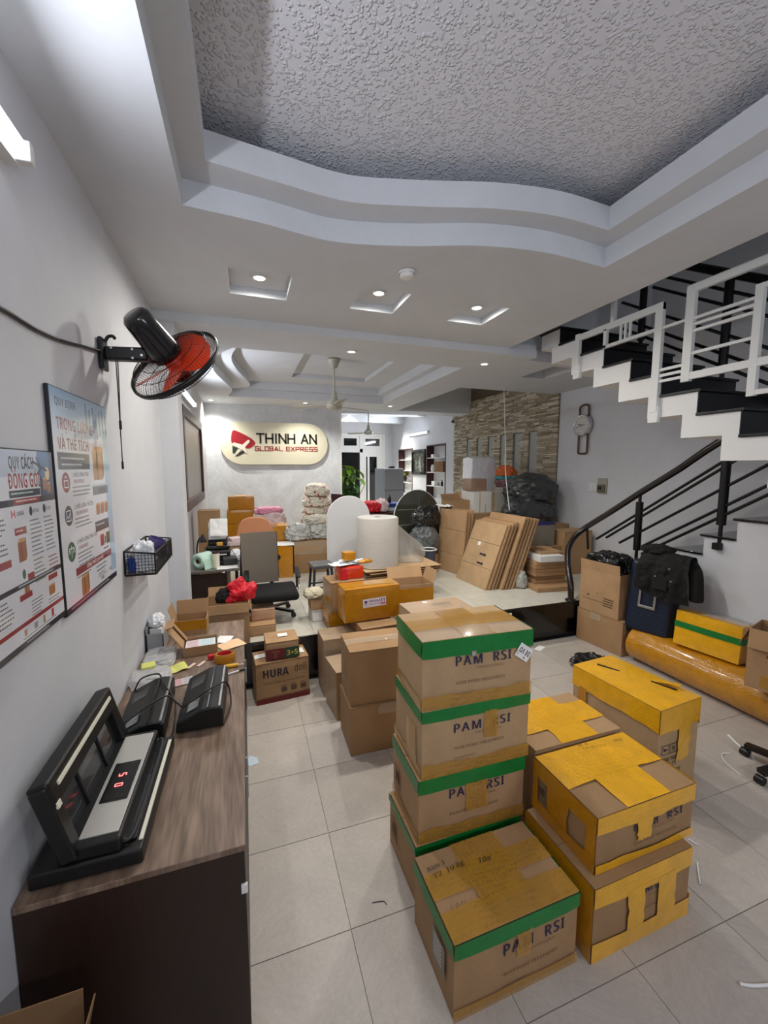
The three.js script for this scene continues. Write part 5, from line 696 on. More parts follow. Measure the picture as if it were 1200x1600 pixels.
{ // small open mailer box with lid standing up on its left
  const t = thing('open_carton', 'small open brown mailer box with printed slips inside, its lid raised', 'carton', [-0.305, 0.751, -2.85], 0.06), w = 0.2, d = 0.165, h = 0.062, th = 0.004;
  part('base', bx(-w / 2, w / 2, 0, th, -d / 2, d / 2), M.card[3], t); for (const s of [-1, 1]) { part('side', bx(-w / 2, w / 2, th, h, s * d / 2 - th / 2, s * d / 2 + th / 2), M.card[3], t); part('side', bx(s * w / 2 - th / 2, s * w / 2 + th / 2, th, h, -d / 2, d / 2), M.card[3], t); }
  const lid = part('lid', metric(rb(0.17, 0.004, d, 0.001).translate(-0.085, 0, 0).rotateZ(-0.98).translate(-w / 2, h, 0)), M.card[0], t);
  part('lid_flap', metric(rb(0.15, 0.004, 0.05, 0.001).translate(-0.08, 0, 0).rotateZ(-0.98).translate(-w / 2 + 0.02, h - 0.006, -d / 2 + 0.02)), M.card[1], lid); part('lid_flap', metric(rb(0.05, 0.004, d - 0.01, 0.001).translate(-0.0, 0, 0).rotateZ(0.3).translate(-w / 2 - 0.075, h + 0.14, 0)), M.card[0], lid);
  part('slips', metric(sheet(w - 0.02, d - 0.02, { amp: 0.012 })).translate(0, 0.035, 0), M.paper, t); const g = sheet(w - 0.02, d - 0.03, { amp: 0.012 }); part('printed_slips', g.translate(0.0, 0.045, 0), std({ map: T.slips, side: THREE.DoubleSide }), t);
}
{ const t = thing('tape_roll', 'roll of orange packing tape with red core on the cabinet top', 'tape', [-0.15, 0.751, -2.635]); part('tape_band', lathe([[0.042, 0], [0.062, 0], [0.062, 0.052], [0.042, 0.052], [0.042, 0]], 36).scale(1, 1, 0.75), M.tapeDark, t); part('core', lathe([[0.037, 0.001], [0.042, 0.001], [0.042, 0.053], [0.037, 0.053], [0.037, 0.001]], 36).scale(1, 1, 0.75), M.red, t); }
solo('red_clip', rbs(0.05, 0.03, 0.03, 0.006), M.red, 'small red cutter beside the roll of orange tape', 'cutter', [-0.225, 0.752, -2.69], 0.3);
{ const t = thing('utility_knife', 'yellow utility knife in front of the roll of orange tape', 'knife', [-0.145, 0.752, -2.535], 0.05); part('handle', metric(rb(0.15, 0.016, 0.024, 0.006, 2).translate(0, 0.009, 0)), std({ color: 0xe0a81c, roughness: 0.45 }), t); part('blade', rb(0.03, 0.001, 0.012, 0.0004).translate(0.09, 0.009, 0), M.silver, t); }
{ const t = thing('pen', 'white pen with black cap at the cabinet edge by the laminator', 'pen', [-0.085, 0.758, -2.455], 0.35); part('barrel', rod([-0.05, 0, 0], [0.02, 0, 0], 0.005), M.white, t); part('cap', rod([0.02, 0, 0], [0.055, 0, 0], 0.006), M.blackPlastic, t); }
solo('paper_sheet', sheet(0.16, 0.13, { amp: 0.006 }), M.paperOrange, 'white and orange sheet of paper near the cabinet far end', 'paper', [-0.12, 0.752, -2.87], 0.5);
solo('paper_sheet', sheet(0.1, 0.12, { amp: 0.01 }), M.paper, 'white sheet of paper half under the orange sheet', 'paper', [-0.17, 0.7525, -2.97], -0.3);
solo('paper_sheet', sheet(0.1, 0.08, { amp: 0.006 }), std({ map: T.slips, side: THREE.DoubleSide, color: 0xf0d8d8 }), 'pink printed sticker sheet between the two laminators', 'paper', [-0.36, 0.753, -2.44], 0.2);
solo('paper_sheet', sheet(0.09, 0.1, { amp: 0.02 }), M.paperYellow, 'crumpled yellow and green wrapper beside the clear zip bags', 'wrapper', [-0.41, 0.753, -2.62], 0.4);
solo('sticker_strip', rbs(0.02, 0.002, 0.07, 0.0008), M.paperPink, 'left one of two pale pink sticker strips on the cabinet top', 'sticker', [-0.34, 0.752, -2.63], -0.5);
solo('sticker_strip', rbs(0.02, 0.002, 0.07, 0.0008), M.paperPink, 'right one of two pale pink sticker strips on the cabinet top', 'sticker', [-0.285, 0.752, -2.64], -0.5);
openCarton('open_carton', 'open carton with yellow-taped inside at the far end of the cabinet, by the wall', { pos: [-0.40, 0.751, -3.22], w: 0.22, h: 0.11, d: 0.17, tone: 3, flaps: [null, 1.35, 1.3, null], flapLen: 0.1, body: M.card[1], tapes: [[M.tapeDark, 'F', 0, 1, 0.35, 1]] });
openCarton('open_carton', 'open carton holding a red bag, just beyond the far end of the cabinet', { pos: [-0.17, PLAT + 0.001, -3.81], w: 0.35, h: 0.36, d: 0.3, tone: 1, flaps: [-1.4, 1.2, null, -1.3], flapLen: 0.08 });
solo('red_bag', lump(0.24, 0.17, 0.16, { sd: 23, amp: 0.55, freq: 1.3, fold: 0.02, foldF: 1.5, detail: 24, flat: 0.25 }), M.red, 'bright red cloth bag sticking out of the open carton beyond the cabinet', 'bag', [-0.07, 0.76, -3.8], 0.3);
solo('black_pouch', lump(0.14, 0.12, 0.1, { sd: 25, fold: 0.08, foldF: 2 }), M.jacket, 'black pouch beside the red bag in the open carton', 'bag', [-0.2, 0.76, -3.8], 0.1);
openCarton('open_carton', 'open carton in the lower left frame corner, its brown flap raised', { pos: [-0.53, 0, -0.97], w: 0.2, h: 0.5, d: 0.25, tone: 3, flaps: [null, 1.45, null, 1.35], flapLen: 0.13, body: M.cardDark });

// ---------------------------------------------------------------- middle room: desk, chair, stacks
{ const t = thing('desk', 'dark desk with grey top behind the pilaster, carrying the printer', 'desk', [0, PLAT, 0]), H = 0.515;
  part('top', metric(rb(0.5, 0.022, 0.95, 0.003).translate(-0.32, H - 0.011, -4.79)), std({ color: 0x6a6762, roughness: 0.4 }), t);
  part('panel', metric(rb(0.02, H - 0.022, 0.9, 0.002).translate(-0.54, (H - 0.022) / 2, -4.79)), M.darkWood, t); part('panel', metric(rb(0.34, H - 0.06, 0.02, 0.002).translate(-0.38, (H - 0.03) / 2, -4.36)), M.darkWood, t); part('panel', metric(rb(0.02, H - 0.022, 0.9, 0.002).translate(-0.2, (H - 0.022) / 2, -4.79)), M.darkWood, t);
  part('leg', bx(-0.115, -0.085, 0, H - 0.022, -4.36, -4.33), M.blackMetal, t); }
{ // inkjet printer with raised paper tray
  const t = thing('printer', 'black printer with white sheets in its raised rear paper tray', 'printer', [-0.30, PLAT + 0.516, -4.78], 0.0);
  part('body', metric(rb(0.27, 0.13, 0.3, 0.02, 3).translate(0, 0.066, 0)), M.blackPlastic, t); part('lid', metric(rb(0.24, 0.04, 0.2, 0.012, 3).translate(0.01, 0.15, -0.02)), M.blackGloss, t);
  part('paper_tray', metric(rb(0.2, 0.2, 0.012, 0.005).rotateX(-0.4).translate(0.0, 0.25, -0.15)), M.blackPlastic, t); part('output_tray', metric(rb(0.2, 0.012, 0.12, 0.004).translate(0, 0.02, 0.18)), M.darkGrey, t); part('front_strip', metric(rb(0.2, 0.012, 0.01, 0.003).translate(0, 0.09, 0.152)), M.paper, t);
  for (let i = 0; i < 3; i++) part('sheet', sheet(0.18, 0.2, { amp: 0.02 }).rotateX(1.17).translate(0.01 * i, 0.31 + i * 0.02, -0.12 + i * 0.012), M.paper, t); }
solo('small_box', rbs(0.06, 0.035, 0.05, 0.004), std({ color: 0xc99a3a, roughness: 0.6 }), 'small yellow box on the front of the black printer', 'box', [-0.27, PLAT + 0.516 + 0.172, -4.72], 0.2);
{ const t = thing('office_lamp', 'black gooseneck device on the desk to the left of the printer', 'lamp', [-0.5, PLAT + 0.516, -4.75]); part('base', lathe([[0, 0], [0.05, 0], [0.045, 0.02], [0, 0.025]], 24), M.blackGloss, t); part('arm', tube([[0, 0.02, 0], [0, 0.14, 0], [0.02, 0.24, 0], [0.06, 0.28, 0.02]], 0.008, 24, 8), M.blackPlastic, t); part('shade', lathe([[0.012, 0.03], [0.045, -0.05], [0.04, -0.05], [0.01, 0.02]], 24).translate(0.065, 0.27, 0.02), M.blackGloss, t); }
{ const t = thing('label_roll', 'large roll of pale mint labels on the front of the desk', 'roll', [-0.415, PLAT + 0.597, -4.45], 0.9); part('roll', lathe([[0.022, -0.075], [0.08, -0.075], [0.08, 0.075], [0.022, 0.075], [0.022, -0.075]], 40).rotateZ(Math.PI / 2), M.mint, t); part('core', lathe([[0.019, -0.076], [0.023, -0.076], [0.023, 0.076], [0.019, 0.076], [0.019, -0.076]], 24).rotateZ(Math.PI / 2), M.cardDark, t); part('loose_end', metric(rb(0.148, 0.08, 0.003, 0.001).rotateX(-0.1).translate(0, -0.04, 0.083)), M.mint, t); }
{ const t = thing('cup', 'slim white printed cup with dark rim on the desk', 'cup', [-0.295, PLAT + 0.517, -4.42]); part('body', lathe([[0, 0], [0.034, 0], [0.036, 0.15], [0.032, 0.15], [0.03, 0.01], [0, 0.01]], 28), M.cream, t); part('rim_band', lathe([[0.0365, 0.15], [0.0365, 0.165], [0.031, 0.165], [0.031, 0.15]], 28), M.redWood, t); }
solo('small_box', rbs(0.14, 0.07, 0.16, 0.006), M.darkGrey, 'dark grey box on the desk right of the white cup', 'box', [-0.165, PLAT + 0.517, -4.55], 0.1);
solo('plastic_bag', lump(0.13, 0.1, 0.16, { sd: 31, fold: 0.2 }), M.plasticWrap, 'crumpled white plastic bag at the desk right end', 'bag', [-0.11, PLAT + 0.517, -4.75]);
solo('paper_sheet', sheet(0.2, 0.16, { amp: 0.004 }), M.paper, 'white sheets of paper at the front right corner of the desk', 'papers', [-0.19, PLAT + 0.517, -4.40], 0.1);
solo('small_carton', rbs(0.14, 0.1, 0.16, 0.004), M.card[2], 'small brown box on the desk behind the chair back', 'carton', [-0.12, PLAT + 0.517, -5.1]);
solo('paper_stack', metric(join([rbs(0.15, 0.045, 0.18, 0.004), rbs(0.13, 0.04, 0.16, 0.004).rotateY(0.3).translate(0, 0.046, 0)])), M.pinkPale, 'stack of pinkish packs on the small box beside the printer', 'packs', [-0.12, PLAT + 0.622, -5.1]);
carton('plain_carton', 'tall brown carton in the corner behind the printer', { pos: [-0.44, PLAT + 0.001, -5.75], w: 0.26, h: 0.98, d: 0.26, tone: 1 });
{ // office chair
  const t = thing('office_chair', 'office chair with brown-grey mesh back and black seat, facing the room', 'chair', [0.215, PLAT, -4.36], 0.0);
  const g = new THREE.BoxGeometry(0.36, 0.52, 0.02, 12, 14, 1), p = g.attributes.position; for (let i = 0; i < p.count; i++) { const x = p.getX(i), y = p.getY(i); p.setZ(i, p.getZ(i) + 0.9 * x * x - 0.12 * (y - 0.1) ** 2 - 0.16 * y); } g.computeVertexNormals(); g.rotateY(0.14);
  part('backrest', metric(g.translate(-0.09, 0.6, -0.03)), M.chairMesh, t);
  part('back_frame', metric(join([bar([-0.28, 0.36, -0.05], [-0.26, 0.85, -0.12], 0.018), bar([0.1, 0.36, -0.08], [0.09, 0.85, -0.14], 0.018)])), M.blackPlastic, t);
  part('seat', metric(rb(0.46, 0.085, 0.46, 0.04, 4).translate(0.03, 0.285, 0.2)), M.seatFabric, t);
  part('column', rod([0.0, 0.06, 0.05], [0.0, 0.25, 0.1], 0.025), M.blackPlastic, t);
  for (let i = 0; i < 5; i++) { const a = 0.55 + i * 1.2566, L = 0.26, ex = Math.cos(a) * L, ez = 0.05 + Math.sin(a) * L; part('base_leg', bar([0, 0.085, 0.05], [ex, 0.06, ez], 0.035, 0.024), M.blackPlastic, t); part('caster', new THREE.CylinderGeometry(0.025, 0.025, 0.04, 16).rotateX(Math.PI / 2).translate(ex, 0.025, ez), M.blackPlastic, t); }
  for (const s of [-1, 1]) { const x = s * 0.25 + 0.03; part('armrest', metric(join([tube([[x, 0.27, 0.05], [x, 0.38, 0.03], [x, 0.46, 0.06]], 0.012, 16, 8), rb(0.045, 0.022, 0.2, 0.008).rotateX(0.3).translate(x, 0.45, 0.12)])), M.blackPlastic, t); part('arm_strut', tube([[x, 0.29, 0.22], [x, 0.36, 0.2], [x, 0.43, 0.19]], 0.01, 10, 8), M.chrome, t); } }
{ const t = thing('office_chair', 'orange-brown padded chair back showing behind the mesh office chair', 'chair', [0.11, PLAT, -5.3]); part('backrest', metric(plate(smooth([[-0.2, 0.4], [-0.22, 0.7], [-0.15, 0.88], [0, 0.92], [0.15, 0.88], [0.22, 0.7], [0.2, 0.4]], 30), 0.05, [], 0.012)), M.orangeSoft, t); part('seat', metric(rb(0.42, 0.07, 0.4, 0.03, 3).translate(0, 0.38, 0.2)), M.orangeSoft, t); for (const [x, z] of [[-0.17, 0.03], [0.17, 0.03], [-0.17, 0.36], [0.17, 0.36]]) part('leg', rod([x, 0, z], [x, 0.36, z], 0.016), M.blackMetal, t); }
const GY = 'yellow-taped cartons stacked by the sign wall', yb = (label, pos, w, h, d, yaw = 0) => carton('yellow_taped_carton', label, { pos, yaw, w, h, d, body: M.tapeDark, lid: false, bulge: 0.006, group: GY, tapes: [[M.tape, 'T', 0.3, 0.7, 0, 1]] });
yb('widest yellow-taped carton at the bottom of the stack under the round-ended sign', [-0.02, PLAT + 0.001, -7.35], 0.58, 0.6, 0.42); yb('middle yellow-taped carton of the stack under the round-ended sign', [-0.02, PLAT + 0.602, -7.38], 0.54, 0.225, 0.4, 0.03); yb('topmost yellow-taped carton of the stack under the round-ended sign', [-0.05, PLAT + 0.828, -7.38], 0.42, 0.22, 0.36, -0.02);
yb('yellow-taped carton with round black hand hole beside the office chair', [0.51, PLAT + 0.001, -5.92], 0.24, 0.44, 0.36, -0.1); solo('hand_hole_plug', new THREE.CylinderGeometry(0.035, 0.035, 0.008, 24).rotateX(Math.PI / 2), M.blackPlastic, 'round black disc on the front of the yellow carton by the chair', 'disc', [0.41, 0.72, -5.725]);
yb('small yellow-taped carton standing behind the sheet of paper, beside the grey bags', [0.50, PLAT + 0.001, -6.35], 0.24, 0.67, 0.36);
solo('paper_sheet', sheet(0.26, 0.34, { amp: 0.003 }), M.paper, 'white printed sheet lying on the yellow carton beside the chair', 'paper', [0.52, PLAT + 0.45, -5.92], -0.1);
solo('pink_bag', lump(0.42, 0.1, 0.26, { sd: 40, amp: 0.15, fold: 0.12, box: 0.4 }), M.pink, 'bright pink flat bag lying by the sign wall', 'bag', [0.38, 1.195, -7.0], 0.2);
solo('wrapped_bundle', lump(0.5, 0.3, 0.3, { sd: 43, fold: 0.12, box: 0.4 }), M.pinkPale, 'pale pink and white bundle beneath the bright pink bag', 'bundle', [0.38, 0.90, -7.0]);
carton('plain_carton', 'brown carton beneath the pale pink bundle by the sign wall', { pos: [0.36, PLAT + 0.001, -7.0], w: 0.5, h: 0.475, d: 0.36, tone: 1 });
carton('plain_carton', 'big brown carton carrying silvery grey bags, in front of the sign wall', { pos: [0.90, PLAT + 0.001, -6.15], yaw: -0.02, w: 0.5, h: 0.465, d: 0.5, tone: 3, tapes: [[M.amber, 'F', 0, 1, 0.7, 0.85], [M.clear, 'F', 0, 1, 0.6, 1]] });
solo('poly_bag', lump(0.36, 0.22, 0.36, { sd: 50, fold: 0.14, foldF: 3, detail: 26 }), M.greyPoly, 'crinkled silvery grey bag on the left of the big brown carton', 'bag', [0.74, 0.885, -6.12], 0.3); solo('poly_bag', lump(0.36, 0.24, 0.4, { sd: 54, fold: 0.14, foldF: 3, detail: 26 }), M.greyPoly, 'crinkled silvery grey bag on the right of the big brown carton', 'bag', [1.08, 0.885, -6.18], -0.3); solo('poly_bag', lump(0.46, 0.14, 0.3, { sd: 58, fold: 0.12, foldF: 2.5, detail: 22 }), std({ color: 0xb6b0a2, roughness: 0.4, bumpMap: T.crinkle, bumpScale: 0.01 }), 'long beige grey bag lying across the silvery grey bags', 'bag', [1.06, 1.08, -6.2], -0.35);
T.flower = canvasTex(256, 256, (x) => { x.fillStyle = '#e8e2d0'; x.fillRect(0, 0, 256, 256); for (let i = 0; i < 34; i++) { const a = Math.abs(Math.sin(i * 12.9898) * 43758.5) % 1, b = Math.abs(Math.sin(i * 78.233) * 12543.1) % 1; x.fillStyle = i % 3 ? '#b5283e' : '#cfd6b4'; x.beginPath(); x.ellipse(a * 256, b * 256, 13, 9, i, 0, 7); x.fill(); } }, { wrap: true }); T.flower.repeat.set(2.2, 2.2);
{ const m = phys({ map: T.flower, roughness: 0.5, bumpMap: T.crinkle, bumpScale: 0.006 }), ys = [1.02, 1.14, 1.27, 1.45], hs = [0.13, 0.14, 0.18, 0.2], ws = [0.5, 0.48, 0.48, 0.46], ls = ['lowest', 'second lowest', 'second highest', 'topmost']; ys.forEach((y, i) => solo('printed_bag', lump(ws[i], hs[i], 0.4, { sd: 60 + i * 4, box: 0.35, fold: 0.1, amp: 0.12 }), m, `${ls[i]} white bag with red flowers in the tall pile by the sign wall`, 'bag', [1.22, y, -7.25], i * 0.4, 'white flowered bags in one pile')); carton('plain_carton', 'brown carton beneath the pile of red-flowered white bags', { pos: [1.2, PLAT + 0.001, -7.25], w: 0.5, h: 0.595, d: 0.45, tone: 1 }); }
solo('chair_back', metric(plate([[-0.12, 0], [0.12, 0], [0.12, 1.0], [-0.12, 1.02]], 0.04, [], 0.008)), M.redWood, 'dark wooden panel standing at the right end of the sign wall', 'panel', [1.72, PLAT, -7.9]);
{ // sign
  const t = thing('company_sign', 'cream round-ended company sign with red and black lettering on the marble wall', 'sign', [0.615, 2.405, BACK + 0.035]), w = 2.03, h = 0.80, q = h / 2;
  const s = new THREE.Shape(); s.moveTo(-w / 2 + q, -q); s.lineTo(w / 2 - q, -q); s.absarc(w / 2 - q, 0, q, -Math.PI / 2, Math.PI / 2, false); s.lineTo(-w / 2 + q, q); s.absarc(-w / 2 + q, 0, q, Math.PI / 2, Math.PI * 1.5, false);
  part('board', new THREE.ExtrudeGeometry(s, { depth: 0.05, bevelEnabled: true, bevelSize: 0.004, bevelThickness: 0.004, bevelSegments: 1, curveSegments: 24 }).translate(0, 0, -0.03), std({ color: 0xd9d5bd, roughness: 0.5 }), t);
  const ZF = 0.026, red = std({ color: 0x9c1220, roughness: 0.5 }), ink = std({ color: 0x231f20, roughness: 0.5 }), ex = (pts, z, m, name, holes = []) => part(name, plate(pts, 0.008, holes).translate(0, 0, z), m, t);
  // play-button triangle, split by a white aeroplane, green-black lower corner
  const X = -0.815, tri = smooth([[0.02, 0.20], [0.05, 0.235], [0.09, 0.23], [0.40, 0.06], [0.43, 0.0], [0.40, -0.05], [0.3, -0.1], [0.14, -0.04], [0.02, -0.03]], 50, true).map(([a, b]) => [a + X, b]); ex(tri, ZF, red, 'logo_triangle');
  ex([[0.02, -0.06], [0.12, -0.09], [0.05, -0.2], [0.02, -0.19]].map(([a, b]) => [a + X, b]), ZF, std({ color: 0x24362a, roughness: 0.5 }), 'logo_corner'); ex([[0.17, -0.16], [0.24, -0.12], [0.26, -0.17], [0.08, -0.26], [0.1, -0.22]].map(([a, b]) => [a + X, b]), ZF, ink, 'logo_corner');
  ex([[0.05, -0.24], [0.17, -0.12], [0.0, -0.02], [0.05, 0.01], [0.2, -0.03], [0.3, 0.06], [0.335, 0.06], [0.33, 0.02], [0.25, -0.07], [0.28, -0.2], [0.25, -0.19], [0.19, -0.11], [0.09, -0.21]].map(([a, b]) => [a + X, b]), ZF + 0.004, std({ color: 0xe6e2d2, roughness: 0.5 }), 'logo_plane');
  const strokes = { T: [[0, 1, 1, 1], [0.5, 1, 0.5, 0]], H: [[0, 0, 0, 1], [1, 0, 1, 1], [0, 0.5, 1, 0.5]], I: [[0.5, 0, 0.5, 1]], N: [[0, 0, 0, 1], [0, 1, 1, 0], [1, 0, 1, 1]], A: [[0, 0, 0.5, 1], [0.5, 1, 1, 0], [0.25, 0.3, 0.75, 0.3]], G: [[1, 1, 0, 1], [0, 1, 0, 0], [0, 0, 1, 0], [1, 0, 1, 0.5], [0.5, 0.5, 1, 0.5]], L: [[0, 1, 0, 0], [0, 0, 1, 0]], O: [[0, 0, 0, 1], [0, 1, 1, 1], [1, 1, 1, 0], [1, 0, 0, 0]], B: [[0, 0, 0, 1], [0, 1, 0.9, 1], [0.9, 1, 0.9, 0], [0.9, 0, 0, 0], [0, 0.5, 1, 0.5]], E: [[1, 1, 0, 1], [0, 0.5, 1, 0.5], [0, 0, 1, 0], [0, 1, 0, 0]], X: [[0, 0, 1, 1], [0, 1, 1, 0]], P: [[0, 0, 0, 1], [0, 1, 1, 1], [1, 1, 1, 0.45], [1, 0.45, 0, 0.45]], R: [[0, 0, 0, 1], [0, 1, 1, 1], [1, 1, 1, 0.5], [1, 0.5, 0, 0.5], [0.4, 0.5, 1, 0]], S: [[1, 1, 0, 1], [0, 1, 0, 0.5], [0, 0.5, 1, 0.5], [1, 0.5, 1, 0], [1, 0, 0, 0]] };
  const word = (str, x, y, cw, ch, gap, th, m, name) => { const l = []; let q2 = x; for (const c of str) { if (c === ' ') { q2 += cw * 0.75; continue; } const W2 = c === 'I' ? cw * 0.3 : cw; for (const [a, b, e, f] of strokes[c]) { const ax = q2 + a * W2, ay = y + b * ch, ex2 = q2 + e * W2, ey = y + f * ch, L = Math.hypot(ex2 - ax, ey - ay) + th * 0.9; l.push(new THREE.BoxGeometry(L, th, 0.008).rotateZ(Math.atan2(ey - ay, ex2 - ax)).translate((ax + ex2) / 2, (ay + ey) / 2, 0)); } q2 += W2 + gap; } part(name, join(l).translate(0, 0, ZF), m, t); };
  word('THINH AN', -0.345, 0.015, 0.122, 0.165, 0.045, 0.034, ink, 'lettering'); word('GLOBAL EXPRESS', -0.385, -0.135, 0.062, 0.075, 0.028, 0.015, red, 'lettering'); }
{ // framed board on the left wall of the middle room
  const t = thing('wall_board', 'large dark-framed whiteboard on the left wall below the tube lamp', 'board', [XL, 0, 0]), z0 = -7.15, z1 = -5.0, y0 = 1.45, y1 = 2.64, f = 0.12;
  for (const [a, b, c, d] of [[z0, z1, y1 - f, y1], [z0, z1, y0, y0 + f], [z0, z0 + f, y0 + f, y1 - f], [z1 - f, z1, y0 + f, y1 - f]]) part('frame_bar', metric(rb(0.05, d - c, b - a, 0.012).translate(0.026, (c + d) / 2, (a + b) / 2)), M.redWood, t);
  part('board', bx(0.002, 0.02, y0 + f, y1 - f, z0 + f, z1 - f), std({ color: 0xa9a7a0, roughness: 0.35 }), t); }
// ---------------------------------------------------------------- around the white arch board
const arch = (w, h, n = 24) => { const p = [[-w / 2, 0], [w / 2, 0]]; for (let i = 0; i <= n; i++) { const a = Math.PI * i / n; p.push([Math.cos(a) * w / 2, h - w / 2 + Math.sin(a) * w / 2]); } return p; };
{ const t = thing('arched_board', 'white arch-topped board standing behind the bubble wrap roll', 'board', [1.24, PLAT, -5.0], 0.1); t.rotation.x = -0.04; part('panel', plate(arch(0.57, 1.17), 0.03, [], 0.004), std({ color: 0xc8c9cb, roughness: 0.35 }), t); part('edge_trim', plate(arch(0.58, 1.175), 0.014, [arch(0.562, 1.166).slice().reverse()]), M.white, t); }
{ const t = thing('low_table', 'low black table under flat cardboard sheets and the bubble wrap roll', 'table', [1.72, PLAT, -4.55], 0.06); part('tabletop', metric(rb(0.74, 0.03, 0.56, 0.004).translate(-0.08, 0.285, 0)), M.blackPlastic, t); for (const [x, z] of [[-0.42, -0.24], [0.26, -0.24], [-0.42, 0.24], [0.26, 0.24]]) part('leg', bx(x - 0.02, x + 0.02, 0, 0.27, z - 0.02, z + 0.02), M.blackMetal, t); part('side_panel', bx(-0.42, 0.27, 0.02, 0.27, 0.2, 0.215), M.blackPlastic, t); }
[['lowest flat cardboard sheet on the low black table', 0.302, 0.06, 1.0, M.card[1]], ['second flat cardboard sheet from the bottom on the low table', 0.325, 0.02, 1.02, M.cardDark], ['third flat cardboard sheet from the bottom on the low table', 0.35, 0.1, 0.98, M.card[1]], ['topmost flat cardboard sheet, directly under the bubble wrap roll', 0.378, 0.07, 1.08, M.card[2]]].forEach(([l, y, a, w, m]) => solo('cardboard_sheet', metric(rb(w * 0.88, 0.012, 0.6, 0.003).translate(0, 0.006, 0)), m, l, 'cardboard', [1.68, PLAT + y, -4.56], a, 'flat cardboard sheets on the low table'));
{ const t = thing('bubble_wrap_roll', 'large upright roll of white bubble wrap with a loose trailing end', 'roll', [1.45, PLAT + 0.392, -4.5]), R = 0.243, H = 0.57;
  const g = lathe([[0.04, H - 0.004], [R - 0.02, H], [R, H - 0.012], [R * 1.004, H * 0.6], [R * 0.99, H * 0.3], [R, 0.01], [R - 0.01, 0], [0.04, 0], [0.04, H - 0.004]], 72); const uv = g.attributes.uv; for (let i = 0; i < uv.count; i++) uv.setXY(i, uv.getX(i) * 1.5, uv.getY(i) * 1.2); part('roll', g, M.bubbleWrap, t);
  const e = new THREE.PlaneGeometry(0.34, 0.5, 14, 20), p = e.attributes.position; for (let i = 0; i < p.count; i++) { const u = p.getX(i) + 0.17, v = p.getY(i) + 0.25; p.setXYZ(i, R * 0.95 + u * 1.0, v * (1 - u * 1.9) + 0.004 + 0.01 * fbm(u * 9, v * 9, 1), -0.06 + u * 0.35 + 0.03 * Math.sin(v * 9 + u * 14)); } e.computeVertexNormals(); const m = M.bubbleWrap.clone(); m.side = THREE.DoubleSide; m.transparent = true; m.opacity = 0.7; part('loose_end', e, m, t); }
{ const t = thing('stool', 'grey plastic stool with dark legs left of the red parcel', 'stool', [0.83, PLAT, -4.75], 0.05), S = 0.26; part('seat', metric(rb(S, 0.05, S, 0.016, 3).translate(0, 0.385, 0)), M.greyPlastic, t); for (const [x, z] of [[-1, -1], [1, -1], [-1, 1], [1, 1]]) part('leg', bar([x * 0.1, 0.36, z * 0.1], [x * 0.125, 0, z * 0.125], 0.026), M.darkGrey, t); part('stretcher', join([bar([-0.11, 0.14, 0.11], [0.11, 0.14, 0.11], 0.016), bar([-0.11, 0.14, -0.11], [0.11, 0.14, -0.11], 0.016)]), M.darkGrey, t); }
solo('crumpled_paper', lump(0.18, 0.07, 0.2, { sd: 70, fold: 0.25, detail: 12 }), std({ color: 0xc8bfa6, roughness: 0.8 }), 'crumpled beige packing paper left of the carton under the red parcel', 'paper', [0.63, 0.66, -4.05]);
carton('small_carton', 'small brown carton under the crumpled beige packing paper', { pos: [0.66, 0.545, -4.05], w: 0.16, h: 0.11, d: 0.2, tone: 0 });
solo('white_box', rbs(0.14, 0.12, 0.16, 0.004), M.paper, 'small white box beneath the small brown carton by the step edge', 'box', [0.66, PLAT + 0.003, -4.05], 0.1);
// arched mirror and bags on the right of the bubble wrap
{ const t = thing('arched_mirror', 'dark arch-topped standing mirror with pale grid lines behind the bubble wrap', 'mirror', [2.62, PLAT, -6.0], 0.25); t.rotation.x = -0.05; part('panel', plate(arch(0.92, 1.17), 0.02, [], 0.003), phys({ color: 0x45463e, roughness: 0.15, metalness: 0.1, clearcoat: 0.6 }), t); part('edge_trim', plate(arch(0.94, 1.18), 0.014, [arch(0.91, 1.165).slice().reverse()]), M.whitePaint, t);
  for (const y of [0.86, 0.62, 0.36]) part('grid_line', bx(-0.4, 0.4, y, y + 0.01, 0.011, 0.016), std({ color: 0x8b8a80, roughness: 0.5 }), t); for (const [x, y0, y1] of [[-0.33, 0.1, 0.62], [0.02, 0.62, 1.1], [0.33, 0.1, 0.62]]) part('grid_line', bx(x, x + 0.008, y0, y1, 0.011, 0.016), std({ color: 0x75746a, roughness: 0.5 }), t); }
solo('duffel_bag', lump(0.42, 0.44, 0.36, { sd: 81, amp: 0.12, fold: 0.1, foldF: 2, detail: 24, flat: 0.6 }), phys({ color: 0x5d6263, roughness: 0.3, bumpMap: T.crinkle, bumpScale: 0.003 }), 'dark grey striped plastic-wrapped bag in front of the dark mirror', 'bag', [2.52, PLAT + 0.25, -5.55]);
carton('plain_carton', 'dark brown carton hidden beneath the grey striped bag', { pos: [2.52, PLAT + 0.001, -5.58], w: 0.36, h: 0.25, d: 0.3, tone: 3, body: M.cardDark });
solo('black_bag', lump(0.42, 0.26, 0.34, { sd: 85, fold: 0.1, foldF: 2, box: 0.2 }), M.binbagBlack, 'black bag heaped on the grey striped bag', 'bag', [2.56, 1.09, -5.6], 0.3);
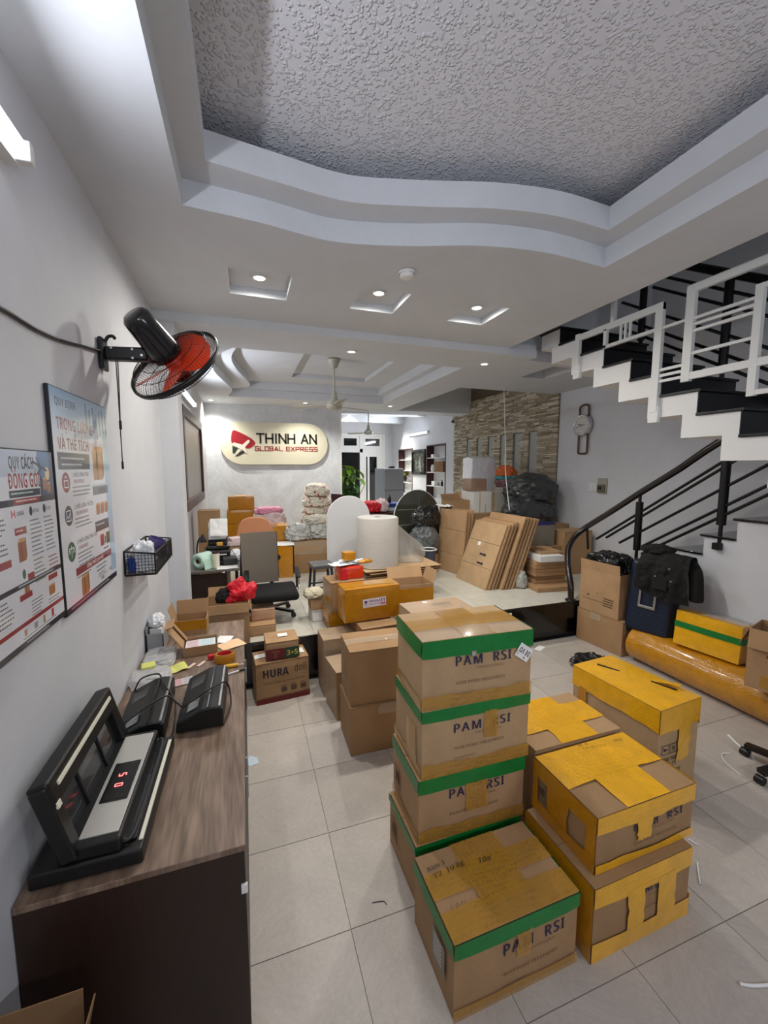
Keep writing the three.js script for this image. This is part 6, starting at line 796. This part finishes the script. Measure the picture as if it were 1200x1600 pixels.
{ const t = thing('bucket', 'dark grey-blue plastic bucket with pale rim before the grey striped bag', 'bucket', [2.36, PLAT, -5.05]), m = phys({ color: 0x3c4250, roughness: 0.45 }); part('body', lathe([[0, 0.1], [0.085, 0.1], [0.105, 0.42], [0.1, 0.42], [0.08, 0.11], [0, 0.11]], 32), m, t); part('rim', new THREE.TorusGeometry(0.106, 0.009, 8, 36).rotateX(Math.PI / 2).translate(0, 0.415, 0), M.white, t); part('handle', new THREE.TorusGeometry(0.105, 0.004, 6, 24, Math.PI).rotateX(1.2).translate(0, 0.4, 0), M.blackMetal, t); part('foot_ring', lathe([[0.06, 0], [0.083, 0], [0.085, 0.1], [0.06, 0.1]], 32), m, t); }
// round table with bright things
{ const t = thing('table', 'dark table carrying red cloth, pink bag and blue packs', 'table', [2.3, PLAT, -7.1]); part('tabletop', metric(rb(0.9, 0.04, 0.7, 0.008).translate(0, 0.72, 0)), M.redWood, t); for (const [x, z] of [[-0.38, -0.28], [0.38, -0.28], [-0.38, 0.28], [0.38, 0.28]]) part('leg', bx(x - 0.025, x + 0.025, 0, 0.7, z - 0.025, z + 0.025), M.darkWood, t); }
solo('red_cloth', lump(0.34, 0.17, 0.4, { sd: 90, fold: 0.15, box: 0.4 }), M.red, 'folded red cloth on the dark table right of the white arch board', 'cloth', [2.12, 1.162, -7.0]); solo('pink_bag', lump(0.22, 0.2, 0.26, { sd: 93, fold: 0.2 }), M.pinkPale, 'pale pink plastic bag on the dark table beside the red cloth', 'bag', [2.32, 1.162, -6.95]);
['lower', 'upper'].forEach((l, i) => solo('blue_pack', rbs(0.3 - i * 0.04, 0.07, 0.24, 0.012), i ? M.blue : M.paperBlue, `${l} of two flat packs, blue and pale, on the dark table's right end`, 'pack', [2.55, 1.162 + i * 0.072, -7.05], 0.1 * i, 'flat packs on the dark table')); solo('dark_bottle', lathe([[0, 0], [0.035, 0], [0.035, 0.09], [0.012, 0.12], [0.012, 0.15], [0, 0.15]], 20), M.blackGloss, 'small dark bottle on the flat packs on the dark table', 'bottle', [2.5, 1.305, -7.05]);
// ---------------------------------------------------------------- folded cartons leaning by the step
function leaning(label, bl, br, len, lean, tone, group, th = 0.028, prints = []) { // a flattened carton: bottom edge bl -> br on the raised floor, leaning towards +x
  const A = V(...bl), B = V(...br), e = B.clone().sub(A), w = e.length(); e.normalize(); const side = V(0, 1, 0).cross(e).normalize(); if (side.x < 0) side.negate();
  const up = V(0, Math.cos(lean), 0).addScaledVector(side, Math.sin(lean)), n = e.clone().cross(up); const t = thing('folded_carton', label, 'cardboard', [A.x, A.y, A.z], 0, group);
  const m = new THREE.Matrix4().makeBasis(e, up, n); t.quaternion.setFromRotationMatrix(m);
  for (const [y0, y1] of [[0, 0.3], [0.3, 0.68], [0.68, 1]]) part('panel', metric(rb(w, (y1 - y0) * len - 0.003, th * 0.9, 0.002).translate(w / 2, (y0 + y1) / 2 * len, -Math.sign(n.x) * -th / 2)), M.card[tone], t);
  prints.forEach((f) => f(t, w, len, Math.sign(n.x) > 0 ? 0 : 0, n)); return t;
}
const GL = 'flattened cartons leaning in a row on the raised floor';
const arrows = (t, w, len, _, n) => { const s = n.x < 0 ? 1 : -1; for (const y of [0.42, 0.3]) part('printed_arrow', plate([[0, -0.012], [0.1, -0.012], [0.1, -0.025], [0.14, 0], [0.1, 0.025], [0.1, 0.012], [0, 0.012]], 0.001).translate(w * 0.5, y, s * 0.0), M.darkGrey, t).position.z = (n.x < 0 ? 0.001 : -0.001); part('sticker', rb(0.06, 0.05, 0.001, 0.0004).translate(w * 0.38, 0.55, 0), M.paper, t).position.z = (n.x < 0 ? 0.001 : -0.001); };
leaning('flattened carton leaning at the front of the left group, by the bucket', [2.74, 0.421, -5.57], [2.87, 0.421, -5.03], 0.92, 0.07, 0, GL);
leaning('flattened carton second in the left leaning group, dark edge showing', [2.80, 0.421, -5.57], [2.92, 0.421, -5.04], 0.9, 0.08, 3, GL); leaning('flattened carton last in the left leaning group', [2.86, 0.421, -5.57], [2.97, 0.421, -5.06], 0.93, 0.09, 1, GL);
leaning('flattened carton with two printed arrows, foremost of the leaning row', [2.76, 0.421, -5.0], [2.80, 0.421, -4.33], 0.86, 0.37, 2, GL, 0.024, [arrows]);
['directly behind the printed arrows one', 'third from the front, behind the arrows one', 'fourth from the front, dark edged'].forEach((l, i) => leaning(`flattened carton ${l}`, [2.80 + i * 0.045, 0.421, -4.98], [2.84 + i * 0.045, 0.421, -4.31], 0.87 + 0.015 * i, 0.36, [1, 0, 3][i], GL, 0.026));
for (let i = 0; i < 5; i++) leaning(['tallest leaning flattened carton right of the arrows one', 'second tall leaning flattened carton of the right group', 'third tall leaning flattened carton of the right group', 'fourth tall leaning flattened carton of the right group', 'rearmost tall leaning flattened carton beside the folded pile'][i], [2.96 + i * 0.05, 0.421, -4.98], [3.0 + i * 0.05, 0.421, -4.27], 0.97 - 0.008 * i, 0.36, [0, 3, 1, 2, 1][i], GL, 0.03);
carton('plain_carton', 'big brown carton hidden behind the leaning flattened cartons, under the white boxes', { pos: [3.78, PLAT + 0.001, -5.9], w: 0.75, h: 0.8, d: 0.62, tone: 1 });
// folded pile
const GP = 'folded cartons in the pile beside the handrail';
{ const hs = [0.048, 0.045, 0.05, 0.046, 0.05, 0.048]; let y = PLAT + 0.001; solo('folded_carton', metric(rb(0.5, 0.056, 0.42, 0.004).translate(0, 0.028, 0)), M.card[1], 'bottom board of the folded carton pile beside the handrail', 'cardboard', [3.63, y, -4.21], -0.13, GP); y += 0.057;
  const l = ['second from the bottom', 'third from the bottom', 'fourth from the bottom', 'fifth from the bottom', 'sixth from the bottom', 'seventh from the bottom']; hs.forEach((h, i) => { solo('folded_carton', metric(rb(0.42 + (i > 1 ? 0.02 : 0), h - 0.002, 0.38, 0.004).translate(0, h / 2, 0)), [M.card[3], M.cardDark, M.card[1], M.card[3], M.card[1], M.card[0]][i], `folded carton, ${l[i]} in the pile beside the handrail`, 'cardboard', [3.68 + (i % 2) * 0.008, y, -4.36], -0.128 + (i % 3) * 0.02, GP); y += h; });
  solo('folded_carton', metric(rb(0.34, 0.075, 0.44, 0.003).translate(0, 0.038, 0)), M.white, 'white folded carton with dark band on the pile beside the handrail', 'cardboard', [3.66, y + 0.001, -4.34], -0.12, GP); y += 0.077;
  solo('folded_carton', metric(rb(0.32, 0.03, 0.4, 0.003).translate(0, 0.015, 0)), M.card[0], 'brown folded carton lying topmost on the pile beside the handrail', 'cardboard', [3.73, y + 0.001, -4.42], -0.12, GP);
  carton('grey_carton', 'grey carton with a purple top edge standing behind the folded pile', { pos: [3.98, PLAT + 0.42, -4.78], yaw: -0.2, w: 0.4, h: 0.33, d: 0.08, body: std({ color: 0x7c766a, roughness: 0.7 }), lid: false, tapes: [[std({ color: 0x2d2a66, roughness: 0.5 }), 'F', 0, 1, 0.9, 1], [std({ color: 0x2d2a66, roughness: 0.5 }), 'T', 0, 1, 0, 1]] });
  carton('plain_carton', 'brown carton on the raised floor behind the folded pile', { pos: [4.0, PLAT + 0.001, -4.84], w: 0.6, h: 0.415, d: 0.4, tone: 1 }); }
solo('plastic_bag', lump(0.16, 0.2, 0.16, { sd: 97, fold: 0.25, detail: 16 }), M.greyPoly, 'crumpled clear bag on the raised floor between leaning cartons and pile', 'bag', [3.31, PLAT, -4.32]);
carton('plain_carton', 'brown carton seen behind the curved handrail, against the wall', { pos: [4.5, PLAT + 0.001, -4.75], yaw: 0, w: 0.5, h: 0.62, d: 0.3, tone: 0 });
carton('plain_carton', 'large brown carton under the dark grey bin bags', { pos: [4.43, PLAT + 0.001, -5.29], w: 0.62, h: 0.66, d: 0.5, tone: 1 });
solo('bin_bag', lump(0.95, 0.42, 0.56, { sd: 101, amp: 0.14, fold: 0.07, foldF: 1.3, detail: 30 }), M.binbag, 'lower dark grey bin bag heaped against the stone wall', 'bag', [4.18, 1.085, -5.34], 0.2); solo('bin_bag', lump(0.8, 0.38, 0.56, { sd: 107, amp: 0.14, fold: 0.07, foldF: 1.3, detail: 30 }), M.binbag, 'upper dark grey bin bag heaped against the stone wall', 'bag', [4.26, 1.44, -5.38], -0.2);
solo('blue_strip', rbs(0.2, 0.05, 0.02, 0.004), std({ color: 0x2c6d96, roughness: 0.5 }), 'small blue pack sticking out under the bin bags', 'pack', [4.02, 1.09, -5.18]);
// white boxes and wrapped goods by the stone wall
carton('white_carton', 'white carton with brown strap marks, left of two on the brown carton', { pos: [3.62, 1.222, -5.92], w: 0.34, h: 0.34, d: 0.4, body: std({ color: 0xdcdcd6, roughness: 0.6 }), lid: false, tapes: [[M.cardEdge, 'F', 0.3, 0.36, 0, 1, { jag: 0 }], [M.cardEdge, 'F', 0.62, 0.67, 0, 0.4, { jag: 0 }], [M.amber, 'R', 0.8, 1, 0, 1]] }); carton('white_carton', 'grey-white carton with yellow tape edge, right of two on the brown carton', { pos: [3.96, 1.222, -5.95], w: 0.3, h: 0.33, d: 0.4, body: std({ color: 0xb4b5b0, roughness: 0.6 }), lid: false, tapes: [[M.amber, 'F', 0, 0.16, 0, 1], [M.clear, 'F', 0, 1, 0, 1]] });
solo('wrapped_parcel', softBox(0.3, 0.2, 0.26, 0.012), phys({ color: 0xa88a76, map: T.card, roughness: 0.25, clearcoat: 0.6, bumpMap: T.tapeBump, bumpScale: 0.004 }), 'small brown parcel under shiny film on the left white carton', 'parcel', [3.60, 1.568, -5.95], 0.05);
solo('wrapped_bundle', lump(0.5, 0.62, 0.34, { sd: 113, box: 0.8, amp: 0.05, fold: 0.05, foldF: 1.6, flat: 0.85, detail: 24 }), M.plasticWrap, 'tall bundle wrapped in white plastic before the stone wall', 'bundle', [4.02, 1.5, -6.5]); carton('plain_carton', 'brown carton behind the white cartons, under the white bundle', { pos: [4.02, PLAT + 0.001, -6.55], w: 0.6, h: 1.075, d: 0.5, tone: 1 });
{ const cols = [0x9a6a70, 0xa9a39c, 0x8c6f6a, 0xb8b0a8, 0x7a4a52, 0x2aa0a8], lab = ['lowest film-wrapped parcel', 'second film-wrapped parcel from below', 'third film-wrapped parcel from below', 'fourth film-wrapped parcel from below', 'fifth film-wrapped parcel from below', 'flat turquoise pack']; let y = 1.09; carton('plain_carton', 'brown carton beneath the film-wrapped parcels by the stone wall', { pos: [4.33, PLAT + 0.001, -6.02], w: 0.3, h: 0.66, d: 0.3, tone: 1 }); cols.forEach((c, i) => { const h = i === 5 ? 0.06 : 0.135; solo('wrapped_parcel', lump(0.36 - i * 0.015, h + 0.01, 0.34, { sd: 120 + i * 5, box: 0.6, fold: 0.1, amp: 0.08, flat: 0.8, detail: 14 }), phys({ color: c, roughness: 0.3, clearcoat: 0.5, bumpMap: T.crinkle, bumpScale: 0.008 }), `${lab[i]} in the pile by the stone wall`, 'parcel', [4.28, y, -6.05], i * 0.2, 'film-wrapped parcels piled by the stone wall'); y += h - 0.005; }); solo('orange_bag', lump(0.32, 0.16, 0.28, { sd: 151, fold: 0.2, flat: 0.2 }), phys({ color: 0xd9703a, roughness: 0.35, bumpMap: T.crinkle, bumpScale: 0.01 }), 'bright orange pointed bag on top of the film-wrapped parcels', 'bag', [4.28, y - 0.005, -6.05]); }
openCarton('open_carton', 'open brown carton left of the white cartons by the stone wall', { pos: [3.28, 1.0, -6.0], w: 0.34, h: 0.42, d: 0.34, tone: 1, flaps: [null, 1.4, 1.3, 1.3], flapLen: 0.09 }); carton('plain_carton', 'brown carton underneath the open one left of the white cartons', { pos: [3.24, PLAT + 0.001, -6.02], w: 0.32, h: 0.578, d: 0.4, tone: 3 });
solo('paper_sheet', sheet(0.22, 0.26, { amp: 0.03 }), M.paper, 'crumpled white paper between the mirror and the leaning cartons', 'paper', [2.88, 1.36, -5.62], 0.4); carton('plain_carton', 'narrow dark carton behind the left leaning group', { pos: [2.97, PLAT + 0.001, -5.74], w: 0.1, h: 0.93, d: 0.24, body: M.cardDark });
solo('hanging_string', tube([[3.8, 3.13, -5.5], [3.82, 2.3, -5.45], [3.80, 1.9, -5.4], [3.68, 1.32, -5.1]], 0.006, 40, 6), M.paper, 'thin white string hanging from the ceiling before the stone wall', 'string');
{ const t = thing('hanging_chain', 'pair of thin pale chains hanging down the stone wall', 'chain', [4.72, 0, -6.6]); for (const z of [0, 0.14]) part('chain', rod([0, 2.6, z], [0, 3.725, z], 0.004, 6), M.silver, t); }
// ---------------------------------------------------------------- rear room
{ const t = thing('refrigerator', 'grey two-door refrigerator in the rear room beside the niche', 'refrigerator', [3.62, PLAT, -10.2], 0.12); part('cabinet', metric(rb(0.56, 1.5, 0.55, 0.012).translate(0, 0.75, -0.04)), M.fridge, t); for (const [y0, y1] of [[0.06, 0.94], [0.95, 1.49]]) { const d = part('door', metric(rb(0.555, y1 - y0, 0.05, 0.015, 2).translate(0, (y0 + y1) / 2, 0.26)), M.fridge, t); part('handle', metric(rb(0.02, 0.26, 0.025, 0.006).translate(-0.24, (y0 + y1) / 2, 0.295)), M.silver, d); } }
solo('small_box', rbs(0.14, 0.05, 0.1, 0.008), M.blackPlastic, 'small black device on top of the grey refrigerator', 'box', [3.66, PLAT + 1.502, -10.15]);
{ // leafy pot plant
  const t = thing('potted_plant', 'large leafy green plant in front of the rear room door', 'plant', [2.2, PLAT, -8.85]); part('pot', lathe([[0, 0], [0.14, 0], [0.19, 0.34], [0.2, 0.36], [0.175, 0.36], [0.16, 0.3], [0, 0.3]], 28), M.darkGrey, t); const stems = [];
  for (let i = 0; i < 36; i++) {
    const a = rr(0, 6.28), out = rr(0.1, 0.36), h = rr(0.65, 1.5) * (1 - out * 0.4), x = Math.cos(a) * out, z = Math.sin(a) * out, L = rr(0.24, 0.4), w = L * rr(0.28, 0.4);
    stems.push(tube([[0, 0.3, 0], [x * 0.3, h * 0.6, z * 0.3], [x, h, z]], 0.007, 12, 5));
    const g = new THREE.PlaneGeometry(w, L, 6, 12), p = g.attributes.position; for (let k = 0; k < p.count; k++) { const u = p.getX(k) / w * 2, v = p.getY(k) / L + 0.5, prof = Math.sin(Math.PI * Math.min(1, v * 0.96 + 0.03)) ** 0.75; p.setXYZ(k, u * w / 2 * prof, v * L, -0.5 * L * v * v + 0.05 * Math.abs(u) * prof); }
    g.computeVertexNormals(); g.rotateX(rr(-0.9, -0.1)).rotateY(-a + Math.PI / 2 + rr(-0.5, 0.5)).translate(x, h, z); part('leaf', g, h > 1.1 ? M.leafLight : i % 3 ? M.leaf : M.leafDark, t);
  } part('stems', join(stems), M.leaf, t); }
T.paint = canvasTex(192, 256, (x) => { x.fillStyle = '#23281f'; x.fillRect(0, 0, 192, 256); const c = ['#3f4a35', '#59604a', '#7d8378', '#aab0b0', '#2c2a20', '#6b5a3e']; for (let i = 0; i < 150; i++) { const a = Math.abs(Math.sin(i * 12.9) * 4375.8) % 1, b = Math.abs(Math.sin(i * 78.2) * 1254.3) % 1; x.fillStyle = c[i % 6]; x.globalAlpha = 0.5; x.beginPath(); x.ellipse(a * 192, b * 256, 8 + 18 * b, 5 + 12 * a, i, 0, 7); x.fill(); } x.globalAlpha = 0.55; x.fillStyle = '#c3c8cc'; x.beginPath(); x.moveTo(96, 60); x.quadraticCurveTo(80, 150, 110, 250); x.lineTo(140, 250); x.quadraticCurveTo(120, 140, 124, 60); x.fill(); });
{ const t = thing('painting', 'dark framed painting on the rear wall between two niches', 'painting', [XR - 0.002, 2.1, -11.08], -Math.PI / 2), w = 0.96, h = 0.72, f = 0.07; for (const [a, b, c, d] of [[-w / 2, w / 2, h / 2 - f, h / 2], [-w / 2, w / 2, -h / 2, -h / 2 + f], [-w / 2, -w / 2 + f, -h / 2 + f, h / 2 - f], [w / 2 - f, w / 2, -h / 2 + f, h / 2 - f]]) part('frame_bar', metric(rb(b - a, d - c, 0.05, 0.01).translate((a + b) / 2, (c + d) / 2, 0.025)), M.blackGloss, t); part('picture', new THREE.PlaneGeometry(w - 2 * f + 0.01, h - 2 * f + 0.01).translate(0, 0, 0.012), std({ map: T.paint, roughness: 0.35 }), t); }
const shelfItem = (name, geo, m, label, cat, y, z) => solo(name, geo, m, label, cat, [XR + 0.1, y, z]);
shelfItem('white_box', rbs(0.12, 0.09, 0.16, 0.006), M.paper, 'small white box on the top shelf of the nearer niche', 'box', 2.211, -10.3); shelfItem('vase', lathe([[0, 0], [0.05, 0], [0.07, 0.08], [0.05, 0.18], [0.04, 0.2], [0, 0.2]], 20), M.white, 'white vase on the middle shelf of the nearer niche', 'vase', 1.821, -10.35); shelfItem('brown_box', rbs(0.16, 0.28, 0.5, 0.006), M.cardDark, 'brown wooden box on the middle shelf of the nearer niche', 'box', 1.821, -9.85); shelfItem('white_cup', lathe([[0, 0], [0.04, 0], [0.05, 0.1], [0.045, 0.1], [0.035, 0.01], [0, 0.01]], 20), M.white, 'white cup on the middle shelf end of the nearer niche', 'cup', 1.821, -9.53); shelfItem('white_box', rbs(0.1, 0.12, 0.2, 0.006), M.paper, 'small pale box on the lowest shelf of the nearer niche', 'box', 1.451, -10.25); shelfItem('bottle', lathe([[0, 0], [0.03, 0], [0.03, 0.1], [0.012, 0.13], [0.012, 0.17], [0, 0.17]], 16), M.blackGloss, 'small dark bottle on the lowest shelf of the nearer niche', 'bottle', 1.451, -9.8);
{ const t = thing('flower_vase', 'dried olive flowers in a dark vase on the farther niche shelf', 'vase', [XR + 0.1, 1.481, -12.4]); part('vase', lathe([[0, 0], [0.04, 0], [0.05, 0.1], [0.025, 0.2], [0.02, 0.2], [0, 0.19]], 20), M.blackGloss, t); part('flowers', lump(0.14, 0.16, 0.2, { sd: 200, fold: 0.3, detail: 10 }).translate(0, 0.19, 0), std({ color: 0x6d6a35, roughness: 0.9 }), t); } shelfItem('ornament', lump(0.12, 0.14, 0.3, { sd: 210, detail: 10 }), std({ color: 0x77787a, roughness: 0.5 }), 'grey ornament on the lowest shelf of the farther niche', 'ornament', 1.481, -12.0); shelfItem('brown_box', rbs(0.1, 0.24, 0.14, 0.004), M.card[0], 'slim brown box at the near end of the farther niche', 'box', 1.481, -11.72);
// ---------------------------------------------------------------- clock and switches on the right wall
{ const t = thing('wall_clock', 'round wall clock in a long looped brown wooden frame', 'clock', [XR - 0.002, 2.57, -4.94], -Math.PI / 2), wm = phys({ color: 0x5e3a26, roughness: 0.35 });
  const loop = []; const W2 = 0.085; for (let i = 0; i <= 8; i++) { const a = Math.PI * i / 8; loop.push([Math.cos(a) * W2, 0.25 + Math.sin(a) * 0.05, 0.03]); } loop.push([-W2, 0.1, 0.03], [-W2, -0.15, 0.03], [-W2, -0.38, 0.03]); for (let i = 1; i < 8; i++) { const a = Math.PI + Math.PI * i / 8; loop.push([Math.cos(a) * W2, -0.4 + Math.sin(a) * 0.02, 0.03]); } loop.push([W2, -0.38, 0.03], [W2, -0.15, 0.03], [W2, 0.1, 0.03]);
  part('frame', tube(loop, 0.014, 120, 8, true), wm, t); part('case', lathe([[0, 0.01], [0.155, 0.01], [0.16, 0.03], [0.155, 0.075], [0.145, 0.08], [0.14, 0.07], [0, 0.07]], 48).rotateX(Math.PI / 2), M.chrome, t); part('dial', new THREE.CircleGeometry(0.141, 48).translate(0, 0, 0.072), std({ color: 0xcfcdc8, roughness: 0.5 }), t); const ticks = []; for (let i = 0; i < 12; i++) { const a = i * 0.5236; ticks.push(new THREE.BoxGeometry(0.006, 0.02, 0.002).translate(0, 0.12, 0).rotateZ(a)); } part('hour_marks', join(ticks).translate(0, 0, 0.0735), M.darkGrey, t); for (const [a, L, w] of [[1.25, 0.085, 0.01], [-1.5, 0.075, 0.008], [1.9, 0.11, 0.006]]) part('hand', rb(w, L, 0.003, 0.001).translate(0, L / 2 - 0.01, 0).rotateZ(a).translate(0, 0, 0.077), M.darkGrey, t); }
{ const t = thing('light_switch', 'white three-gang light switch plate on the right wall below the clock', 'switch', [XR - 0.001, 1.655, -4.73], -Math.PI / 2); part('plate', rb(0.15, 0.12, 0.012, 0.004).translate(0, 0, 0.006), M.white, t); for (const x of [-0.045, 0, 0.045]) part('rocker', rb(0.032, 0.075, 0.008, 0.003).translate(x, 0, 0.014), M.whitePaint, t); }
{ const t = thing('breaker_box', 'beige and brown breaker box on the right wall beside the light switch', 'breaker', [XR - 0.001, 1.685, -4.56], -Math.PI / 2); part('plate', rb(0.16, 0.22, 0.02, 0.005).translate(0, 0, 0.01), std({ color: 0xa8a498, roughness: 0.5 }), t); part('breaker', rb(0.12, 0.11, 0.04, 0.006).translate(0, -0.035, 0.03), std({ color: 0x6f675a, roughness: 0.45 }), t); part('lever', rb(0.04, 0.045, 0.025, 0.004).translate(0, -0.03, 0.058), M.darkGrey, t); }

renderer.render(scene, camera);
